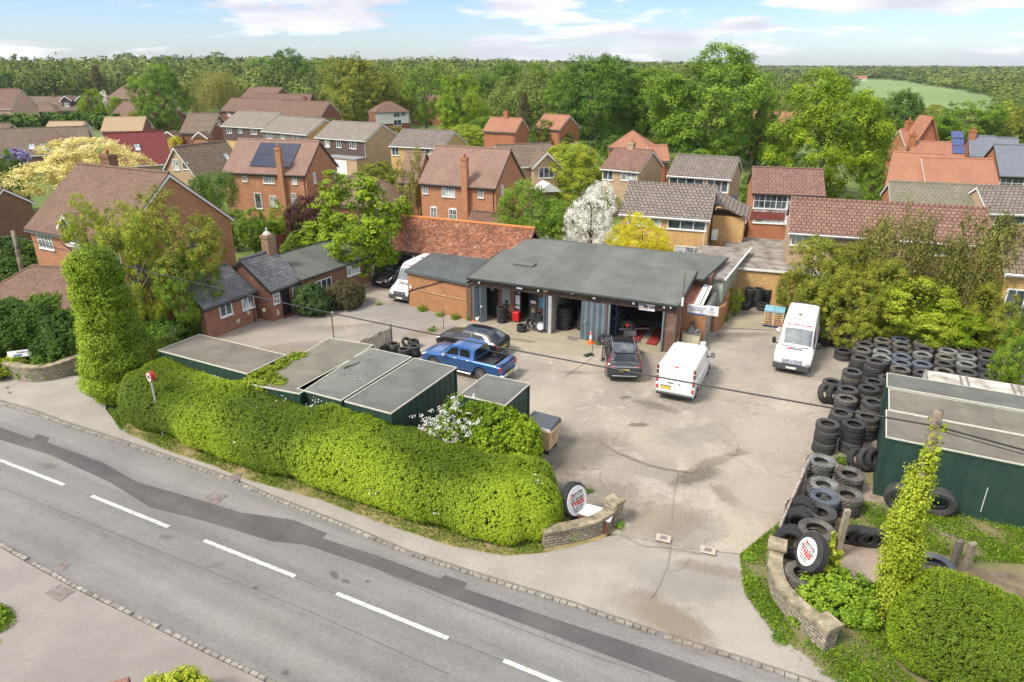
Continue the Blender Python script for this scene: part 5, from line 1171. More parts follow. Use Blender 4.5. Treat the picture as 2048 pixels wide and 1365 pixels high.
# ================================================================ vehicles
def paint(name,col,rough=.3,metal=.0,coat=1.0,dirt=.1):
    return plain(name,col,rough,dirt,1.2,metal=metal,coat=coat)
VG = plain('car_glass',(0.015,0.018,0.02),.06,.3,.8,spec=.8)
VGL = plain('windscreen_glass',(0.13,0.15,0.16),.1,.35,2.0,spec=.8)
LAMPW = plain('headlamp_glass',(0.55,0.56,0.55),.1,.2,8,spec=.8); LAMPR = plain('tail_lamp',(0.50,0.015,0.012),.2,.2,8,spec=.7); LAMPD = plain('dark_tail_lamp',(0.13,0.012,0.015),.2,.3,8,spec=.7)
PLY = plain('yellow_plate',(0.55,0.42,0.05),.5,.05); PLW = plain('white_plate',(0.60,0.60,0.56),.5,.1,9)
ALLOY = plain('alloy',(0.33,0.33,0.33),.35,.15,metal=.6)
class Veh:
    def __init__(s,name,label,cat,pos,heading,st,paintm,axles,rw,track,z0=0.0,archgap=.06,openb=None,arch=True):
        s.t = thing(name,label,cat,(pos.x,pos.y,z0),heading)
        s.st = st; s.ax = axles; s.rw = rw; s.ra = rw+archgap; s.L = st[-1][0]
        xs = set()
        for r in st: xs.add(r[0])
        x = 0
        while x < s.L: xs.add(round(x,3)); x += .09
        for a in axles:
            for k in range(-12,13): xs.add(round(a+s.ra*math.sin(k/12*math.pi/2),3))
        xs = sorted(v for v in xs if 0 <= v <= s.L)
        xs = [x for i,x in enumerate(xs) if i == 0 or x-xs[i-1] > .004]
        s.xs = xs; mb = MB(); n = 8; half = []
        for x in xs: half.append([s.S(x,v) for v in range(n)])
        s.mb = mb
        full = [[p for p in h]+[Vector((p.x,-p.y,p.z)) for p in reversed(h[:-1])] for h in half]
        i0 = 0; m = len(full[0])
        for r in full: mb.v += [tuple(p) for p in r]
        for a in range(len(full)-1):
            for k in range(m-1):
                kk = k if k < 7 else m-2-k
                if openb and kk >= 4 and xs[a] >= openb[0]-.001 and xs[a+1] <= openb[1]+.001: continue
                mb.f.append((a*m+k,(a+1)*m+k,(a+1)*m+k+1,a*m+k+1)); mb.m.append(0)
        mb.f.append(tuple(range(m))); mb.m.append(0); mb.f.append(tuple(reversed([(len(full)-1)*m+k for k in range(m)]))); mb.m.append(0)
        s.body = mb.build('body',paintm,s.t,smooth=True,uv=False,fixn=True); sharp(s.body,32)
        hw = min(r[4] for r in st if .3 < r[0] < s.L-.3)-.28
        zb = min(r[1] for r in st if .3 < r[0] < s.L-.3)
        MB().box(.12,s.L-.12,-hw,hw,zb-.05,zb+.35).build('underbody',BLACK,s.t,uv=False)
        for a in axles: MB().box(a-s.ra-.02,a+s.ra+.02,-(track/2-.20),track/2-.20,zb,rw*2+.1).build('wheel_housing',BLACK,s.t,uv=False)
    def row(s,x):
        st = s.st
        for i in range(len(st)-1):
            if st[i][0] <= x <= st[i+1][0]:
                t = (x-st[i][0])/max(1e-6,st[i+1][0]-st[i][0]); return [a+(b-a)*t for a,b in zip(st[i],st[i+1])]
        return st[-1] if x > st[-1][0] else st[0]
    def S(s,x,v):
        _,zb,zs,zr,hs,hb,hr = s.row(x)
        za = 0
        for a in s.ax:
            d = abs(x-a)
            if d < s.ra: za = max(za,math.sqrt(s.ra**2-d*d)+s.rw)
        hm = max(hs,hb)+.012
        z2 = zb+(zs-zb)*.55
        P = [(hs-.12,max(zb,za)),(hs,max(zb+.03,za)),(hm,max(z2,za+.02)),(hb+.005,max(zs-.07,za+.03)),(hb-.05,max(zs,za+.04)),(hr+.035,zr-.075 if zr-zs > .2 else zs+(zr-zs)*.5),(hr-.05,zr-.012),(0,zr+.012)]
        i = min(6,int(v)); t = v-i
        a,b = P[i],P[i+1]
        return Vector((x,a[0]+(b[0]-a[0])*t,a[1]+(b[1]-a[1])*t))
    def patch(s,name,c,mat,off=.008,both=True,parent=None,n=10,m=6,mirror_v=False):
        """c: four (x,v) corners: lower rear, lower front, upper front, upper rear"""
        sides = (1,-1) if both else (1,)
        r = []
        for sd in sides:
            mb = MB(); g = []
            for j in range(m+1):
                row = []
                for i in range(n+1):
                    a,b = i/n,j/m
                    x = (c[0][0]*(1-a)+c[1][0]*a)*(1-b)+(c[3][0]*(1-a)+c[2][0]*a)*b; v = (c[0][1]*(1-a)+c[1][1]*a)*(1-b)+(c[3][1]*(1-a)+c[2][1]*a)*b
                    p = s.S(x,v); e = .02; dx = s.S(min(x+e,s.L),v)-s.S(max(0,x-e),v); dv = s.S(x,min(v+.05,7))-s.S(x,max(0,v-.05)); nn = dx.cross(dv)
                    nn = nn.normalized() if nn.length > 1e-9 else Vector((0,0,1))
                    if nn.y < 0 and abs(nn.y) > .2: nn = -nn
                    if abs(nn.y) <= .2 and nn.z < 0: nn = -nn
                    p = p+nn*off; row.append(Vector((p.x,p.y*sd,p.z)))
                g.append(row)
            mb.v = [tuple(p) for row in g for p in row]
            for j in range(m):
                for i in range(n): mb.f.append((j*(n+1)+i,j*(n+1)+i+1,(j+1)*(n+1)+i+1,(j+1)*(n+1)+i)); mb.m.append(0)
            r.append(mb.build(name,mat,parent or s.t,uv=False,smooth=True))
        return r
    def top(s,name,xa,xb,va,vb,mat,off=.008,n=8,parent=None):
        """patch across the centre line between x=xa (v>=va) and x=xb (v>=vb)"""
        mb = MB(); m = 16; g = []
        for i in range(n+1):
            a = i/n; x = xa+(xb-xa)*a; v0 = va+(vb-va)*a; row = []
            for j in range(m+1):
                b = j/m*2-1; v = 7-(7-v0)*abs(b); p = s.S(x,v); dx = s.S(min(x+.02,s.L),v)-s.S(max(0,x-.02),v); nn = Vector((-dx.z,0,dx.x)).normalized()
                if nn.z < 0: nn = -nn
                p = p+nn*off; row.append(Vector((p.x,p.y*(1 if b < 0 else -1),p.z)))
            g.append(row)
        mb.v = [tuple(p) for row in g for p in row]
        for i in range(n):
            for j in range(m): mb.f.append((i*(m+1)+j,i*(m+1)+j+1,(i+1)*(m+1)+j+1,(i+1)*(m+1)+j)); mb.m.append(0)
        return mb.build(name,mat,parent or s.t,uv=False,smooth=True,fixn=False)
    def wheels(s,track,w,rimmat,ri=.2,spokes=5,steer=0,skip=()):
        r = s.rw
        for ai,a in enumerate(s.ax):
            for sd in (1,-1):
                if (ai,sd) in skip: continue
                M = Matrix.Translation((a,sd*(track/2-w/2),r))@Matrix.Rotation(-math.pi/2*sd,4,'X')
                mb = MB(); h = w/2; mb.lathe([(ri,-h*.8),(ri+.02,-h),(r-.05,-h),(r-.008,-h*.8),(r,-h*.5),(r,h*.5),(r-.008,h*.8),(r-.05,h),(ri+.02,h),(ri,h*.8)],28,closed=True)
                o = mb.build('wheel',RUBB[0],s.t,M=M,uv=False,smooth=True,fixn=True); sharp(o,35)
                rm = MB(); rm.lathe([(0,h*.25),(ri-.03,h*.2),(ri+.002,h*.2),(ri+.002,h*.86),(ri-.018,h*.9),(ri-.03,h*.6),(ri-.035,h*.22)],28)
                k2 = rm.build('rim',BLACK if spokes else rimmat,o,uv=False,smooth=True,fixn=True); sharp(k2,35)
                if spokes:
                    sp = MB()
                    for k in range(spokes):
                        Mx = Matrix.Rotation(2*math.pi*k/spokes,4,'Z')
                        for dd in (-.028,.028): sp.rings([[Mx@Vector(q) for q in ((.02,dd-.014,h*.55),(.02,dd+.014,h*.55),(.02,dd+.014,h*.8),(.02,dd-.014,h*.8))],[Mx@Vector(q) for q in ((ri-.01,dd*1.9-.014,h*.6),(ri-.01,dd*1.9+.014,h*.6),(ri-.01,dd*1.9+.014,h*.88),(ri-.01,dd*1.9-.014,h*.88))]])
                    sp.lathe([(ri-.005,h*.6),(ri+.006,h*.9),(ri-.02,h*.92),(ri-.02,h*.6)],28,closed=True); sp.lathe([(0,h*.84),(.05,h*.84),(.055,h*.5)],12)
                    sp.build('spokes',rimmat,o,uv=False,fixn=True)
    def mirror(s,x,z,y,mat=BLACK,w=.16,h=.15):
        for sd in (1,-1):
            mb = MB(); mb.bbox(-.07,.07,-w/2,w/2,-h/2,h/2,.03); mb.tube((0,-sd*w/2,-h/3),(0,-sd*(w/2+.1),-h/2),.025,n=6)
            o = mb.build('door_mirror',mat,s.t,M=Matrix.Translation((x,sd*(y+w/2+.04),z)),uv=False); MB().box(-.078,-.071,-w/2+.02,w/2-.02,-h/2+.02,h/2-.02).build('mirror_glass',CHROME,o,uv=False)
    def plate(s,x,z,mat,y=0,face=1,w=.52,h=.115,tilt=0):
        MB().bbox(-w/2,w/2,-h/2,h/2,0,.012,.003).build('number_plate',mat,s.t,M=frame(Vector((x,y,z)),(0,face,0),(face,0,math.sin(tilt))),uv=False)
    def logo(s,M,sc_=1.0):
        """the firm's badge: red initial block and black band with white lettering"""
        o = MB().prism([(-.34,-.12,0),(-.17,-.12,0),(-.17,.12,0),(-.26,.12,0)],(0,0,.004)).build('badge',INKR,s.t,M=M@Matrix.Scale(sc_,4),uv=False,fixn=True)
        MB().box(-.165,.34,-.085,.085,0,.004).build('band',INK,o,uv=False)
        text_mesh('ondham',.15,'lettering',SGN,o,Matrix.Translation((.09,0,.006)),bold=.003); text_mesh('L',.2,'lettering',SGN,o,Matrix.Translation((-.215,0,.006)),bold=.004)
        return o
def seam(v,x,va,vb,w=.008,x2=None): v.patch('door_seam',((x,va),(x+w,va),((x2 or x)+w,vb),(x2 or x,vb)),BLACK,.004,n=1,m=8)
def hdl(v,x,vv,mat,ln=.16):
    for sd in (1,-1):
        p = v.S(x,vv); MB().bbox(-ln/2,ln/2,0,.03,-.018,.018,.008).build('door_handle',mat,v.t,M=Matrix.Translation((x,sd*(p.y+.004)-(0.03 if sd < 0 else 0),p.z)),uv=False)
def gpt(px,py): return G(px,py,0)
def origin(px,py,heading,dx,dy):
    """vehicle origin (rear centre) so that its local point (dx,dy) lies at ground pixel"""
    q = G(px,py,0); c,s_ = math.cos(heading),math.sin(heading); return Vector((q.x-dx*c+dy*s_,q.y-dx*s_-dy*c,0))
# ---- blue pickup (front points left/away)
hd = R(151); BLUEP = paint('metallic_blue',(0.012,0.085,0.26),.28,.45)
st = [(0.0,.62,.98,1.00,.80,.84,.76),(.04,.45,1.06,1.08,.86,.89,.80),(.3,.42,1.09,1.11,.89,.905,.82),(1.62,.42,1.09,1.11,.89,.91,.82),(1.63,.42,1.10,1.12,.89,.91,.82),(1.66,.42,1.11,1.62,.89,.91,.66),(1.95,.42,1.12,1.71,.89,.91,.64),(2.7,.42,1.12,1.73,.89,.91,.64),(3.15,.42,1.10,1.65,.89,.91,.64),(3.85,.42,1.06,1.12,.89,.90,.76),(4.5,.42,1.0,1.07,.89,.89,.74),(4.9,.44,.92,.99,.86,.86,.68),(5.12,.46,.80,.86,.78,.78,.60),(5.22,.5,.70,.74,.68,.68,.5)]
q = origin(961,763,hd,1.22,.86)
P1 = Veh('pickup_truck','metallic blue double cab pickup parked beside the black hatchback','pickup truck',q,hd,st,BLUEP,(1.22,4.2),.385,1.76,openb=(.3,1.62))
P1.wheels(1.76,.25,ALLOY,.23,6)
P1.patch('side_window',((2.62,4.15),(3.62,4.15),(3.08,4.85),(2.66,4.85)),VG); P1.patch('side_window',((1.86,4.15),(2.52,4.15),(2.56,4.85),(1.98,4.85)),VG)
P1.top('windscreen',3.82,3.22,5.3,5.6,VG,.01); P1.patch('headlight',((4.82,3.0),(5.1,3.0),(5.06,4.0),(4.7,4.2)),LAMPW,.01)
for x in (1.76,2.58,3.55): seam(P1,x,1.2,4)
hdl(P1,1.98,3.1,CHROME); hdl(P1,2.8,3.1,CHROME)
mb = MB(); mb.box(.34,1.60,-.70,.70,.60,.64); mb.box(.32,.36,-.74,.74,.64,1.07); mb.box(1.58,1.61,-.74,.74,.64,1.07); mb.box(.36,1.58,-.76,-.72,.64,1.08); mb.box(.36,1.58,.72,.76,.64,1.08)
for sd in (-1,1): mb.box(.3,1.62,sd*.76-.06,sd*.76+.06,1.08,1.10); mb.tube((1.22-.0,sd*.70,.72),(1.22,sd*.50,.72),.30,n=16)
mb.box(.06,.3,-.80,.80,1.075,1.09); mb.build('load_bed',BLACK,P1.t,uv=False)
MB().box(1.625,1.64,-.58,.58,1.2,1.62).build('rear_window',VG,P1.t,uv=False)
mb = MB(); mb.tube((.25,-.85,.30),(0,-.8,.50),.03,n=6)
mb = MB(); mb.bbox(-.16,.06,-.82,.82,.44,.56,.03); mb.build('rear_bumper',CHROME,P1.t,uv=False); P1.plate(-.165,.56,PLY,0,-1); MB().bbox(-.2,-.17,-.75,-.35,.42,.62,.01).build('tow_plate',WHITE,P1.t,uv=False)
for sd in (1,-1): MB().bbox(-.02,.10,sd*.80-.09,sd*.80+.09,.72,1.02,.02).build('tail_light',LAMPR,P1.t,uv=False)
for sd in (1,-1): MB().bbox(1.75,3.7,sd*.93-.08,sd*.93+.08,.33,.38,.02).build('side_step',CHROME,P1.t,uv=False)
P1.mirror(3.42,1.14,.92,CHROME)
fl = P1.patch('arch_trim',((.78,2.15),(1.66,2.15),(1.62,2.5),(.84,2.5)),BLUEP,.02,n=12)
# ---- black hatchback
hd = R(152); BLKP = paint('black_paint',(0.010,0.011,0.014),.4,0,.35)
st = [(0.0,.40,.72,.76,.70,.74,.66),(.07,.24,.90,.96,.82,.85,.76),(.16,.20,.99,1.04,.86,.88,.72),(.62,.19,1.02,1.34,.88,.89,.60),(.8,.19,1.02,1.40,.88,.89,.60),(1.6,.18,1.0,1.44,.88,.89,.62),(2.4,.18,.97,1.41,.88,.89,.61),(3.15,.18,.93,.99,.88,.88,.72),(3.8,.19,.84,.90,.86,.86,.68),(4.12,.22,.70,.76,.78,.78,.6),(4.30,.3,.55,.60,.62,.62,.45)]
q = origin(993,722,hd,0.05,.82)
P2 = Veh('hatchback_car','glossy black hatchback car behind the blue pickup','car',q,hd,st,BLKP,(.78,3.45),.32,1.76)
P2.wheels(1.76,.21,ALLOY,.22,5); P2.patch('side_window',((1.75,4.12),(2.95,4.12),(2.45,4.85),(1.8,4.85)),VG); P2.patch('side_window',((.85,4.3),(1.66,4.12),(1.72,4.85),(1.05,4.8)),VG)
P2.top('windscreen',3.1,2.48,5.35,5.7,VG,.01); P2.top('rear_window',.2,.6,5.4,5.7,VG,.01); P2.top('glass_roof',.95,2.3,5.9,5.9,VG,.006)
P2.patch('tail_light',((.0,3.1),(.42,3.3),(.42,4.0),(.03,4.0)),LAMPR,.014); P2.patch('headlight',((3.85,3.1),(4.2,3.0),(4.1,4.1),(3.8,4.1)),LAMPW,.01)
P2.plate(-.004,.62,PLY,0,-1); P2.mirror(2.95,1.0,.88,BLKP)
for x in (1.70,2.85): seam(P2,x,1.2,4)
hdl(P2,1.9,3.2,BLKP)
MB().tube((-.03,-.6,.34),(-.03,.6,.34),.018,n=6).build('bumper_strip',CHROME,P2.t,uv=False)
# ---- dark brown car nose behind the hatchback
# ---- grey SUV
hd = R(85.5); SUVP = paint('dark_grey_paint',(0.035,0.037,0.043),.25,.3)
st = [(0.0,.50,.80,.84,.76,.80,.70),(.07,.33,.98,1.02,.86,.90,.78),(.14,.28,1.06,1.12,.90,.92,.76),(.52,.27,1.12,1.55,.92,.93,.62),(.7,.27,1.12,1.63,.92,.93,.64),(1.6,.27,1.10,1.68,.92,.93,.66),(2.6,.27,1.08,1.64,.92,.93,.64),(3.4,.27,1.04,1.10,.92,.92,.76),(4.1,.28,.98,1.02,.90,.90,.72),(4.4,.3,.82,.86,.84,.84,.64),(4.58,.38,.66,.70,.7,.7,.5)]
q = origin(1277,754,hd,.92,-.86)
P3 = Veh('suv_car','dark grey family SUV parked tail out with a trolley jack at its left side','car',q,hd,st,SUVP,(.92,3.58),.345,1.84)
P3.wheels(1.84,.22,ALLOY,.23,5,skip=())
P3.patch('side_window',((1.9,4.12),(3.15,4.12),(2.6,4.85),(1.95,4.85)),VG); P3.patch('side_window',((.75,4.25),(1.8,4.12),(1.86,4.85),(.9,4.85)),VG)
P3.top('windscreen',3.36,2.68,5.35,5.7,VG,.01); P3.top('rear_window',.2,.5,5.25,5.6,VG,.012); P3.top('roof_panel',.8,2.4,5.95,5.95,paint('glossy_grey_roof',(0.035,0.037,0.043),.12,.5),.006)  # roof panel in the body colour, only smoother and more metallic
P3.patch('tail_light',((.02,3.5),(.26,3.6),(.34,4.0),(.10,4.0)),LAMPR,.014); P3.patch('tail_light',((.12,4.0),(.30,4.0),(.58,4.85),(.46,4.85)),LAMPR,.014)
for sd in (1,-1):
    MB().bbox(-.015,.04,sd*.62-.16,sd*.62+.16,.84,.93,.012).build('tail_light',LAMPR,P3.t,M=Matrix.Translation((.045,0,.04)),uv=False)
    MB().tube((.75,sd*.60,1.70),(2.5,sd*.60,1.73),.022,n=6).build('roof_rail',CHROME,P3.t,uv=False)
P3.plate(.0,.76,PLY,0,-1); P3.mirror(3.1,1.18,.92,SUVP)
MB().bbox(-.03,.02,-.66,.66,.42,.46,.015).build('bumper_trim',CHROME,P3.t,uv=False); MB().bbox(-.03,.03,-.72,.72,.80,.84,.01).build('tailgate_strip',CHROME,P3.t,M=Matrix.Translation((.04,0,.12)),uv=False)
MB().bbox(-.02,.06,-.58,.58,1.60,1.64,.01).build('spoiler',SUVP,P3.t,M=Matrix.Translation((.46,0,-.04)),uv=False)
for x in (1.85,3.0): seam(P3,x,1.2,4)
MB().tube((1.0,.35,1.68),(.6,.37,1.98),.008,n=5).build('aerial',BLACK,P3.t,uv=False)
jk = thing('trolley_jack','red trolley jack standing at the left rear wheel of the grey SUV','jack',G(1217,742,0),R(60))
JR = plain('jack_red',(0.38,0.02,0.02),.5,.2); mb = MB(); mb.bbox(-.3,.3,-.12,.12,.08,.18,.02); mb.build('body',JR,jk,uv=False); mb = MB(); mb.tube((.2,0,.15),(.75,.1,1.25),.025,n=6); mb.build('handle',JR,jk,uv=False)
for x,y in ((-.28,-.15),(-.28,.15),(.25,-.15),(.25,.15)): MB().tube((x,y-.03,.06),(x,y+.03,.06),.06,n=10).build('wheel',plain('brass_wheel',(0.35,0.28,0.12),.5,.2),jk,uv=False)
j2 = thing('wheel_trolley','tall black wheel trolley leaning against the left side of the grey SUV','trolley',G(1212,722,0),R(65)); mb = MB()
for y in (-.25,.25): mb.tube((0,y,.02),(.05,y*.8,1.5),.025,n=6)
for z in (.3,.8,1.3): mb.tube((0.02,-.24,z),(.02,.24,z),.02,n=6)
mb.bbox(-.2,.25,-.27,.27,.03,.09,.02); mb.build('frame',BLACK,j2,uv=False); MB().tube((.03,.0,.5),(.05,0,1.2),.05,n=8).build('cylinder',JR,j2,uv=False)
j3 = thing('trolley_jack','small dark jack with upright handle beside the traffic cone','jack',G(1178,712,0),R(30)); mb = MB(); mb.bbox(-.3,.25,-.1,.1,.04,.14,.02); mb.build('body',plain('dark_green_metal',(0.03,0.05,0.045),.5,.2),j3,uv=False); MB().tube((.2,0,.1),(.3,0,1.15),.018,n=6).build('handle',BLACK,j3,uv=False)
for x,y in ((-.25,-.12),(-.25,.12),(.2,-.12),(.2,.12)): MB().tube((x,y-.02,.05),(x,y+.02,.05),.05,n=10).build('wheel',BLACK,j3,uv=False)
# ---- traffic cones
def cone(px,py,label,s_=1.0,grey=False):
    t = thing('traffic_cone',label,'traffic cone',G(px,py,0)+Vector((0,0,.012)),R(20)); OR = plain('cone_orange',(0.75,0.13,0.03),.5,.08); MB().bbox(-.2*s_,.2*s_,-.2*s_,.2*s_,0,.05,.02).build('base',OR,t,uv=False)
    mb = MB(); mb.lathe([(.13*s_,.05),(.085*s_,.30*s_),(.085*s_,.30*s_)],16); mb.lathe([(.055*s_,.52*s_),(.03*s_,.72*s_),(0,.72*s_)],16); mb.build('cone_body',OR,t,uv=False,smooth=True); mb = MB(); mb.lathe([(.086*s_,.30*s_),(.055*s_,.52*s_)],16); mb.build('reflective_band',plain('reflective_white',(0.7,0.7,0.68),.4,.05),t,uv=False,smooth=True)
cone(1181,687,'orange and white traffic cone in front of the folded steel doors',1.05); cone(949,642,'orange and white traffic cone at the left end of the garage',.85)
bk = thing('bucket','small white bucket beside the cone at the left end of the garage','bucket',G(955,643,0)+Vector((0,0,.012)),0); MB().lathe([(0,.02),(.1,0),(.13,.28),(.12,.28),(.09,.03)],14).build('shell',WHITE,bk,uv=False,smooth=True)
# ---- white compact van (tail towards camera)
WP = paint('white_van_paint',(0.70,0.70,0.68),.35,0,.5,.05); hd = R(64)
st = [(0.0,.40,1.05,1.86,.88,.92,.80),(.03,.30,1.1,1.93,.92,.955,.84),(.15,.28,1.12,1.96,.94,.965,.86),(3.0,.27,1.12,1.96,.94,.965,.84),(3.35,.27,1.10,1.90,.94,.96,.80),(4.2,.27,1.05,1.16,.93,.94,.78),(4.7,.28,.92,1.0,.90,.90,.72),(4.9,.32,.75,.82,.82,.82,.62),(5.0,.4,.62,.66,.68,.68,.5)]
q = origin(1390,795,hd,.95,-.88)
P4 = Veh('white_van','white compact panel van with bare roof seen from behind','van',q,hd,st,WP,(.95,4.0),.33,1.9)
P4.wheels(1.9,.22,GREYM,.2,0)
P4.patch('side_window',((3.15,4.1),(4.0,4.1),(3.42,4.8),(3.15,4.8)),VG); P4.top('windscreen',4.15,3.45,5.3,5.6,VG,.01)
for sd in (1,-1):
    MB().bbox(-.03,.05,sd*.90-.055,sd*.90+.055,.98,1.86,.02).build('tail_light',LAMPD,P4.t,uv=False); MB().box(-.036,-.031,sd*.90-.045,sd*.90+.045,1.30,1.40).build('reflector',LAMPW,P4.t,uv=False); MB().box(-.036,-.031,sd*.90-.045,sd*.90+.045,1.05,1.22).build('lamp',LAMPR,P4.t,uv=False); MB().box(-.036,-.031,sd*.90-.045,sd*.90+.045,1.62,1.67).build('reflector',LAMPW,P4.t,uv=False)
    MB().bbox(-.04,.04,sd*.88-.05,sd*.88+.05,.62,.82,.015).build('low_lamp',LAMPR,P4.t,uv=False)
MB().bbox(-.10,.06,-.90,.90,.34,.46,.03).build('rear_bumper',BLACK,P4.t,uv=False); P4.plate(-.012,.70,PLY,.45,-1,.5,.14); MB().box(-.02,0,.18,.72,.79,.82).build('plate_strip',BLACK,P4.t,uv=False)
MB().box(-.012,.0,-.003,.006,.55,1.84).build('door_gap',GREYM,P4.t,uv=False); MB().bbox(-.03,0,.08,.36,.98,1.02,.008).build('door_handle',BLACK,P4.t,uv=False); MB().lathe([(0,.02),(.05,.02),(.05,0)],14).build('emblem',CHROME,P4.t,M=frame(Vector((0,-.22,.98)),(0,1,0),(-1,0,0)),uv=False)
MB().bbox(-.01,.03,-.12,.12,1.86,1.91,.006).build('brake_light',LAMPR,P4.t,uv=False)
P4.mirror(3.95,1.2,.93,BLACK,.2,.24); seam(P4,3.05,1.2,6); seam(P4,1.75,1.2,4.9); hdl(P4,3.25,3.4,BLACK)
mb = MB()
for k in range(9): mb.box(.35+k*.31,.42+k*.31,-.70,.70,1.968,1.975)
mb.build('roof_ribs',plain('dirty_white',(0.55,0.54,0.44),.7,.2,3),P4.t,uv=False); P4.top('roof_panel',.12,3.0,6.05,6.05,plain('dirty_white_roof',(0.60,0.59,0.49),.6,.15,1.5),.004)
# ---- high roofed white vans facing the camera
def bigvan(label,q,hd,L_=5.9,kind=0):
    st = [(0.0,.42,1.25,2.40,.90,.95,.72),(.05,.34,1.3,2.46,.96,.99,.76),(.2,.32,1.32,2.50,.97,1.0,.78),(L_-2.1,.32,1.32,2.50,.97,1.0,.78),(L_-1.85,.32,1.30,2.44,.97,1.0,.77),(L_-1.55,.32,1.28,2.22,.97,.99,.77),(L_-.92,.32,1.20,1.36,.96,.97,.78),(L_-.45,.32,1.05,1.22,.95,.95,.74),(L_-.12,.34,.80,.98,.90,.90,.68),(L_,.40,.62,.78,.78,.78,.58)]
    V = Veh('white_van',label,'van',q,hd,st,WP,(.98,L_-1.0),.35,1.96)
    V.wheels(1.96,.23,GREYM,.2,0); V.top('windscreen',L_-.98,L_-1.52,5.25,5.6,VGL,.012); V.patch('side_window',((L_-1.95,4.1),(L_-1.15,4.1),(L_-1.62,4.75),(L_-1.95,4.75)),VG)
    x = L_
    MB().bbox(-.16,.05,-.93,.93,.32,.66,.05).build('front_bumper',plain('bumper_plastic',(0.05,0.052,0.056),.6,.2),V.t,M=Matrix.Translation((x+.0,0,0)),uv=False)
    for sd in (1,-1):
        MB().bbox(-.55,-.08,sd*.91-.05,sd*.91+.05,.34,.60,.04).build('bumper_end',plain('bumper_plastic',(0.05,0.052,0.056)),V.t,M=Matrix.Translation((x,0,0)),uv=False)
    for sd in (1,-1): MB().bbox(-.13,.13,-.17,.17,-.05,.05,.03).build('headlight',LAMPW,V.t,M=frame(Vector((x-.10,sd*.72,.87)),(-sd*.35,1,0),(.85,sd*.3,.55)),uv=False)
    MB().bbox(-.5,.5,-.16,.10,0,.04,.02).build('grille',plain('grille_grey',(0.07,0.075,0.08),.4,.2),V.t,M=frame(Vector((x-.02,0,.80)),(0,1,0),(1,0,.45)),uv=False)
    gb = MB()
    for k in range(3): gb.box(-.46,.46,-.13+k*.08,-.105+k*.08,.041,.05)
    gb.build('grille_bars',CHROME if kind == 0 else BLACK,V.t,M=frame(Vector((x-.02,0,.80)),(0,1,0),(1,0,.45)),uv=False)
    if kind == 0:
        eb = MB(); eb.lathe([(.10,.0),(.12,.0),(.12,.02),(.10,.02)],20,closed=True)
        for k in range(3): a = R(90+120*k); eb.prism([(-.012*math.sin(a),.012*math.cos(a),0),(.012*math.sin(a),-.012*math.cos(a),0),(.11*math.cos(a),.11*math.sin(a),0)],(0,0,.02))
        eb.build('emblem',CHROME,V.t,M=frame(Vector((x+.02,0,.80)),(0,1,0),(1,0,.45)),uv=False,fixn=True)
    V.plate(x+.06,.45,PLW,0,1)
    sx_ = (L_-.45-(L_-.92)); zs = (1.36-1.22)/sx_
    V.logo(frame(Vector((L_-.66,0,1.325)),(0,1,0),(zs,0,1)),1.15)
    hp = frame(Vector((L_-1.66,0,2.44)),(0,1,0),((2.56-2.32)/.3,0,1)); text_mesh('TEL. 01844 352 4486',.15,'lettering',INKR,V.t,frame(Vector((L_-1.675,0,2.345)),(0,1,0),(.8,0,1)),bold=.004)
    V.mirror(L_-1.2,1.45,1.0,BLACK,.2,.34); seam(V,L_-2.1,1.2,6.2); hdl(V,L_-1.9,3.3,BLACK)
    for sd in (1,-1): MB().bbox(-.16,.16,-.03,.03,0,.02,.006).build('bonnet_vent',BLACK,V.t,M=frame(Vector((L_-.86,sd*.52,1.352)),(0,1,0),(zs,0,1)),uv=False)
    MB().lathe([(0,.0),(.12,.0),(.07,.06),(0,.07)],10).build('roof_vent',plain('green_grime',(0.10,0.11,0.08),.9,.3),V.t,M=Matrix.Translation((L_*.45,-.08,2.514)),uv=False)
    MB().box(.02,.12,-.70,.70,2.48,2.54).build('rear_bar',DARKTRIM,V.t,uv=False)
    V.top('roof_panel',.35,L_-2.5,6.0,6.0,plain('dirty_white_roof',(0.60,0.59,0.49)),.004)
    return V
hd = R(-116.5); L0 = 5.35; P5 = bigvan('white high roofed van with dirty roof parked beside the tyre yard',origin(1618,743,hd,L0-1.0,.9),hd,L0)
text_mesh('TYRES',.5,'lettering',INKR,P5.t,frame(Vector((2.0,1.016,1.5)),(-1,0,0),(0,1,0)),bold=.01); text_mesh('TYRES',.5,'lettering',INKR,P5.t,frame(Vector((2.0,-1.016,1.5)),(1,0,0),(0,-1,0)),bold=.01)
hd = R(-115); L0 = 6.0; P6 = bigvan('white high roofed van squeezed between the barn and the flat roofed brick wing',origin(800,608,hd,L0,0),hd,L0,1)
text_mesh('IVECO',.14,'lettering',GREYM,P6.t,frame(Vector((L0-.1,0,1.0)),(0,1,0),(.9,0,1)),bold=.002)
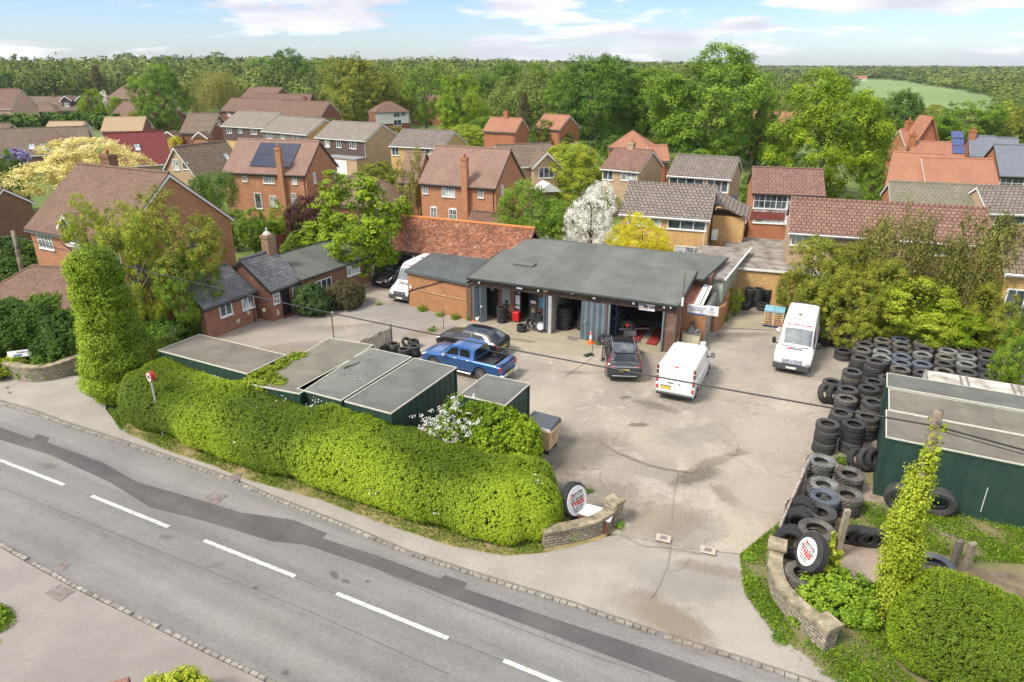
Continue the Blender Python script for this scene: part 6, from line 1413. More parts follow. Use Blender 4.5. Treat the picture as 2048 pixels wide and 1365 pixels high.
# dark car half hidden left of that van
hd = R(-118)
st = [(0.0,.40,.82,.86,.70,.74,.66),(.1,.22,.96,1.0,.84,.86,.76),(.9,.19,1.0,1.36,.88,.89,.60),(1.8,.18,1.0,1.44,.88,.89,.62),(2.5,.18,.97,1.38,.88,.89,.61),(3.2,.18,.94,1.0,.88,.88,.72),(3.9,.19,.86,.92,.86,.86,.68),(4.2,.22,.72,.78,.80,.80,.6),(4.35,.3,.55,.60,.66,.66,.45)]
P7 = Veh('dark_car','dark car parked in the gap left of the white van by the barn','car',origin(766,577,hd,4.2,.2),hd,st,BLKP,(.78,3.45),.32,1.76); P7.wheels(1.76,.21,ALLOY,.22,5); P7.top('windscreen',3.15,2.55,5.35,5.7,VG,.01); P7.patch('side_window',((1.0,4.12),(2.95,4.12),(2.45,4.85),(1.2,4.85)),VG); P7.patch('headlight',((3.85,3.1),(4.2,3.0),(4.1,4.1),(3.8,4.1)),LAMPW,.01); P7.plate(4.36,.5,PLW,0,1); P7.mirror(2.95,1.0,.88,BLKP)
# far parked cars
FB = paint('pale_blue_paint',(0.16,0.22,0.38),.3,.3)
P8 = Veh('blue_car','pale blue car parked among the houses behind the grey brown roof','car',G(800,262,0),R(200),st,FB,(.78,3.45),.32,1.76); P8.wheels(1.76,.21,ALLOY,.22,0); P8.top('windscreen',3.15,2.55,5.35,5.7,VG,.01); P8.patch('side_window',((1.0,4.12),(2.95,4.12),(2.45,4.85),(1.2,4.85)),VG)
# ================================================================ yard furniture
GREENC = plain('container_green',(0.020,0.045,0.033),.6,.18,1.0,col2='16352b')
CTOP = {}
def ctop(name,c1,c2,leaves=0):
    t = NT(name); co = t.co('Object'); k = t.ramp(t.noise(co,.7,8,.65,.6),(.35,c1),(.65,c2))
    k = t.mix(.55,k,t.ramp(t.noise(co,38,2,.8),(.3,.35),(.65,1.2)),'MULTIPLY')
    if leaves:
        v = t.ramp(t.noise(co,11,2,.5),(.63,0.0),(.66,1.0)); v2 = t.ramp(t.noise(co,.55,2,.5),(.5,0.0),(.56,1.0)); k = t.mix(t.mix(1.0,v,v2,'MULTIPLY'),k,(0.03,0.025,0.02))
    t.P(Base_Color=k.outputs[0],Roughness=.85,Specular_IOR_Level=.15); return t.m
CT1 = ctop('worn_roof_grey',(0.105,0.107,0.097),(0.16,0.158,0.142)); CT2 = ctop('worn_roof_leaves',(0.125,0.127,0.115),(0.19,0.19,0.17),1); CT3 = ctop('worn_roof_brown',(0.135,0.125,0.10),(0.205,0.19,0.155)); CT4 = ctop('worn_roof_streaked',(0.135,0.12,0.098),(0.195,0.175,0.145))
EDGE = plain('pale_roof_edge',(0.48,0.46,0.38),.7,.2,5)
def container(label,p,ang,L,Wd,Hh,topm,x0=0,open_gap=0):
    """p: world point of the near left roof corner; x along ang, y away"""
    t = thing('shipping_container',label,'container',(p.x,p.y,0),R(ang))
    mb = MB()
    # ribbed walls
    def rib(a,b):
        n = max(2,int((Vector(b)-Vector(a)).length/.42)); d = (Vector(b)-Vector(a))/n; nn = Vector((d.y,-d.x,0)).normalized(); pts = []
        for k in range(n): q = Vector(a)+d*k; pts += [q,q+d*.35,q+d*.5-nn*.014,q+d*.85-nn*.014]
        pts.append(Vector(b))
        for a_,b_ in zip(pts,pts[1:]): mb.quad(a_,b_,b_+Vector((0,0,Hh-.24)),a_+Vector((0,0,Hh-.24)))
    c = [(0.03,.03,.12),(L-.03,.03,.12),(L-.03,Wd-.03,.12),(.03,Wd-.03,.12)]
    for a,b in zip(c,c[1:]+c[:1]): rib(a,b)
    mb.build('wall',GREENC,t,uv=False)
    fb = MB()
    for z0,z1 in ((0,.12),(Hh-.12,Hh-.012)):
        fb.box(0,L,0,.07,z0,z1); fb.box(0,L,Wd-.07,Wd,z0,z1); fb.box(0,.07,.07,Wd-.07,z0,z1); fb.box(L-.07,L,.07,Wd-.07,z0,z1)
    for x in (0,L-.09):
        for y in (0,Wd-.09): fb.box(x-.003,x+.093,y-.003,y+.093,.12,Hh-.12)
    fb.build('frame',GREENC,t,uv=False)
    MB().box(.03,L-.03,.03,Wd-.03,Hh-.06,Hh-.004).build('roof',topm,t,uv=False)
    eb = MB(); eb.box(-.01,L+.01,-.012,.03,Hh-.04,Hh+.012); eb.box(-.01,L+.01,Wd-.03,Wd+.01,Hh-.04,Hh+.012); eb.box(-.01,.03,.03,Wd-.03,Hh-.04,Hh+.012); eb.box(L-.03,L+.01,.03,Wd-.03,Hh-.04,Hh+.012)
    eb.build('roof_edge',EDGE,t,uv=False); return t
ZC = 2.59
tD = container('green shipping container nearest the ivy covered trunk with grey streaked roof',G(316,701,ZC),-27.2,6.06,2.44,ZC,CT4)
tC = container('brown roofed shipping container beside the ragged board fence',G(500,769,ZC),-21,2.62,5.9,ZC,CT3)
tB = container('middle shipping container with dead leaves and a stick on its roof',G(594,778,ZC),-27,2.44,5.15,ZC,CT2)
tA = container('green shipping container with plain grey roof right of the leaf strewn one',G(689,803,ZC),-27,2.38,5.1,ZC,CT1)
tE = container('small green container behind the white blossoming bush',G(919,790,ZC),-27,2.2,2.35,ZC,CT1)
wl = thing('stick','dead stick lying on the leaf strewn container roof','stick',G(703,733,ZC)+Vector((0,0,.0)),R(30)); MB().path([(-.4,-.1,.03),(-.1,0,.05),(.2,.08,.05),(.5,.25,.04)],[.03,.03,.025,.015],6).build('branch',plain('bark',(0.08,0.06,0.045),.9,.3,5),wl,uv=False)
BARK = _M['bark']
MB().box(0,.4,-.02,.0,1.7,2.2).build('notice',SGN,tE,M=Matrix.Translation((2.2+.004,.4,-.4))@Matrix.Rotation(R(90),4,'Z'),uv=False)
# right hand containers: front green one, middle and rear ones butted behind
p = G(1772,874,ZC)
t1 = container('long dark green container with grey roof behind the ivy clad pole',p,-27,9.0,2.44,ZC,CT4)
gd = plain('scratched_chalk',(0.45,0.5,0.47),.9,.2,9)
MB().box(3.5,3.53,-.013,-.001,.35,1.4).build('chalk_line',gd,t1,uv=False); tx('Endless',.3,5.1,1.35,gd,t1,y=-.014,shear=.3); tx('No 1',.26,5.2,1.05,gd,t1,y=-.014,shear=.3)
ux,uy = Vector((math.cos(R(-27)),math.sin(R(-27)),0)),Vector((-math.sin(R(-27)),math.cos(R(-27)),0))
t2 = container('second container from the ivy clad pole with a brownish streaked roof',p+uy*2.5+ux*.1,-27,9.0,2.2,ZC+.01,CT3)
t3 = container('third container from the ivy clad pole next to the mouldy trailer',p+uy*4.78+ux*.02,-27,9.0,1.6,ZC+.06,CT1)
tp_ = G(1808,738,2.5); tr = thing('box_trailer','mouldy white roofed box trailer between the tyre stacks and the containers','trailer',(tp_.x,tp_.y-1.9,0),R(-27))
mb = MB(); prof = [(0,.6),(0,2.2),(.12,2.42),(.35,2.5),(2.0,2.5),(2.23,2.42),(2.35,2.2),(2.35,.6)]
mb.rings([[(0,y,z) for y,z in prof],[(6.0,y,z) for y,z in prof]]); mb.build('body',plain('mouldy_white',(0.50,0.48,0.43),.8,.3,1.2,col2='6f665a'),tr,uv=False,fixn=True)
mb = MB()
for x in (.0,1.35,1.6,3.3,3.55,5.0,5.9): mb.box(x,x+.09,.3,2.05,2.501,2.52)
mb.build('roof_bars',plain('grimy_bar',(0.17,0.15,0.13),.9,.4,6),tr,uv=False)
for y in (.05,2.3): MB().tube((1.5,y-.1,.35),(1.5,y+.1,.35),.34,n=16).build('wheel',RUBB[0],tr,uv=False)
MB().box(.2,5.8,.3,2.0,.42,.59).build('chassis',DARKTRIM,tr,uv=False)
# ---- packed block of truck tyres beside the containers (positions read from the photo at each stack's top)
def Z7(x,y,z): return G(1580+x/4.266,640+y/4.266,z)
cols = [[(498,112,4,0),(470,255,2,0)],[(540,40,3,1),(660,100,3,2),(628,155,4,1),(635,205,4,1),(625,235,4,2),(603,315,4,1)],[(690,65,3,2),(820,108,3,0),(795,170,4,3),(785,215,4,1),(793,263,4,5),(793,307,4,5),(775,355,5,1)],[(985,118,3,0),(950,158,4,4),(960,208,4,2),(957,258,4,1),(953,300,4,4),(945,352,4,4),(938,415,4,2)],
        [(1142,185,4,3),(1145,245,4,1),(1137,280,4,5),(1128,365,4,4),(1108,450,4,1)],[(1318,210,4,1),(1347,250,4,5),(1330,310,4,3),(1320,365,4,1),(1318,430,4,2)],[(1503,245,4,1),(1512,305,4,5),(1512,372,4,5),(1518,440,4,1)],[(1683,260,4,1),(1692,320,4,1),(1690,395,4,0),(1712,475,4,1)]]
front = [(540,432,4,1),(365,520,2,1),(495,582,4,1),(678,575,4,0),(718,520,3,0),(490,660,4,2),(712,690,4,1),(440,782,4,1),(665,815,4,1),(330,875,5,1),(557,875,5,0),(880,470,3,1),(1003,495,3,2)]
ent = []
for ci,c_ in enumerate(cols):
    for k,(x,y,n,mi) in enumerate(c_):
        q = Z7(x,y,n*.285); ent.append([q.x,q.y,n,mi,'the '+ORD[k]+' stack from the back in column '+('one','two','three','four','five','six','seven','eight')[ci]+' from the vans'])
FW = ['the tall stack nearest the van in the front group','the short pair by the lane edge of the front group','the stack behind the wire crossing on the lane side','the stack behind the wire crossing on the container side','the low dark stack against the packed block','the grey topped stack just under the wire','the stack under the wire on the container side','the stack just below the wire on the lane side','the stack just below the wire on the container side','the tall lone column at the lane edge','the tall column beside the three leaning tyres','the low stack behind the container corner','the small stack touching the container roof corner']
for (x,y,n,mi),w_ in zip(front,FW):
    q = Z7(x,y,n*.285); ent.append([q.x,q.y,n,mi,w_])
for _ in range(60):
    for i in range(len(ent)):
        for j in range(i+1,len(ent)):
            dx,dy = ent[i][0]-ent[j][0],ent[i][1]-ent[j][1]; d = math.hypot(dx,dy)
            if 0 < d < .95:
                k = (.95-d)/d*.25; ent[i][0] += dx*k; ent[i][1] += dy*k; ent[j][0] -= dx*k; ent[j][1] -= dy*k
for x,y,n,mi,w_ in ent: stack('truck',x,y,n,w_,'truck tyres stacked beside the green containers',None,mi)
# leaning tyres by them
q = Z7(295,640,.4); leantyre('truck',1,(q.x,q.y),R(35),.35,'dark tyre leaning on its side at the lane edge below the short pair','leaning tyres'); q = Z7(350,650,.4); leantyre('truck',0,(q.x+.1,q.y),R(35),.3,'dark tyre leaning behind the one at the lane edge','leaning tyres')
def Z8(x,y,z=0): return G(1500+x/4.266,880+y/4.266,z)
for i,(x,y) in enumerate(((895,235),(975,235),(1045,235))): q = Z8(x,y,.1); leantyre('truck',i % 2,(q.x,q.y),R(25),.42,ORD[i]+' of the three tyres leaning against the dark green container end','three leaning tyres by the container')
for i,(x,y) in enumerate(((870,890),(950,905),(1020,915))): q = Z8(x,y,.1); leantyre('truck',0,(q.x,q.y),R(-10),-.38,ORD[i]+' of the three tyres slumped right of the concrete post','three slumped tyres by the post')
# tractor tyres
tg = 'tractor tyres piled inside the curved wall'
for (x,y,n,mi,w_) in ((608,165,2,5,'the pale pair furthest back by the wooden rail'),(625,370,2,5,'the pale tilted pair second from the back'),(630,470,2,4,'the bluish pair in the middle of the row'),(603,600,2,1,'the dark lugged pair fourth from the back'),(848,275,2,2,'the brown pair beside the container corner'),(838,450,2,2,'the pair behind the concrete post')):
    q = Z8(x,y,n*.42); stack('tractor',q.x,q.y,n,w_,tg,1,mi)
q = Z8(565,775,1.0); stack('lorry',q.x,q.y,3,'the smooth brown stack just behind the sign tyre',tg,2,2)
q = Z8(480,1090,.9); stack('lorry',q.x,q.y,2,'the big worn pair carrying the round sign',tg,2,2); SGP = (q.x,q.y)
for i,(x,y,l_) in enumerate(((330,960,'lugged tyre standing on edge just inside the stone pier'),(395,800,'lugged tyre standing on edge behind the wooden rail'),(420,700,'third dark tyre standing on edge along the rail'))): q = Z8(x,y,.1); leantyre('tractor',0,(q.x,q.y),R(-25),.25,l_,'tyres standing along the wooden rail')
# big tyres on the container front
for px,py,w_ in ((1797,1040,'large tyre leaning on the green container left of the ivy pole'),(1868,1050,'large tyre leaning on the green container right of the ivy pole')): q = G(px,py-18,0); leantyre('lorry',1,(q.x,q.y),R(-27),-.2,w_)
q = G(1871,1130,.3); tyre('lorry',4,(q.x,q.y,.19),'grey tyre lying flat behind the big clipped hedge')
# tyres behind the middle container
def Z5(x,y,z): return G(640+x/9.309,600+y/9.309,z)
for (x,y,n,mi,w_) in ((1130,830,3,1,'the leftmost stack by the board fence'),(1370,810,3,2,'the grey rimmed stack second from the board fence'),(1550,905,3,1,'the nearest stack behind the leaf strewn container'),(1750,850,3,1,'the right hand stack behind the container'),(1735,750,2,0,'the small stack at the back of the group')):
    q = Z5(x,y,n*.22); stack('van',q.x,q.y,n,w_,'tyres behind the leaf strewn container',None,mi)
q = Z5(1620,800,.3); leantyre('van',1,(q.x,q.y),R(60),.8,'tyre tipped over between the stacks behind the container')
q = G(905,668,0); tyre('van',2,(q.x,q.y,.12),'single brownish tyre lying behind the black hatchback')
# stacks near the pallets and yellow wall
for (px,py,n,kind,mi,w_) in ((1496,617,6,'van',1,'the left tall stack against the yellow brick wall'),(1512,617,6,'van',0,'the middle tall stack against the yellow brick wall'),(1531,612,5,'van',0,'the right stack half under the bushes at the yellow wall'),(1489,622,2,'van',1,'the low pair in front of the yellow wall stacks'),(1524,624,2,'van',0,'the low pair by the bush beside the yellow wall')):
    q = G(px,py-4,0); stack(kind,q.x,q.y,n,w_,'tyre stacks by the yellow brick wall',0,mi)
for (px,py,n,mi,w_) in ((1664,684,4,2,'the tall stack right behind the high roofed van'),(1650,690,4,3,'the stack touching the side of the high roofed van'),(1577,640,3,4,'the stack hidden between the pallets and the van')):
    q = G(px,py,0); stack('truck',q.x,q.y,n,w_,'tyre stacks beside the high roofed van',1,mi)
# ---- pallets
PW = plain('pallet_wood',(0.50,0.34,0.19),.9,.25,6); PB = plain('pallet_blue',(0.03,0.07,0.17),.8,.2,5)
def pallet(x,y,z,rz,mat,label):
    t = thing('pallet',label,'pallet',(x,y,z),rz,'wooden pallets'); mb = MB()
    for k in range(5): mb.box(-.6+k*.27,-.6+k*.27+.12,-.5,.5,.125,.145)
    mb.build('deck',mat,t,uv=False); mb = MB()
    for yy in (-.5,-.05,.4):
        for xx in (-.6,-.06,.48): mb.box(xx,xx+.12,yy,yy+.10,.022,.103)
        mb.box(-.6,.6,yy,yy+.1,.104,.124); mb.box(-.6,.6,yy,yy+.1,0,.02)
    mb.build('blocks',mat,t,uv=False); return t
q = G(1550,655,0); PR = R(-24)
for k in range(7): pallet(q.x,q.y+.4,.146*k,PR,PB if k in (0,) else PW,ORD[k]+' pallet from the ground in the stack topped with a blue sheet')
bt = thing('blue_sheet','pale blue plastic sheets on the nearer pallet stack','sheet',(q.x,q.y+.4,.146*7),PR); MB().bbox(-.62,.0,-.52,.52,0,.14,.02).build('left_sheet',plain('pale_blue',(0.20,0.40,0.48),.4,.1),bt,uv=False); MB().bbox(.01,.62,-.52,.52,0,.14,.02).build('right_sheet',plain('pale_blue',(0.20,0.40,0.48)),bt,uv=False)
q = G(1592,640,0)
for k in range(8): pallet(q.x,q.y+.5,.146*k,PR,PW,ORD[k]+' pallet from the ground in the bare wooden stack behind the van')
rb_ = thing('rubble_bag','small white bag of rubble by the pallets at the van','bag',G(1562,664,0),0); mb = MB(); mb.lathe([(0,0),(.28,.02),(.33,.12),(.22,.24),(.08,.3),(0,.27)],12); mb.build('bag',plain('bag_white',(0.6,0.58,0.52),.8,.2,7),rb_,uv=False)
# ---- clutter by the outbuilding
cb_ = thing('steel_cabinet','cream steel cabinet with oily engine parts on top by the outbuilding wall','cabinet',obM@Vector((wR*.62,-.6,0)),GA); CRM = plain('cream_paint',(0.52,0.48,0.33),.6,.12,3)
MB().bbox(-.5,.5,-.22,.22,.05,.95,.01).build('body',CRM,cb_,uv=False); MB().box(-.006,.006,-.226,-.221,.1,.9).build('door_gap',DARKTRIM,cb_,uv=False); MB().box(-.55,.55,-.26,.26,.955,1.0).build('top',WOOD,cb_,uv=False)
en = thing('engine_parts','dark oily engine parts heaped on the cream cabinet','machine part',obM@Vector((wR*.62,-.6,1.0)),GA); mb = MB(); mb.bbox(-.2,.1,-.15,.15,0,.25,.03); mb.tube((.2,0,.12),(.38,.1,.14),.1,n=10); mb.tube((-.05,0,.2),(-.05,0,.5),.09,n=10); mb.bbox(.1,.3,-.12,.1,0,.16,.03); mb.build('casting',GREYM,en,uv=False); MB().bbox(-.15,.1,-.08,.12,.5,.62,.02).build('housing',BLACK,en,uv=False)
vb = thing('oil_drum','small white drum beside the cream cabinet','drum',obM@Vector((wR*.62+.72,-.65,0)),0); MB().lathe([(0,0),(.17,0),(.17,.5),(.05,.52),(0,.52)],16).build('drum',WHITE,vb,uv=False)
vc = thing('vacuum_cleaner','workshop vacuum with yellow top among the clutter by the pier','vacuum cleaner',obM@Vector((.15,-.7,0)),0); MB().lathe([(0,0),(.2,.02),(.22,.4),(.2,.45)],16).build('drum',CHROME,vc,uv=False); MB().lathe([(.2,.45),(.19,.6),(.1,.7),(0,.72)],16).build('motor_cover',plain('yellow_plastic',(0.6,0.5,0.08),.5,.1),vc,uv=False)
gc = thing('gas_cylinder','dark green gas cylinder standing by the corner pier','gas cylinder',obM@Vector((-.25,-.5,0)),0); MB().lathe([(0,0),(.14,0),(.14,1.0),(.08,1.15),(.04,1.2),(.04,1.3),(0,1.3)],14).build('cylinder',plain('bottle_green',(0.02,0.05,0.04),.5,.2),gc,uv=False,smooth=True)
tb = thing('timber_plank','broken timber planks on the ground before the cream cabinet','timber',obM@Vector((.3,-1.15,0)),GA); MB().box(-.6,.5,-.1,.05,0,.08).box(-.3,1.1,.08,.2,0,.06).build('planks',WOOD,tb,uv=False)
# ---- skip bin by the small container
bn = thing('wheeled_waste_bin','cream four wheeled waste bin with grey lid beside the small container','waste bin',G(1083,890,.13)-Vector((0,0,.13)),R(-28)); BC = plain('bin_cream',(0.58,0.40,0.24),.5,.08)
mb = MB(); mb.rings([[(-.55,-.45,.2),(.55,-.45,.2),(.55,.45,.2),(-.55,.45,.2)],[(-.66,-.55,1.15),(.66,-.55,1.15),(.66,.55,1.15),(-.66,.55,1.15)]]); mb.box(-.7,.7,-.6,.6,1.15,1.22); mb.build('body',BC,bn,uv=False)
mb = MB(); mb.rings([[(-.68,-.58,1.23),(.68,-.58,1.23),(.68,.58,1.23),(-.68,.58,1.23)],[(-.64,-.52,1.30),(.64,-.52,1.30),(.64,.5,1.42),(-.64,.5,1.42)]]); mb.build('lid',plain('bin_lid',(0.05,0.058,0.07),.35,.25,3),bn,uv=False)
for x in (-.5,.5):
    for y in (-.4,.4): MB().tube((x-.03,y,.1),(x+.03,y,.1),.1,n=12).build('wheel',BLACK,bn,uv=False)
text_mesh('WASTE',.16,'lettering',INK,bn,frame(Vector((.625,-.05,.86)),(0,1,0),(1,0,-.1)),bold=.004); text_mesh('01494',.1,'lettering',INK,bn,frame(Vector((.605,-.05,.66)),(0,1,0),(1,0,-.1)))
lw = thing('low_wall','short rendered garden wall end beside the cream waste bin','wall',G(1042,905,0),R(60)); MB().bbox(-1.0,.5,-.12,.12,-.1,.9,.02).build('wall',plain('buff_render',(0.33,0.27,0.19),.9,.25,3),lw)
# ---- stone walls at the entrance
STONE = brick('rubble_stone',(0.50,0.43,0.31),(0.34,0.30,0.225),(0.17,0.145,0.11),bw=.27,bh=.115,ms=.02,blotch=.6,warp=.12); COPE = plain('stone_coping',(0.36,0.30,0.20),.95,.3,2.5,fine=18,col2='4f4a38')
def stonewall(label,pl,h,w=.32,pier=(),name='stone_wall',z=0.0,hs=None):
    P = [G(x,y,z) for x,y in pl]
    # smooth
    Q = []
    for i in range(len(P)-1):
        a = P[max(0,i-1)]; b = P[i]; c = P[i+1]; d = P[min(len(P)-1,i+2)]
        for k in range(5):
            t_ = k/5; Q.append(.5*((2*b)+(c-a)*t_+(2*a-5*b+4*c-d)*t_*t_+(3*b-a-3*c+d)*t_**3))
    Q.append(P[-1]); o = Q[0].copy(); t = thing(name,label,'wall',o,0); mb = MB(); cp = MB(); n = len(Q); rr_ = []
    for i,q in enumerate(Q):
        d = (Q[min(n-1,i+1)]-Q[max(0,i-1)]).normalized(); nn = Vector((-d.y,d.x,0)); hh = h if hs is None else hs[0]+(hs[1]-hs[0])*i/(n-1); rr_.append((q-o,nn,hh))
    mb.rings([[q-nn*w/2-Vector((0,0,.12)),q-nn*w/2+Vector((0,0,hh)),q+nn*w/2+Vector((0,0,hh)),q+nn*w/2-Vector((0,0,.12))] for q,nn,hh in rr_]); mb.build('stonework',STONE,t,fixn=True)
    for i in range(0,n-1,2):
        j = min(i+2,n-1); q,nn,hh = rr_[i]; q2,nn2,hh2 = rr_[j]; q2 = q+(q2-q)*.975; hh += .002; w2 = w/2+.05+random.uniform(0,.02)
        cp.rings([[q-nn*w2+Vector((0,0,hh)),q-nn*w2+Vector((0,0,hh+.09)),q+nn*w2+Vector((0,0,hh+.09)),q+nn*w2+Vector((0,0,hh))],[q2-nn2*w2+Vector((0,0,hh2)),q2-nn2*w2+Vector((0,0,hh2+.09)),q2+nn2*w2+Vector((0,0,hh2+.09)),q2+nn2*w2+Vector((0,0,hh2))]])
    cp.build('coping',COPE,t,uv=False,fixn=True)
    for idx,ph in pier:
        q,nn,hh = rr_[idx]; M = Matrix.Translation(q)@Matrix.Rotation(math.atan2(nn.y,nn.x),4,'Z'); MB().box(-.24,.24,-.24,.24,-.1,ph).build('pier',STONE,t,M=M); MB().bbox(-.3,.3,-.3,.3,ph+.002,ph+.12,.02).build('pier_cap',COPE,t,M=M,uv=False)
    return t
stonewall('curved low stone wall left of the entrance with square capped pier beside the round tyre sign',[(1085,1092),(1140,1082),(1190,1068),(1226,1045)],.6,pier=((15,.9),))
stonewall('curved low stone wall right of the entrance wrapping round the tractor tyres',[(1548,1130),(1545,1170),(1562,1212),(1600,1250),(1645,1290)],.62,pier=((0,.8),(20,.8)))
stonewall('curved crumbling stone wall at the side road in front of the shrubs',[(20,752),(60,762),(110,758),(150,742),(172,728)],.75,w=.35)
# small wood
def plank(label,a,b,w,h,mat=WOOD,name='timber_rail'):
    o = thing(name,label,'timber',a,0); d = Vector(b)-Vector(a); MB().rings([[Vector((-w/2,0,0)),Vector((w/2,0,0)),Vector((w/2,0,h)),Vector((-w/2,0,h))],[d+Vector((-w/2,0,0)),d+Vector((w/2,0,0)),d+Vector((w/2,0,h)),d+Vector((-w/2,0,h))]]).build('beam',mat,o,uv=False,fixn=True); return o
PEEL = plain('peeling_white_paint',(0.42,0.38,0.33),.95,.45,9,fine=22,col2='4a3b2f')
rl = thing('peeling_barrier','long peeling white painted board fence along the tractor tyres at the entrance','fence',G(1552,1098,0),0)
a,b = Vector((0,0,0)),G(1610,960,0)-G(1552,1098,0); mb = MB(); n_ = 15; nn = Vector((b.y,-b.x,0)).normalized()
for k in range(n_):
    p0_,p1_ = a.lerp(b,k/n_),a.lerp(b,(k+.93)/n_); hh = 1.0+random.uniform(-.05,.05); mb.rings([[p0_-nn*.015,p1_-nn*.015,p1_+nn*.015,p0_+nn*.015],[q_+Vector((0,0,hh)) for q_ in (p0_-nn*.015,p1_-nn*.015,p1_+nn*.015,p0_+nn*.015)]])
mb.build('boards',PEEL,rl,uv=False,fixn=True); MB().tube(a+Vector((0,0,.95)),b+Vector((0,0,.95)),.05,n=6).build('rail',PEEL,rl,uv=False)
cpst = thing('concrete_post','tall leaning concrete post standing among the tractor tyres','post',G(1672,1118,0),0)
MB().rings([[(-.09,-.08,0),(.09,-.08,0),(.09,.08,0),(-.09,.08,0)],[(-.06,-.07,2.0),(.12,-.07,2.0),(.12,.07,2.0),(-.06,.07,2.0)]]).build('shaft',plain('aggregate',(0.30,0.25,0.18),.95,.35,9,fine=30),cpst,uv=False)
for i,(px,py,lab) in enumerate(((1905,1135,'rotten brown sleeper standing left of the concrete stub'),(1930,1140,'short concrete stub standing behind the big clipped hedge'))):
    t = thing('post_stub',lab,'post',G(px,py,0),R(20)); MB().bbox(-.14,.14,-.08,.08,0,1.1,.02).build('shaft',WOOD if i == 0 else _M['aggregate'],t,uv=False)
# white board propped behind the left wall
wb = thing('white_board','white board lying propped behind the left entrance wall','board',G(1182,1052,0),R(-25)); MB().bbox(-.75,.75,-.28,.28,0,.04,.01).build('board',WHITE,wb,M=Matrix.Translation((0,.1,.55))@Matrix.Rotation(R(12),4,'X'),uv=False); MB().box(-.7,.7,-.25,-.2,0,.5).build('support',RUST,wb,uv=False)
bx = thing('dark_crate','dark plastic crate under the white board behind the wall','crate',G(1165,1062,0),R(-25)); MB().bbox(-.3,.3,-.2,.2,0,.3,.02).build('crate',BLACK,bx,uv=False)
# ---- round tyre signs
def tyresign(label,M,r,mi,lines,disc=.80):
    t = thing('tyre_sign',label,'sign',M.translation,0); Ml = Matrix.Translation(-M.translation)@M
    me = tyre_mesh('tyre',r,.34,r*.45,RUBB[0]); o = bpy.data.objects.new('tyre',me); C.objects.link(o); o.parent = t; o.matrix_local = Ml@Matrix.Translation((0,0,-.02))
    k = MB().lathe([(0,.15),(r*disc,.15),(r*disc,.17),(0,.17)],40).build('sign_face',SGN,t,M=Ml,uv=False,fixn=True)
    s_ = r*disc
    b = MB().prism([(-.62*s_,.26*s_,0),(-.38*s_,.26*s_,0),(-.38*s_,.62*s_,0),(-.55*s_,.62*s_,0)],(0,0,.004)).build('badge',INKR,k,M=Matrix.Translation((0,0,.171)),uv=False,fixn=True)
    MB().box(-.375*s_,.60*s_,.30*s_,.56*s_,0,.004).build('band',INK,k,M=Matrix.Translation((0,0,.171)),uv=False)
    for body,size,x,y,mat,bo in [('ondham',.27,.10,.43,SGN,.006),('L',.32,-.47,.43,SGN,.006)]+lines: text_mesh(body,size*s_,'lettering',mat,k,Matrix.Translation((x*s_,y*s_,.176)),bold=bo*s_)
    return t
q = G(1148,1040,0); nd = Vector((0.62,-0.74,.42)).normalized(); 
tyresign('round white tyre sign at the hedge end advertising car and van tyres',frame(Vector((q.x-.05,q.y-.1,.95)),Vector((.676,.737,0)),Vector((.72,-.66,.25))),.66,0,[('CAR VAN 4x4',.22,0,.12,INK,.004),('TYRES',.46,0,-.18,INKR,.02),('SERVICE & REPAIRS',.13,0,-.47,INK,0),('01844 352448',.14,0,-.64,INK,0)],disc=.84)
cx_,cy_ = SGP; tyresign('round white tyre sign resting on the big worn tyres right of the entrance',frame(Vector((cx_+.12,cy_+.1,1.40)),Vector((.1,-.995,0)),Vector((-.93,-.093,.35))),.63,0,[('TRUCK & PLANT',.22,0,.12,INK,.004),('TYRES',.46,0,-.18,INKR,.02),('SALES & SERVICE',.13,0,-.47,INK,0),('01844 352448',.14,0,-.64,INK,0)],disc=.70)
# ---- speed limit sign
sp_ = thing('speed_limit_sign','round thirty miles per hour sign poking out of the hedge','sign',G(326,872,0),R(-38)); ht = ztop(317,756,sp_.location.y)
MB().tube((0,0,0),(0,0,ht+.25),.04,n=10).build('pole',plain('pole_grey',(0.4,0.4,0.38),.5,.1),sp_,uv=False)
for s_,yy in ((1,-.05),(-1,.12)):
    Mf = frame(Vector((0,yy,ht+.05)),(s_,0,0),(0,-s_,0)); dk = MB().lathe([(0,0),(.24,0),(.24,.015),(0,.015)],28).build('sign_plate',INKR,sp_,M=Mf,uv=False,fixn=True); MB().lathe([(0,.016),(.20,.016),(.20,.02),(0,.02)],28).build('sign_face',SGN,dk,uv=False,fixn=True); text_mesh('30',.25,'lettering',INK,dk,Matrix.Translation((0,0,.022)),bold=.008)
# ---- street name sign on the left
sn = thing('road_name_sign','white road name sign tilted above the curved crumbling wall','sign',G(58,738,0),R(28)); MB().bbox(-.78,.78,0,.03,-.19,.19,.01).build('board',SGN,sn,M=Matrix.Translation((0,0,.95))@Matrix.Rotation(R(-30),4,'X')@Matrix.Rotation(R(2),4,'Y'),uv=False)
Ms_ = Matrix.Translation((0,0,.95))@Matrix.Rotation(R(-30),4,'X')@Matrix.Rotation(R(2),4,'Y'); MB().box(-.5,-.1,-.004,-.001,-.14,-.03).build('blue_panel',INKB,sn,M=Ms_,uv=False); text_mesh('CHURCH LANE',.13,'lettering',INK,sn,Ms_@frame(Vector((.08,-.006,.06)),(1,0,0),(0,-1,0)),bold=.002)
for x in (-.6,.6): MB().box(x-.04,x+.04,.04,.1,0,.95).build('post',DARKTRIM,sn,uv=False)
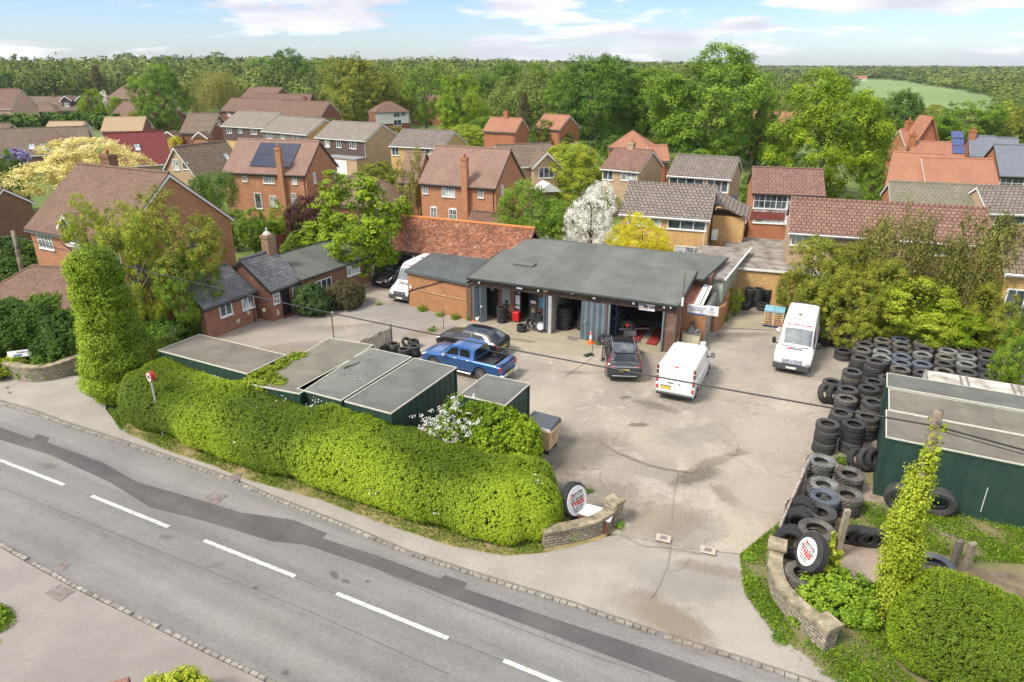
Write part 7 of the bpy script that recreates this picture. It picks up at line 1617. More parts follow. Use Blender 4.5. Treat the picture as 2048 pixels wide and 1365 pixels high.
# ---- poles and overhead cable
def pole(label,base,top,r0,r1,name='telegraph_pole'):
    t = thing(name,label,'pole',base,0); MB().tube((0,0,0),Vector(top)-Vector(base),r0,r1,14).build('shaft',plain('pole_wood',(0.27,0.215,0.155),.9,.3,3,fine=25,col2='3d3127'),t,uv=False,smooth=True); return t
b1 = G(1767,1245,0); h1 = ztop(1880,822,b1.y); PT1 = Vector((b1.x,b1.y,h1)); tpole = pole('telegraph pole at the right wrapped in bright ivy with a bare weathered top',b1,PT1,.15,.115); MB().box(-.03,.03,-.2,.2,h1-.3,h1-.2).build('bracket',GREYM,tpole,uv=False)
b2 = G(66,640,0); h2 = ztop(27,462,b2.y); q2 = onplane(27,462,b2,Vector((0,1,0))); PT2 = Vector((b2.x+.3,b2.y,h2)); tp2 = pole('bare telegraph pole at the left beside the hipped brown garage roof',b2,PT2,.16,.12); MB().box(-.25,.55,-.03,.03,h2-.9,h2-.8).build('cross_bar',DARKTRIM,tp2,uv=False)
def cable(label,a,b,sag,r=.03,name='overhead_cable',x2=None):
    P = []
    for k in range(41):
        t_ = k/40; p = a.lerp(b,t_); P.append(p-a-Vector((0,0,sag*4*t_*(1-t_))))
    o = MB().path(P,r,6).build(name,BLACK,None,uv=False); o.location = a; tag(o,label,'cable'); return o
A_ = Vector((PT2.x,PT2.y,h2-.35)); B_ = Vector((PT1.x,PT1.y,h1-.45)); cable('thick black cable strung across the yard between the two telegraph poles',A_,B_,.55,.028)
cable('black cable running from the ivy pole to beyond the right edge',B_,B_+(B_-A_)*.7+Vector((0,-1.5,-1.2)),.3,.028); cable('pale grey cable running just under the thick one at the right edge',B_+Vector((0,0,-.1)),B_+(B_-A_)*.7+Vector((0,-1.5,-1.55)),.3,.015)
cable('thin cable from the left pole to beyond the left edge',A_,A_+Vector((-20,1.2,.3)),.3,.015)
# yard light pole
yl = thing('yard_light','thin rusty pole with a small hooded lamp behind the brown roofed container','lamp post',G(668,680,0),0); hh = ztop(666,624,yl.location.y)
MB().tube((0,0,0),(0,0,hh),.035,n=8).build('pole',RUST,yl,uv=False); MB().bbox(-.1,.1,-.14,.14,-.06,.06,.02).build('lamp_head',GREYM,yl,M=Matrix.Translation((.15,-.1,hh-.1))@Matrix.Rotation(R(50),4,'Y'),uv=False); MB().tube((0,0,hh-.03),(.15,-.1,hh+.02),.02,n=6).build('arm',WHITE,yl,uv=False)
# ragged board fence
rf2 = thing('board_fence','ragged weathered board fence behind the brown roofed container','fence',G(785,702,0),0); b = G(700,745,0)-G(785,702,0); mb = MB(); n_ = 26; rndf = random.Random(4)
for k in range(n_):
    p0_,p1_ = b*(k/n_),b*((k+.85)/n_); hh = 1.5+rndf.uniform(-.05,.05); nn = Vector((b.y,-b.x,0)).normalized()*.012; Q_ = [p0_-nn,p1_-nn,p1_+nn,p0_+nn]; mb.rings([Q_,[v_+Vector((0,0,hh)) for v_ in Q_]])
mb.build('boards',plain('silvered_boards',(0.42,0.38,0.31),.9,.35,7,col2='6a5f52'),rf2,uv=False,fixn=True)
MB().box(-.05,.05,-.05,.05,0,1.7).build('post',WOOD,rf2,uv=False)
sp2 = thing('thin_post','thin leaning grey post before the flat roofed brick wing','post',G(887,658,0),0); MB().tube((0,0,0),(.02,0,1.5),.03,n=6).build('shaft',WOOD,sp2,uv=False)
# tubular field gate left
fg = thing('tubular_gate','dull silver tubular field gate behind the container at the left','gate',G(318,742,0),0); e_ = G(356,700,0)-G(318,742,0); mb = MB(); e_ = e_.normalized()*3.2
for k in range(6): z = .25+k*.2; mb.tube(Vector((0,0,z)),e_+Vector((0,0,z)),.022,n=6)
for f in (0,1): mb.tube(e_*f+Vector((0,0,.2)),e_*f+Vector((0,0,1.3)),.025,n=6)
mb.tube(Vector((0,0,1.25)),e_+Vector((0,0,.25)),.018,n=6); mb.build('bars',CHROME,fg,uv=False)
# fences between gardens
def panel_fence(label,pl,h,mat,n=None):
    P = [G(x,y,0) for x,y in pl]; t = thing('panel_fence',label,'fence',P[0],0); pb = MB(); ps = MB()
    for a,b in zip(P,P[1:]):
        L_ = (b-a).length; k_ = max(1,round(L_/1.9)); d = (b-a)/k_; nn = Vector((d.y,-d.x,0)).normalized()*.02
        for i in range(k_):
            p0_ = a-P[0]+d*(i+.03); p1_ = a-P[0]+d*(i+.97); Q_ = [p0_-nn,p1_-nn,p1_+nn,p0_+nn]; pb.rings([Q_,[v_+Vector((0,0,h)) for v_ in Q_]])
        for i in range(k_+1): c = a-P[0]+d*i; ps.box(c.x-.05,c.x+.05,c.y-.05,c.y+.05,0,h+.08)
    pb.build('panels',mat,t,fixn=True); ps.build('posts',WOOD,t,uv=False); return t
panel_fence('reddish wooden fence behind the felt roofed annex under the maroon bush',[(555,512),(610,500),(660,492)],1.8,plain('red_fence',(0.20,0.055,0.035),.9,.2,4)); panel_fence('dark weathered fence between the big brick house and its left neighbour',[(20,500),(72,470)],1.8,WOOD); panel_fence('low black boarded fence beside the barn',[(752,560),(775,560)],1.2,BEAM)
panel_fence('wooden fence behind the tyre yard below the long red roof',[(1545,560),(1700,600),(1900,690),(2080,760)],1.7,WOOD)
wr = thing('washing_line','white washing hung behind the cottage chimney','washing',G(535,508,0),R(-10)); mb = MB()
for k in range(3): mb.box(k*.3,k*.3+.2,0,.02,1.0,1.55)
mb.build('laundry',WHITE,wr,uv=False); MB().tube((-.3,0.01,1.58),(1.3,0.01,1.58),.01,n=4).build('line',WHITE,wr,uv=False); MB().tube((-.3,0,0),(-.3,0,1.6),.03,n=6).build('post',WOOD,wr,uv=False)
bs = thing('brick_stub','broken brick pier end at the bottom edge beside the near bush','brick pier',G(243,1392,0),R(20)); MB().bbox(-.3,.25,-.2,.2,0,.42,.03).build('brickwork',brick('rough_brick',(0.30,0.13,0.09),(0.19,0.09,0.07),(0.30,0.22,0.17)),bs)
# roof aerials
for px,py,bz,h_,lab in ((942,0,0,0,None),):
    pass
def aerial(px,py,base_py,dist_px,label):
    g_ = G(px,dist_px,5.0); zt_ = ztop(px,py,g_.y); zb_ = ztop(px,base_py,g_.y); t = thing('tv_aerial',label,'aerial',(g_.x,g_.y,zb_-.6),R(20)); MB().tube((0,0,0),(0,0,zt_-zb_+.6),.025,n=6).build('mast',GREYM,t,uv=False); mb = MB(); mb.tube((-.6,0,zt_-zb_+.5),(.7,0,zt_-zb_+.5),.018,n=5)
    for k in range(6): mb.tube((-.4+k*.2,-.2,zt_-zb_+.5),(-.4+k*.2,.2,zt_-zb_+.5),.012,n=4)
    mb.build('elements',GREYM,t,uv=False)
aerial(1258,322,370,344,'tv aerial in front of the orange roofed house'); aerial(1178,282,296,330,'tv aerial at the left end of the orange roof'); aerial(1146,285,296,330,'tv aerial on the tan brick house beside the orange roof'); aerial(361,200,228,266,'tv aerial on the brown roof beside the round tree')
# ================================================================ vegetation
HAZE = 0.0001
def np_mesh(name,V,F,tintv,mats,midx=None):
    me = bpy.data.meshes.new(name); n = len(F); k = F.shape[1]
    me.vertices.add(len(V)); me.vertices.foreach_set('co',V.astype(np.float32).ravel())
    me.loops.add(n*k); me.loops.foreach_set('vertex_index',F.astype(np.int32).ravel())
    me.polygons.add(n); me.polygons.foreach_set('loop_start',np.arange(0,n*k,k,dtype=np.int32)); me.polygons.foreach_set('loop_total',np.full(n,k,dtype=np.int32))
    at = me.attributes.new('tint','FLOAT','FACE'); at.data.foreach_set('value',tintv.astype(np.float32))
    for m in (mats if isinstance(mats,(list,tuple)) else [mats]): me.materials.append(m)
    if midx is not None: me.polygons.foreach_set('material_index',midx.astype(np.int32))
    me.update(calc_edges=True); me.validate(); return me
def unit(a): return a/np.maximum(1e-9,np.linalg.norm(a,axis=1,keepdims=True))
def quads(C_,N_,S_,aspect=0.62,rng=RNG):
    """one leaf-shaped quad at each centre with normal N and size S"""
    n = len(C_); r = unit(rng.normal(size=(n,3))); T = unit(np.cross(N_,r)); B = np.cross(N_,T)
    s = S_[:,None]; a = aspect
    V = np.stack([C_-T*s*.5,C_-B*s*a*.5+T*s*.05,C_+T*s*.5,C_+B*s*a*.5+T*s*.05],1).reshape(-1,3)
    return V,np.arange(4*n).reshape(n,4)
def sph(n,rng): return unit(rng.normal(size=(n,3)))
def crown_mesh(name,mat,seed=0,K=16,R0=.58,lr=(.30,.46),nc=330,nl=60,leaf=.040,cr=.10,flat=1.0,bottom=-.6,up=.35,cone=False,droop=0,blk=1100,bleaf=.08,gap=0.0):
    """crown of leaf clumps on a set of lobes, unit radius"""
    rng = np.random.default_rng(seed)
    if cone:
        t = rng.random(nc)**.8; ang = rng.random(nc)*2*np.pi; z = -1+2*t; rad = (1-t)**.85*(.55+.10*np.sin(ang*5+z*6)+rng.normal(0,.06,nc)); CC = np.stack([rad*np.cos(ang),rad*np.sin(ang),z],1); out = unit(np.stack([np.cos(ang),np.sin(ang),np.full(nc,.3)],1))
        lobes = np.array([[0,0,z_,.42*(1-(z_+1)/2)**.8] for z_ in np.linspace(-.9,.7,8)])
    else:
        d = sph(K,rng); d[:,2] = d[:,2]*.85+.1; L_ = d*R0*rng.uniform(.75,1.1,(K,1)); r = rng.uniform(lr[0],lr[1],K); lobes = np.concatenate([L_,r[:,None]],1); lobes = np.concatenate([lobes,[[0,0,.05,.62]]])
        pick = rng.integers(0,len(lobes),nc*3); dd = sph(nc*3,rng); CC = lobes[pick,:3]+dd*lobes[pick,3:4]*rng.uniform(.86,1.06,(nc*3,1))
        dist = np.linalg.norm(CC[:,None,:]-lobes[None,:,:3],axis=2)/lobes[None,:,3]; keep = (dist.min(1) > .80) & (CC[:,2] > bottom)
        if gap: keep &= (np.sin(CC[:,0]*7+seed)+np.sin(CC[:,1]*8)+np.sin(CC[:,2]*9+1)) > -2+gap
        CC = CC[keep][:nc]; out = unit(dd[keep][:nc]*.7+CC*.6)
    n = len(CC); crr = cr*rng.uniform(.6,1.4,n); tint = rng.uniform(0,1,n)
    nn = n*nl; ci = np.repeat(np.arange(n),nl); off = sph(nn,rng)*(rng.random((nn,1))**.5); off[:,2] *= .7*flat
    P = CC[ci]+off*crr[ci][:,None]
    if droop: P[:,2] -= droop*rng.random(nn)**1.5*(np.linalg.norm(P[:,:2],axis=1)+.2)
    N = unit(out[ci]*.55+off*.5+np.array([0,0,up])+rng.normal(0,.45,(nn,3)))
    rr_ = np.percentile(np.linalg.norm(P[:,:2],axis=1),97); z0_,z1_ = np.percentile(P[:,2],(.7,99.3)); nz = np.array([1/rr_,1/rr_,2/(z1_-z0_)]); zc_ = np.array([0,0,(z0_+z1_)/2])
    V,F = quads((P-zc_)*nz,N,leaf*rng.uniform(.6,1.35,nn),.62,rng); tv = tint[ci]
    # larger inner leaves close the crown
    pk = rng.integers(0,len(lobes),blk); P2 = lobes[pk,:3]+sph(blk,rng)*lobes[pk,3:4]*.72*rng.random((blk,1))**.33; P2 = P2[P2[:,2] > bottom+.05]
    V2,F2 = quads((P2-zc_)*nz,sph(len(P2),rng),np.full(len(P2),bleaf)*rng.uniform(.6,1.2,len(P2)),.8,rng)
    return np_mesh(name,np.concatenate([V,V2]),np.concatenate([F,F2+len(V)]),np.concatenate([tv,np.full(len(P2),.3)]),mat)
FO = dict(
    mid=foliage('leaf_mid',(0.053,0.105,0.007),(0.131,0.230,0.013),(0.247,0.363,0.025)),
    dark=foliage('leaf_dark',(0.035,0.073,0.007),(0.080,0.159,0.011),(0.152,0.254,0.020)),
    bright=foliage('leaf_bright',(0.077,0.134,0.004),(0.184,0.290,0.007),(0.321,0.420,0.016)),
    olive=foliage('leaf_olive',(0.087,0.103,0.010),(0.198,0.225,0.018),(0.350,0.354,0.037)),
    lime=foliage('leaf_lime',(0.152,0.202,0.011),(0.290,0.358,0.018),(0.455,0.493,0.045)),
    yellow=foliage('leaf_yellow',(0.345,0.314,0.009),(0.635,0.526,0.013),(0.620,0.600,0.040)),
    cream=foliage('leaf_cream',(0.460,0.400,0.100),(0.720,0.620,0.200),(0.850,0.760,0.380)),
    maroon=foliage('leaf_maroon',(0.030,0.008,0.010),(0.065,0.018,0.020),(0.130,0.045,0.035)),
    brown=foliage('leaf_bronze',(0.055,0.055,0.018),(0.115,0.105,0.035),(0.190,0.160,0.055)),
    cypress=foliage('leaf_cypress',(0.075,0.085,0.014),(0.16,0.165,0.03),(0.28,0.27,0.06)),
    pale=foliage('leaf_pale',(0.138,0.134,0.027),(0.262,0.258,0.054),(0.414,0.381,0.090)),
    white=foliage('leaf_blossom',(0.138,0.157,0.027),(0.235,0.246,0.054),(0.345,0.336,0.090),flower=(0.86,0.84,0.78),famt=.86),
    blue=foliage('leaf_evergreen',(0.034,0.067,0.018),(0.083,0.140,0.032),(0.166,0.235,0.054)),
    twig=foliage('leaf_twiggy',(0.060,0.050,0.020),(0.110,0.095,0.035),(0.160,0.150,0.050)),
    hedge=foliage('leaf_hedge',(0.055,0.090,0.006),(0.170,0.26,0.009),(0.34,0.45,0.022),nscale=.35),
    far=foliage('leaf_far',(0.060,0.091,0.016),(0.128,0.182,0.028),(0.224,0.266,0.045),nscale=.02))
TRUNKM = plain('bark_grey',(0.11,0.09,0.07),.95,.35,4,fine=20)
_T = {}
SHAPES = dict(oak=dict(K=20,R0=.60,lr=(.24,.38),nc=560,nl=100,leaf=.033,cr=.095,bottom=-.62),oak2=dict(K=15,R0=.62,lr=(.24,.42),nc=560,nl=100,leaf=.032,cr=.10,bottom=-.6,gap=.25),
    loose=dict(K=14,R0=.68,lr=(.18,.34),nc=300,nl=48,leaf=.045,cr=.11,bottom=-.75,blk=400,gap=.9),bush=dict(K=12,R0=.52,lr=(.32,.48),nc=420,nl=80,leaf=.034,cr=.10,bottom=-.85),
    ash=dict(K=22,R0=.66,lr=(.18,.32),nc=640,nl=70,leaf=.028,cr=.08,bottom=-.75,blk=500,bleaf=.07,gap=.5,up=.55),cone=dict(cone=True,nc=300,nl=60,leaf=.045,cr=.11,up=.1,blk=300),willow=dict(K=14,R0=.55,lr=(.3,.42),nc=260,nl=70,leaf=.040,cr=.10,bottom=-.5,droop=.75,up=0),small=dict(K=9,R0=.5,lr=(.34,.5),nc=120,nl=40,leaf=.075,cr=.14,bottom=-.8,blk=220,bleaf=.14),feather=dict(K=26,R0=.66,lr=(.18,.32),nc=520,nl=46,leaf=.05,cr=.105,bottom=-.8,blk=700,up=.75,flat=.5,gap=.5))
def get_crown(shape,mat,seed):
    k = (shape,mat,seed)
    if k not in _T: _T[k] = crown_mesh('crown',FO[mat],seed=seed*7+len(shape),**SHAPES[shape])
    return _T[k]
TRK = {}
def trunk_mesh(seed,th=1.0,n=6):
    if seed in TRK: return TRK[seed]
    rnd = random.Random(seed); mb = MB(); mb.path([(0,0,-.1),(.03,.0,.4),(0,.04,.9),(-.02,.02,1.5)],[.075,.06,.05,.02],8)
    for k in range(n):
        a = rnd.uniform(0,6.28); z = rnd.uniform(.45,.95); l = rnd.uniform(.35,.7); mb.path([(0,0,z),(math.cos(a)*l*.4,math.sin(a)*l*.4,z+l*.35),(math.cos(a)*l,math.sin(a)*l,z+l*.75)],[.035,.022,.008],6)
    o = mb.build('trunk',TRUNKM,uv=False,smooth=True); me = o.data; bpy.data.objects.remove(o); TRK[seed] = me; return me
def m_per_px(Y,z): return (Y*math.cos(_p)+(HC-z)*math.sin(_p))/FPX
def tree(label,px,base,top,wpx,shape,mat,seed=0,low=None,name='tree',cat='tree',group=None,dep=1.0,z0=0.0,stretch=1.0,rz=None,terrain=False):
    """low: photo row of the crown's lower edge (default: near the base)"""
    mid_ = (top+(low or base))/2; px = px+(1024-px)*(base-mid_)/(4061-mid_)
    g = GT(px,base) if terrain else G(px,base,z0)
    H_ = ztop(px,top,g.y)
    zl = ztop(px,low,g.y) if low else g.z+(H_-g.z)*.12
    zc = (H_+zl)/2; w = wpx*m_per_px(g.y,zc)
    H_ = max(H_,g.z+1)
    t = thing(name,label,cat,g,rz if rz is not None else random.uniform(0,6.28),group)
    o = bpy.data.objects.new('crown',get_crown(shape,mat,seed)); C.objects.link(o); o.parent = t
    kz = (H_-zl)/2; kx = 1.0
    o.location = (0,0,(H_+zl)/2-g.z); o.scale = (w/2*kx,w/2*kx*dep,kz)
    tr_ = bpy.data.objects.new('trunk',trunk_mesh(seed % 3)); C.objects.link(tr_); tr_.parent = t
    th_ = (H_-g.z); tr_.scale = (th_*.30,th_*.30,th_*.5)
    return t
def GT(px,py):
    d = ray(px,py); o = Vector((0,0,HC)); t = 30.0
    while t < 6000:
        p = o+d*t
        if p.z < terr(p.x,p.y)-.05: return Vector((p.x,p.y,terr(p.x,p.y)))
        t += max(2,t*.004)
    p = o+d*t; return Vector((p.x,p.y,terr(p.x,p.y)))
TREES = [
 ('widest bright oak in the centre right, tallest on the skyline',1425,330,95,262,'oak','mid',1,312),
 ('dark rounded oak left of the widest oak',1195,300,114,185,'oak','dark',2,285),
 ('tall yellowish green tree in front of the right hand houses',1655,405,146,245,'oak2','bright',3,385),
 ('dark round tree just right of the tall yellowish green tree',1797,320,184,115,'oak','dark',4,305),
 ('bright bushy tree filling the gap between the two biggest oaks',1300,300,140,150,'oak','mid',5,285),
 ('dark green round tree above the porched house at the left',322,268,132,112,'oak','mid',6,248),
 ('weeping pale tree right of the dark round tree at the left',434,250,142,96,'willow','pale',7,225),
 ('narrow green tree between the round tree and the weeping tree',390,245,158,50,'loose','pale',8,235),
 ('dark towering tree standing alone above the roofs left of centre',585,215,101,98,'oak','dark',9,190),
 ('broad olive oak with spreading limbs above the row of three',705,258,120,165,'oak2','olive',10,240),
 ('olive tree right of the broad spreading oak',782,250,150,90,'oak2','olive',11,235),
 ('mid green tree left of the vivid tree in the centre',850,265,130,100,'loose','mid',12,250),
 ('vivid green tree above the brown roofed brick house',925,282,152,118,'oak2','bright',13,265),
 ('dark green tree behind the red roofs left of the brown conifer',1010,250,128,105,'oak','dark',14,235),
 ('second dark green tree behind the brown conifer',1085,250,130,90,'oak','mid',15,235),
 ('brown tinged conifer standing among the red roofs',1048,292,186,48,'cone','brown',16,285),
 ('small bright tree beside the white trimmed roof behind the row',612,212,168,46,'small','bright',17,205),
 ('round lime shrub behind the ridge of the middle brick house',945,315,252,100,'bush','lime',18,305),
 ('fine leaved light green tree before the orange roof',1160,410,290,150,'oak2','lime',19,395),
 ('dense green bush behind the barn gable',1063,530,364,175,'bush','mid',20,520,dict(dep=.6,rz=R(-24))),
 ('white blossom hawthorn behind the garage roof',1182,545,366,110,'bush','white',21,530,dict(dep=.6,rz=R(-24))),
 ('bright yellow green shrub behind the garage roof',1284,572,428,145,'bush','yellow',22,560,dict(dep=.42,rz=R(-24))),
 ('spreading feathery green tree over the annex roof and barn corner',718,560,346,215,'feather','bright',23,545),
 ('second feathery clump rising behind the annex roof',655,530,425,110,'feather','bright',24,500),
 ('slender pale birch in front of the middle brick house',825,452,298,66,'loose','pale',25,430),
 ('maroon leaved bush beside the garden fence',620,506,391,118,'bush','maroon',26,490),
 ('bushy green bamboo behind the cottage chimney',505,510,418,80,'bush','mid',27,500),
 ('lighter bamboo clump right of the cottage chimney',556,500,405,68,'loose','bright',28,488),
 ('dark weeping tree behind the big brick house gable',434,458,346,118,'willow','dark',29,425),
 ('pale cream yellow tree glowing behind the big brick house',160,428,280,250,'bush','cream',30,408),
 ('very dark evergreen at the left edge behind the cream tree',5,425,305,95,'oak','dark',31,415),
 ('loose ash tree in front of the big brick house gable',345,655,388,215,'ash','olive',32,600),
 ('second loose ash stem nearer the ivy covered trunk',270,672,420,150,'ash','lime',33,640),
 ('small ash crown in front of the dormer of the big brick house',165,640,390,88,'ash','lime',34,500),
 ('dark leafy tree beneath the ash beside the slate cottage',372,668,500,130,'ash','mid',35,660),
 ('brown green cypress left of the red roof end',1785,660,418,150,'willow','cypress',36,640),
 ('large drooping cypress at the right with ragged top',1968,690,430,165,'willow','cypress',37,670),
 ('smaller cypress between the two large cypresses',1880,670,474,110,'willow','cypress',38,650),
 ('bushy bronze green laurel nearest the pallets',1652,655,480,160,'oak2','olive',39,650),
 ('taller olive laurel behind the first laurel',1712,650,488,130,'oak2','olive',40,640),
 ('low olive laurel above the parked high roofed van',1700,690,560,150,'oak','olive',41,685),
 ('yellow green bushy tree over the back rows of tyres',1845,692,558,225,'oak2','lime',42,672),
 ('fresh green shrub hanging over the tyre stacks',1915,708,615,180,'oak','bright',43,695),
 ('green shrub at the right edge behind the trailer',2035,800,645,100,'bush','mid',44,795),
 ('lime shrub top showing against the long red roof left',1822,600,455,52,'bush','lime',45,560),
 ('lime shrub top showing against the long red roof right',1880,600,460,52,'bush','lime',46,560),
 ('rounded green tree behind the slate roofed houses',1935,300,205,150,'oak','mid',47,292),
 ('dull tree behind the gabled brick houses',1862,290,212,90,'oak2','olive',48,280),
 ('pale yellow tree beyond the slate roofs',2010,262,203,70,'small','lime',49,255),
 ('grey green tree at the right edge behind the slate roofs',2042,300,215,60,'oak2','olive',50,290),
 ('bright tree at the far left behind the pink gabled house',18,215,135,70,'oak','bright',51,205),
 ('dark conifer between the far left trees',45,210,138,40,'cone','brown',52,205),
 ('dull green tree left of the dormered bungalow chimney',85,200,138,60,'oak2','olive',53,195),
 ('bright rounded tree over the dormered bungalow',140,205,140,62,'oak','mid',54,195),
 ('brownish conifer behind the dormered bungalow',196,215,132,52,'cone','brown',55,205),
 ('pale shrubby tree between the conifer and the bungalow',158,200,158,46,'small','pale',56,192),
 ('light green tree with white blossom left of the round tree',186,255,180,56,'oak2','bright',57,245),
 ('small bright tree in front of the long brown roof',238,250,195,50,'oak','bright',58,242),
 ('white blossoming shrub behind the light green tree',207,225,182,22,'small','white',59,215),
 ('dark yew shrub in front of the broad brown roof',632,262,214,60,'small','brown',60,255),
 ('low dark shrub by the yellow brick house behind the row',760,330,280,40,'small','dark',61,325),
 ('rough green shrub in the garden below the flat roofed porch',762,395,325,90,'oak2','olive',62,385),
 ('green garden shrub below the small white outbuilding',722,400,345,70,'oak2','mid',63,392),
 ('climbing shrub on the middle brick house between arched windows',888,445,398,36,'small','dark',64,440),
 ('low green shrub left of the dark round topiary by the lane',1488,470,432,46,'small','olive',65,466),
 ('dark clipped cone beside the lane bins',1512,466,422,24,'cone','dark',66,464),
 ('golden shrub behind the lane bins',1530,468,426,30,'small','yellow',67,464),
 ('golden green shrub right of the lane bins',1556,472,440,32,'small','lime',68,468),
 ('clipped dark hedge block between two orange roofed houses',1497,380,350,30,'small','dark',69,376),
 ('bright shrub by the porched house at the left',350,300,272,30,'small','yellow',70,296),
 ('weeds and nettles climbing the yellow brick wall by the tyres',1472,632,578,30,'small','bright',71,630),
 ('green shrub beneath the orange roofed house',1215,430,385,50,'small','mid',72,425),
 ('tall green tree far left of the two largest oaks',1130,275,150,90,'oak','mid',73,262),
 ('leafy tree at the right side of the widest oak',1520,330,150,80,'oak','mid',74,315),
 ('reddish plum shrub by the yellow brick house at the right edge',2005,655,610,40,'small','maroon',75,650),
]
for r in TREES:
    lab,px,ba,to,wp_,sh_,ma,sd,lo = r[:9]; lo = ba-(ba-to)*.05 if sh_ in ('oak','oak2') else lo; wp_ *= 1.0 if sh_ in ('oak','oak2') else 1; kw_ = r[9] if len(r) > 9 else {}
    if sh_ != 'ash' and sh_ in ('oak','oak2','bush','loose','cone','willow','feather') and wp_ < 130: sd = sd % 4
    nm = {'cone': 'conifer','small': 'shrub','bush': 'shrub'}.get(sh_,'tree'); tree(lab,px,ba,to,wp_,sh_,ma,sd,lo,name=nm,cat='conifer' if sh_ == 'cone' else ('shrub' if nm == 'shrub' else 'tree'),**kw_)

for i,(px,ba,to,w_,sh_,ma,lab) in enumerate((
 (1765,680,520,150,'oak2','olive','olive laurel below the left cypress'),(1985,715,565,130,'oak2','olive','olive bush at the foot of the large cypress'),(1585,640,545,70,'oak2','olive','low bronze laurel nearest the yellow brick wall'),(545,500,440,90,'oak','bright','bright garden tree left of the maroon bush'),(780,440,372,70,'oak2','bright','bright tree at the left corner of the middle brick house'),(1320,360,318,60,'oak','dark','dark tree behind the wide windowed house'),(1395,355,300,90,'oak','mid','low green tree under the widest oak'),(1150,345,285,80,'oak2','mid','green tree below the dark rounded oak'),
 (480,420,372,70,'oak','mid','garden tree left of the solar roofed house'),(640,330,300,60,'oak','dark','dark garden tree behind the garage of the solar roofed house'),(905,330,300,60,'oak2','mid','garden tree behind the ridge of the middle brick house'),
 (1050,352,315,60,'oak','dark','dark shrub between the tan gabled house and the brick house'),(1310,400,352,50,'oak','dark','dark tree between the orange roof and the wide windowed house'),(1225,405,362,60,'oak2','olive','olive shrub under the orange roofed house wall'),
 (1490,420,372,50,'oak','mid','green shrub behind the wide windowed grey roofed house'),(1560,330,268,60,'oak2','mid','green tree below the pale red roof'),(1745,425,330,70,'oak2','mid','green tree at the foot of the tall yellowish green tree'),
 (975,305,236,110,'oak','mid','mid green tree below the left red roofed house'),(1100,315,240,100,'oak','dark','dark tree below the right red roofed house'),(1235,330,272,70,'oak','dark','dark tree before the hipped red roof'),(1030,285,238,60,'oak2','mid','green tree between the two red roofed houses'),
 (790,290,255,60,'oak2','olive','olive shrub below the white and brick house'),(845,300,258,50,'oak','mid','green shrub right of the white and brick house'),(735,290,250,60,'oak','dark','dark shrub beneath the broad spreading oak'),(665,290,238,50,'oak','dark','dark shrub behind the third grey roof'),
 (905,272,232,60,'oak2','olive','olive tree left of the vivid tree'),(545,225,190,40,'oak','mid','round green tree behind the far brown roofs'),(470,235,205,40,'oak','mid','green tree beside the far brown roof left'),(275,262,222,50,'oak2','olive','olive tree over the tan roofed bungalow'),
 (215,335,300,50,'oak','dark','dark shrub between the maroon roof and the brown roof'),(380,330,300,40,'oak','bright','bright shrub at the corner of the chalet house'),(120,460,420,60,'oak','dark','dark shrub below the cream tree'),(590,535,470,60,'oak','mid','green shrub by the washing line'),
 (610,450,408,50,'oak2','bright','bright shrub below the solar roofed house'),(470,500,420,60,'oak','mid','green shrub beside the big brick house gable'),(985,470,432,50,'oak','mid','green shrub right of the barn behind the mossy roof'),(1110,470,400,60,'oak','mid','green tree left of the white blossom'),
 (1700,425,392,40,'oak','dark','dark shrub by the gable of the orange lattice windowed house'),(1765,352,300,60,'oak','mid','green tree beside the salmon roofs'),(1840,335,300,40,'oak2','mid','green tree between the salmon roofs'),(1990,275,225,80,'oak','mid','mid green tree behind the blue slate roofs'),(1900,262,222,80,'oak2','mid','leafy tree above the gabled brick house'),(1700,300,235,80,'oak','mid','green tree right behind the tall yellowish tree'),(1590,250,200,80,'oak2','mid','green tree behind the pale red roof'),(1245,265,145,100,'oak','mid','tall tree seen between the two largest oaks'),(960,215,140,80,'oak','mid','rounded tree behind the vivid tree'),(890,215,135,80,'oak2','dark','dark tree behind the vivid tree'),(650,200,125,90,'oak','mid','rounded tree right of the dark towering tree'),(520,190,118,80,'oak2','mid','tall tree left of the dark towering tree'),(260,165,108,90,'oak','dark','dark rounded wood top left of the white chimney stack'),(345,170,112,90,'oak2','dark','dark crown right of the white chimney stack'),(430,175,106,90,'oak','dark','high dark crown on the left skyline'),(120,165,122,80,'oak2','olive','olive crown on the far left skyline'))): tree(lab,px,ba,to,w_,sh_,ma,i % 4,ba-6)
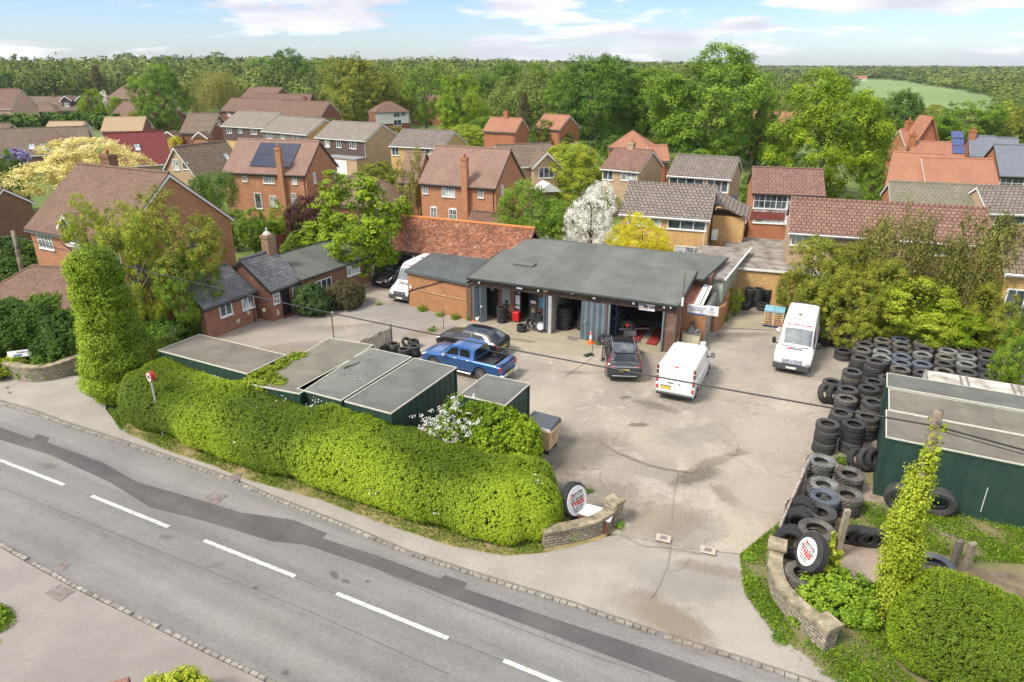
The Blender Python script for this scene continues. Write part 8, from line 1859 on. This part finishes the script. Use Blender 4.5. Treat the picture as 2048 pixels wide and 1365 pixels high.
# ---- leafy surfaces built on chains of ellipsoids (hedges, ivy, near shrubs)
def blobs(name,B,mat,dens,leaf,clump=.16,parent=None,seed=1,zmin=0.02,nl=14,jit=.4,rough=.10,up=.3,blk=1.0,loc=None,tfreq=.8,toff=0,fill=None,maskf=None):
    """B: list of (centre, (rx,ry,rz)) ; leaves cover the union's surface"""
    rng = np.random.default_rng(seed); Cn = np.array([tuple(b[0]) for b in B],float); Rn = np.array([b[1] for b in B],float)
    if loc is None: loc = Vector((Cn[:,0].mean(),Cn[:,1].mean(),0))
    area = 4*np.pi*((Rn[:,0]*Rn[:,1])**1.6/3+(Rn[:,0]*Rn[:,2])**1.6/3+(Rn[:,1]*Rn[:,2])**1.6/3)**(1/1.6)
    n = rng.poisson(area*dens/nl); pk = np.repeat(np.arange(len(B)),n); d = sph(len(pk),rng)
    P = Cn[pk]+d*Rn[pk]; q = ((P[:,None,:]-Cn[None])/Rn[None]); dist = np.linalg.norm(q,axis=2); dist[np.arange(len(pk)),pk] = 9; keep = (dist.min(1) > .97) & (P[:,2] > zmin)
    nrm = unit(d/Rn[pk])
    if maskf is not None: keep &= maskf(P)
    P,nrm = P[keep],nrm[keep]
    w = np.sin(P[:,0]*1.9+seed)+np.sin(P[:,1]*2.3)+np.sin(P[:,2]*3.1+P[:,0])+.8*np.sin(P[:,0]*5.1+P[:,1]*4.3); P = P+nrm*(w*rough*.35)[:,None]
    m = len(P); tint = np.clip(.45+toff+.42*(np.sin(P[:,0]*tfreq+1)+np.sin(P[:,1]*tfreq*1.2+P[:,0]*.4))+rng.normal(0,.14,m),.12,1)
    ci = np.repeat(np.arange(m),nl); off = sph(m*nl,rng)*rng.random((m*nl,1))**.5; L_ = P[ci]+off*clump*rng.uniform(.5,1.3,m)[ci][:,None]
    N = unit(nrm[ci]*(1.0-jit)+off*.5*(jit/.4)+np.array([0,0,up])+rng.normal(0,jit,(m*nl,3))); V,F = quads(L_,N,leaf*rng.uniform(.6,1.35,m*nl),.65,rng); tv = tint[ci]
    nu = max(2,nl//3); cj = np.repeat(np.arange(m),nu); U = P[cj]-nrm[cj]*(clump*.9+.03)+sph(len(cj),rng)*clump*.6; V2,_ = quads(U,unit(nrm[cj]*.8+rng.normal(0,.5,(len(cj),3))),leaf*2.3*rng.uniform(.7,1.3,len(cj)),.75,rng); V = np.concatenate([V,V2]); tv = np.concatenate([tv,tint[cj]*.6])  # under layer of leaves tinted darker: shade inside the foliage put into colour
    V -= np.array([loc.x,loc.y,0]); ok = V.reshape(-1,4,3)[:,:,2].min(1) > -.02; V = V.reshape(-1,4,3)[ok].reshape(-1,3); F = np.arange(len(V)).reshape(-1,4); tv = tv[ok]
    # inner body so that nothing shows through, tinted dark as painted shade
    u_,v_ = 10,7; IV,IF = [],[]
    for c,r in zip(Cn,Rn*.66):
        b0 = len(IV)
        for j in range(v_+1):
            th = math.pi*j/v_
            for i in range(u_): ph = 2*math.pi*i/u_; IV.append((c[0]-loc.x+r[0]*math.sin(th)*math.cos(ph),c[1]-loc.y+r[1]*math.sin(th)*math.sin(ph),max(-.02,c[2]+r[2]*math.cos(th))))
        for j in range(v_):
            for i in range(u_): IF.append((b0+j*u_+i,b0+(j+1)*u_+i,b0+(j+1)*u_+(i+1) % u_,b0+j*u_+(i+1) % u_))
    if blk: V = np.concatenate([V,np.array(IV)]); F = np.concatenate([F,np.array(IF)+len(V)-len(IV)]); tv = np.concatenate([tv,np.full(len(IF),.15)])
    me = np_mesh(name,V,F,tv,FO[mat] if isinstance(mat,str) else mat)
    o = bpy.data.objects.new(name,me); C.objects.link(o)
    if parent: o.parent = parent; o.location = Vector((loc.x,loc.y,0))-parent.location*1.0; o.location.z = -parent.location.z
    else: o.location = (loc.x,loc.y,0)
    return o
WF = foliage('white_flower',(0.5,0.5,0.42),(0.68,0.67,0.60),(0.8,0.78,0.72))
def flowers(pts,parent,n=26,r=.22,leaf=.07,seed=5):
    rng = np.random.default_rng(seed); P = []
    for p in pts: P.append(np.array(tuple(p))+sph(n,rng)*r*rng.random((n,1))**.6*np.array([1,1,.7]))
    P = np.concatenate(P); V,F = quads(P,unit(rng.normal(0,.6,(len(P),3))+np.array([0,-.3,.8])),leaf*rng.uniform(.6,1.3,len(P)),.9,rng); V -= np.array(tuple(parent.location)); me = np_mesh('blossom',V,F,rng.random(len(F)),WF); o = bpy.data.objects.new('blossom',me); C.objects.link(o); o.parent = parent; return o
def chain(pts_px,off,rx,rz,step,zc=None,prof=None):
    P = [G(x,y,0) for x,y in pts_px]; out = []; s = 0; L = [0]
    for a,b in zip(P,P[1:]): L.append(L[-1]+(b-a).length)
    while s < L[-1]:
        for i in range(len(P)-1):
            if s <= L[i+1]: break
        t_ = (s-L[i])/(L[i+1]-L[i]); p = P[i].lerp(P[i+1],t_); d = (P[i+1]-P[i]).normalized(); nn = Vector((-d.y,d.x,0)); f = s/L[-1]; hz = rz if prof is None else prof(f)
        c = p+nn*off; k = 1+.025*math.sin(s*1.3)+.015*math.sin(s*3.1)
        out.append(((c.x,c.y,hz*.48*k),(rx*k,rx*k,hz*.54*k))); s += step
    return out
# long front hedge: front face follows the verge
hb = [(262,846),(340,882),(430,912),(510,946),(650,982),(770,1026),(900,1068),(1000,1090),(1068,1082)]
HB = []
for off,hz in ((1.0,2.25),(2.0,2.3)):
    HB += chain(hb,off,1.25,hz,.72,prof=lambda f,h=hz: h*(1.0-.16*max(0,f-.6)/.4))
HB += [((c[0],c[1],.65),(r[0],r[1],.85)) for c,r in HB if c[2] < 9]
gL = G(262,800,0); HB += [((gL.x+.2,gL.y+.6,1.0),(1.5,1.5,1.2)),((gL.x-.4,gL.y+1.5,1.0),(1.6,1.6,1.15)),((gL.x+.6,gL.y+2.0,1.1),(1.7,1.7,1.25))]
hd_ = thing('hedge','long clipped green hedge running along the pavement in front of the containers','hedge',G(700,1000,0),0)
blobs('foliage',HB,'hedge',1700,.048,.075,hd_,3,nl=8,rough=.16,tfreq=.9,up=.45,jit=.3)
fp = []
rndh = random.Random(8)
for (px,py,z) in ((480,1050,0),(640,800,2.3),(655,805,2.3),(740,970,1.0),(750,985,.9),(760,975,1.1),(1000,1012,1.2),(1010,1020,1.1),(990,1025,1.0),(430,755,2.2),(380,770,2.2),(465,885,1.2),(515,820,2.2),(600,905,1.2),(620,815,2.3),(632,797,2.35),(870,1025,.9),(560,800,2.3),(1075,960,2.0)): q = G(px,py,z) if z else None; fp += [q] if q else []
fp += [G(rndh.uniform(300,1100),0,0) for _ in range(0)]; flowers(fp,hd_,12,.3,.07)
# creeper between the containers
cr_ = thing('creeper','bright creeper spilling between the two left hand containers','creeper',G(560,800,0),0); B_ = []
for (x,y) in ((588,716),(570,726),(552,736),(536,745),(520,752),(508,760),(545,758),(528,766),(560,765),(600,712)): q = G(x,y,2.6); B_.append(((q.x,q.y,2.5),(.42,.42,.28)))
for (x,y) in ((530,775),(550,782),(505,770),(570,785)): q = G(x,y,2.2); B_.append(((q.x,q.y,1.7),(.55,.55,.8)))
blobs('foliage',B_,'lime',500,.09,.12,cr_,4)
# green dome and hawthorn in front of the small container
dm_ = thing('shrub','rounded glossy green shrub between the hedge and the cream waste bin','shrub',G(1000,930,0),0); q = G(985,850,1.9); blobs('foliage',[((q.x,q.y-.1,1.25),(1.5,1.4,1.35)),((q.x+.9,q.y-.3,1.1),(1.15,1.1,1.2)),((q.x-.9,q.y+.2,1.2),(1.2,1.1,1.3)),((q.x-1.5,q.y,1.2),(1.0,1.0,1.1))],'bright',560,.12,.16,dm_,5,rough=.25)
hw_ = thing('hawthorn_bush','white blossoming hawthorn sprays over the hedge before the small container','shrub',G(900,950,0),0); q = G(898,856,2.1); B_ = [((q.x,q.y,1.8),(.9,.7,.8)),((q.x+.2,q.y+.4,2.4),(.6,.5,.6)),((q.x-.6,q.y-.1,1.7),(.6,.6,.6))]; blobs('foliage',B_,'bright',260,.10,.2,hw_,6,rough=.4,blk=0)
rngf = random.Random(3); flowers([Vector((q.x+rngf.gauss(0,.62),q.y+rngf.gauss(-.1,.35),2.2+rngf.gauss(0,.42))) for _ in range(150)]+[Vector((q.x+.35+rngf.gauss(0,.15),q.y+.2,2.9+rngf.random()*.5)) for _ in range(9)],hw_,16,.14,.06)
# ivy covered trunk left
it = thing('ivy_covered_trunk','tall dead trunk smothered in ivy at the left end of the hedge','ivy clad tree',G(232,790,0),0); g_ = it.location; Ht = ztop(195,478,g_.y)-.5; B_ = []
for k in range(22):
    f = k/21; z = .4+(Ht-1.1)*f; r = 1.9-.95*f-.25*max(0,.2-f)*5; B_.append(((g_.x+.55-.1*f+.18*math.sin(k*2.1),g_.y+.25*math.cos(k*1.7),z),(r*(.88+.1*math.sin(k*1.3)),r*.9,.85)))
blobs('foliage',B_,foliage('leaf_ivy',(0.09,0.155,0.008),(0.20,0.295,0.012),(0.36,0.46,0.03)),850,.088,.22,it,7,rough=.14); MB().tube((0,0,-.1),(0,0,Ht*.9),.35,.2,10).build('trunk',TRUNKM,it,uv=False)
# ivy on the right pole
ip = thing('ivy','bright ivy climbing the right telegraph pole','ivy',b1,0); B_ = []
lean_ = (PT1-b1)
for k in range(26):
    f = .03+k/25*.80; z = h1*f; r = [.55,.8,1.05,1.1,1.05,.9,.8,.85,.75,.62,.5,.36,.22][min(12,int(f/.83*12.9))]*.52*(1+.12*math.sin(k*2.7)); B_.append(((b1.x+.5*math.sin(k*12.9)*r*.5,b1.y+.3*math.cos(k*7.3)*r,z+.3),(r*.9,r*.9,.62)))
blobs('foliage',B_,'lime',760,.075,.2,ip,8,rough=.08,blk=0)
# low ivy patch right of the sign tyre
lp_ = thing('ivy_patch','low ivy spilling over the broken pallet right of the stone wall','ivy',G(1680,1200,0),0); B_ = []
for (x,y,z,r) in ((1640,1190,.5,.55),(1675,1185,.6,.6),(1710,1185,.6,.6),(1745,1195,.6,.55),(1650,1220,.4,.5),(1700,1225,.4,.5),(1735,1235,.35,.45),(1620,1180,.5,.35),(1665,1160,.6,.45),(1600,1235,.2,.35)): q = G(x,y,z); B_.append(((q.x,q.y,z*.8),(r,r,z*.9)))
blobs('foliage',B_,'mid',520,.10,.14,lp_,9,rough=.2)
sp_i = thing('ivy_sprig','sprig of yellow ivy trailing over the right tyre sign','ivy',Vector((SGP[0]+.6,SGP[1]+.0,0)),0); blobs('foliage',[((SGP[0]+.52,SGP[1]-.25,1.15),(.16,.12,.14)),((SGP[0]+.75,SGP[1]+.2,1.7),(.14,.12,.4)),((SGP[0]+.85,SGP[1]+.1,1.2),(.2,.16,.4))],'lime',300,.09,.08,sp_i,10,blk=0)
# clipped hedge bottom right
hr = thing('hedge','big rounded clipped hedge in the bottom right corner','hedge',G(1950,1340,0),0)
hb2 = [(1848,1318),(1940,1362),(2060,1418),(2240,1500)]; B_ = []
for off in (0,.55): B_ += chain(hb2,off,1.0,2.5,.5,prof=lambda f: 2.5); B_ += [((c[0],c[1],.6),(r[0],r[1],.8)) for c,r in B_[-12:]]
blobs('foliage',B_,'hedge',2200,.048,.07,hr,11,nl=8,toff=.25,rough=.14,up=.45,jit=.34)
# near bush at the bottom edge and the one at the left edge
nb = thing('shrub','bright yellow green bush cut by the bottom edge at the left','shrub',G(370,1420,0),0); g_ = nb.location; blobs('foliage',[((g_.x-.5,g_.y-.1,.4),(.6,.6,.72)),((g_.x,g_.y-.1,.45),(.6,.6,.78)),((g_.x+.6,g_.y-.2,.4),(.7,.6,.62)),((g_.x-.9,g_.y-.1,.3),(.4,.5,.45))],'lime',900,.075,.11,nb,12,rough=.25)
lb = thing('grass_tuft','clump of long grass at the left edge below the near kerb','grass clump',G(-12,1245,0),0); g_ = lb.location; blobs('foliage',[((g_.x-.2,g_.y,.0),(.6,.55,.3))],'mid',900,.09,.10,lb,13)
# shrubs at the left
def shrub(label,px,py,r,h,mat,seed,leaf=.11,dens=420,rough=.3,name='shrub',lobes=4,cat='shrub',zc=None):
    t = thing(name,label,cat,G(px,py,0),0); g = t.location; rnd = random.Random(seed); B = [((g.x,g.y,h*.45),(r,r*.9,h*.55))]
    for k in range(lobes): a = k*6.28/lobes+rnd.random(); B.append(((g.x+math.cos(a)*r*.6,g.y+math.sin(a)*r*.55,h*rnd.uniform(.3,.55)),(r*.55,r*.55,h*rnd.uniform(.35,.48))))
    blobs('foliage',B,mat,dens,leaf,.16,t,seed,rough=rough); return t
shrub('large dark shrub in front of the hipped roof garage at the left edge',30,705,2.6,3.2,'dark',21); shrub('dark green shrub below the left telegraph pole',95,690,2.3,3.0,'mid',22); shrub('dark shrub against the ivy covered trunk above the crumbling wall',140,722,1.5,2.7,'dark',23); shrub('low ivy shrub under the white road name sign',75,745,1.2,.7,'mid',24); shrub('yellow green ivy mound at the left end of the crumbling wall',8,750,1.1,.9,'lime',25)
shrub('dense undergrowth behind the tubular gate',330,690,1.3,1.5,'dark',26); shrub('undergrowth against the end wall of the slate cottage',392,668,.9,1.5,'dark',27); shrub('brushy undergrowth left of the tubular gate',285,735,1.2,1.6,'mid',31); shrub('tall hedge like shrub behind the left telegraph pole',40,590,2.4,2.6,'dark',32,.14); 
shrub('dark green garden hedge behind the big brick house',28,530,2.0,2.2,'dark',33,.14)
shrub('glossy evergreen shrub beside the cottage door',628,628,1.15,2.1,'blue',28,.10); shrub('second lobe of glossy evergreen against the annex wall',612,610,.8,2.3,'blue',34,.10); shrub('brown twiggy shrub against the annex wall',690,610,1.35,1.8,'twig',29,.08,500); shrub('yellow green climber hanging from the cottage eave',600,590,.35,2.5,'lime',30,.10); shrub('climber on the step between the two cottage halves',528,632,.4,2.4,'mid',35,.10)
for i,(px,py,r,h,lab) in enumerate(((940,640,.35,.6,'weeds at the corner of the flat roofed wing'),(845,622,.4,.3,'low weeds at the foot of the wing wall left'),(880,632,.35,.2,'low weeds at the foot of the wing wall centre'),(910,638,.4,.2,'low weeds at the foot of the wing wall right'),(758,610,.3,.12,'small weed patch on the tarmac before the white van'),(865,662,.35,.12,'weed tuft beside the thin leaning post'),(1196,690,.15,.25,'weed tuft at the foot of the rusty post'),(1372,668,.35,.6,'weeds behind the cylinders by the corner pier'),(1236,1052,.35,.2,'grass tuft at the foot of the left entrance pier'),(1175,985,.25,.15,'grass tuft behind the left tyre sign'),(1500,1120,.3,.14,'grass tuft by the right entrance pier'),(1505,1165,.25,.12,'grass along the outside of the right stone wall'),(1560,1280,.3,.12,'grass at the foot of the right stone wall'),(1690,930,.4,.4,'weeds by the container end beneath the leaning tyres'),(1450,640,.4,.35,'weeds along the broken brick wall'),(1140,1075,.4,.25,'weeds at the end of the hedge'))): shrub(lab,px,py,r*.8,h*.9,'mid',40+i,.035,1200,.25,name='weed_clump',lobes=3,cat='weeds')
# long dark hedge far left, hedges behind houses
lh = thing('hedge','long dark clipped hedge behind the tan roofed bungalows','hedge',G(120,262,0),0); B_ = chain([(-20,264),(60,262),(120,258),(180,256),(235,262)],0,2.4,4.0,2.2); blobs('foliage',B_,'dark',16,.5,.6,lh,14,rough=.5)
ch_ = thing('hedge','green bank of shrubs behind the tyre yard fence','hedge',G(1800,690,0),0); B_ = chain([(1640,640),(1720,655),(1800,672),(1900,695),(2040,735)],1.0,1.1,2.2,.9); blobs('foliage',B_,'mid',260,.13,.2,ch_,15,rough=.3)
wi = thing('wisteria','mauve wisteria against the brown roof at the left','climber',G(35,360,0),0); q = G(35,318,3.0); blobs('foliage',[((q.x,q.y,3.2),(1.8,1.0,1.2))],foliage('leaf_mauve',(0.15,0.13,0.2),(0.26,0.22,0.42),(0.4,0.36,0.6)),60,.25,.3,wi,16)
# grass tufts along the verges: uncountable
def tufts(name,poly,n,mat,leaf=.10,h=.12,seed=1,z=.0):
    rng = np.random.default_rng(seed); P = []
    pts = [G(x,y,0) for x,y in poly]; xs = [p.x for p in pts]; ys = [p.y for p in pts]
    def inside(x,y):
        c = False; j = len(pts)-1
        for i in range(len(pts)):
            if (pts[i].y > y) != (pts[j].y > y) and x < (pts[j].x-pts[i].x)*(y-pts[i].y)/(pts[j].y-pts[i].y)+pts[i].x: c = not c
            j = i
        return c
    while len(P) < n:
        x,y = rng.uniform(min(xs),max(xs)),rng.uniform(min(ys),max(ys))
        if inside(x,y) and rng.random() < .5+.5*math.sin(x*2.1)*math.sin(y*1.7+x): P.append((x,y,rng.uniform(.0,h)))
    P = np.array(P); N = unit(rng.normal(0,1,(n,3))*np.array([1,1,.35])); V,F = quads(P,N,leaf*rng.uniform(.5,1.4,n),.35,rng); me = np_mesh(name,V,F,rng.random(n),FO[mat]); o = bpy.data.objects.new(name,me); C.objects.link(o); o['kind'] = 'stuff'; o['label'] = 'rough grass growing along the verge'; return o
tufts('verge_grass',[(215,820),(240,862),(330,900),(420,930),(500,962),(640,1000),(760,1046),(900,1092),(1010,1112),(1090,1106),(1080,1070),(900,1050),(640,960),(420,890),(250,820)],12000,'mid',.10,.10,1)
tufts('verge_grass',[(1560,1045),(1478,1112),(1488,1188),(1558,1286),(1632,1345),(1755,1412),(1900,1420),(1790,1330),(1790,1240),(1660,1250),(1600,1290),(1545,1200),(1530,1110)],13000,'mid',.10,.10,2)
tufts('rough_grass',[(1880,1020),(2060,1060),(2060,1130),(1940,1125),(1840,1100),(1700,1060),(1690,1000),(1780,1010)],14000,'mid',.11,.12,3)
tufts('corner_grass',[(-20,1200),(30,1222),(35,1245),(15,1262),(-20,1275)],900,'mid',.10,.10,4)
DIRTM = plain('bare_rubble',(0.25,0.19,0.14),.95,.45,2.2,fine=16,col2='8d8177'); sheet('bare_soil',[(1680,1080),(1740,1085),(1775,1120),(1770,1165),(1700,1165),(1670,1130)],.018,DIRTM); sheet('bare_soil',[(1900,1130),(2060,1150),(2060,1200),(1960,1170)],.018,plain('brown_soil',(0.17,0.125,0.08),.95,.4,3,fine=16)); sheet('bare_soil',[(1690,960),(1760,975),(1950,1060),(1900,1075),(1790,1040),(1690,1010)],.016,plain('dusty_soil',(0.27,0.22,0.16),.95,.35,2,fine=16))
# ---- far woodland as one mass, field on the slope at the right
FPOLY = [(1690,163),(1740,160),(1800,163),(1850,171),(1925,183),(2000,200),(2040,206),(2010,228),(1945,230),(1890,226),(1840,218),(1800,208),(1750,196),(1700,186)]
def inpoly(x,y,P):
    c = False; j = len(P)-1
    for i in range(len(P)):
        if (P[i][1] > y) != (P[j][1] > y) and x < (P[j][0]-P[i][0])*(y-P[i][1])/(P[j][1]-P[i][1])+P[i][0]: c = not c
        j = i
    return c
def proj(x,y,z):
    v = Vector((x,y,z-HC)); f = v.y*math.cos(_p)-v.z*math.sin(_p); d = -v.y*math.sin(_p)-v.z*math.cos(_p); return 1024+FPX*v.x/f,682.5+FPX*d/f
pts = [(x,y) for y in range(156,232,4) for x in range(1690,2040,6)]
fm_ = MB(); grid = {}
ysn = list(range(158,232,3)); xsn = list(range(1690,2040,8))
for x in xsn:
    for y in ysn:
        q = GT(x,y); grid[(x,y)] = (q.x,q.y,q.z+.25)
for xi in range(len(xsn)-1):
    for yi in range(len(ysn)-1):
        if inpoly(xsn[xi]+4,ysn[yi]+1.5,FPOLY): fm_.quad(grid[(xsn[xi],ysn[yi+1])],grid[(xsn[xi+1],ysn[yi+1])],grid[(xsn[xi+1],ysn[yi])],grid[(xsn[xi],ysn[yi])])
fo_ = fm_.build('field',FIELDM,uv=False); struct(fo_)
def far_wood():
    rng = np.random.default_rng(5); rnd = random.Random(9)
    tmp = []
    for k in range(5):
        d = sph(2600,rng); d = d[d[:,2] > -.35]; w = 1+.16*np.sin(d[:,0]*5+k)+.14*np.sin(d[:,1]*6+2*k)+.1*np.sin(d[:,2]*7); P = d*w[:,None]*rng.uniform(.86,1.05,(len(d),1)); N = unit(d*.7+rng.normal(0,.45,d.shape)+np.array([0,0,.3])); V,F = quads(P,N,.088*rng.uniform(.6,1.3,len(P)),.75,rng); tmp.append((V,len(P)))
    VV,TT = [],[]; cnt = 0
    bands = [(138,240,8.0),(240,340,8.5),(340,480,10),(480,700,13),(700,1000,18),(1000,1500,27),(1500,2300,42),(2300,3400,65)]
    for r0,r1,sp in bands:
        r = r0
        while r < r1:
            a = R(-47)
            while a < R(47):
                rr = r+rnd.uniform(-.45,.45)*sp; aa = a+rnd.uniform(-.45,.45)*sp/r; x,y = rr*math.sin(aa),rr*math.cos(aa); deg = math.degrees(aa); a += sp/r
                st_ = 335 if deg < -24 else (262 if deg < -14 else (215 if deg < -2 else 172))
                if rr < st_ or (rr < 430 and 200 < proj(x,y,8)[0] < 296) or any((x-h_[1].x-h_[2].x*h_[4]/2)**2+(y-h_[1].y-h_[2].y*h_[4]/2)**2 < (h_[4]/2+7)**2 for h_ in HOUSES): continue
                z = terr(x,y)-(1.5 if deg > -12 else 0); R_ = sp*.66*rnd.uniform(.7,1.35); R_ = min(R_,18); hgt = (rnd.uniform(9,15.5)+(3 if deg < 0 and rnd.random() < .25 else 0)) if rr < 1000 else rnd.uniform(10,15)
                if deg > 18: hgt *= .62
                px_,pt = proj(x,y,z+hgt); _,pb_ = proj(x,y,z)
                if any(inpoly(px_+dx_,pt-1,FPOLY) for dx_ in (-R_*FPX/rr,0,R_*FPX/rr)) or inpoly(px_,pb_-1,FPOLY) or inpoly(px_,(pt+pb_)/2,FPOLY): continue
                V,n = tmp[rnd.randrange(5)]; an = rnd.uniform(0,6.28); c,s = math.cos(an),math.sin(an); W = np.empty_like(V); W[:,0] = (V[:,0]*c-V[:,1]*s)*R_+x; W[:,1] = (V[:,0]*s+V[:,1]*c)*R_+y; hz = hgt*.5; W[:,2] = V[:,2]*hz+z+hgt-hz*1.0
                if rr > 260: # fewer, larger faces far away
                    kx = 3 if rr < 360 else (7 if rr < 600 else (12 if rr < 1000 else 24)); idx = np.arange(0,n,kx); W = W.reshape(-1,4,3)[idx]; cen = W.mean(1,keepdims=True); W = ((W-cen)*math.sqrt(kx)*1.05+cen).reshape(-1,3); n = len(idx)
                VV.append(W); TT.append(np.full(n,rnd.uniform(0,1))); cnt += 1
            r += sp*.8
    V = np.concatenate(VV); F = np.arange(len(V)).reshape(-1,4); me = np_mesh('woodland',V,F,np.concatenate(TT),FO['far']); o = bpy.data.objects.new('woodland',me); C.objects.link(o); o['kind'] = 'stuff'; o['label'] = 'far woodland stretching to the horizon'; print('WOOD',cnt,len(F))
far_wood()
# ---- thin summer haze
hb_ = MB(); hb_.box(-4200,4200,-60,4200,-12,60); ho = hb_.build('haze',bpy.data.materials.new('haze'),uv=False); ho['kind'] = 'stuff'; ho['label'] = 'thin summer haze'
hm = ho.data.materials[0]; hm.use_nodes = True; ht_ = hm.node_tree; ht_.nodes.clear(); pv_ = ht_.nodes.new('ShaderNodeVolumePrincipled'); pv_.inputs['Color'].default_value = (.82,.88,1,1); pv_.inputs['Density'].default_value = HAZE; pv_.inputs['Anisotropy'].default_value = .3
oo_ = ht_.nodes.new('ShaderNodeOutputMaterial'); ht_.links.new(pv_.outputs[0],oo_.inputs['Volume'])
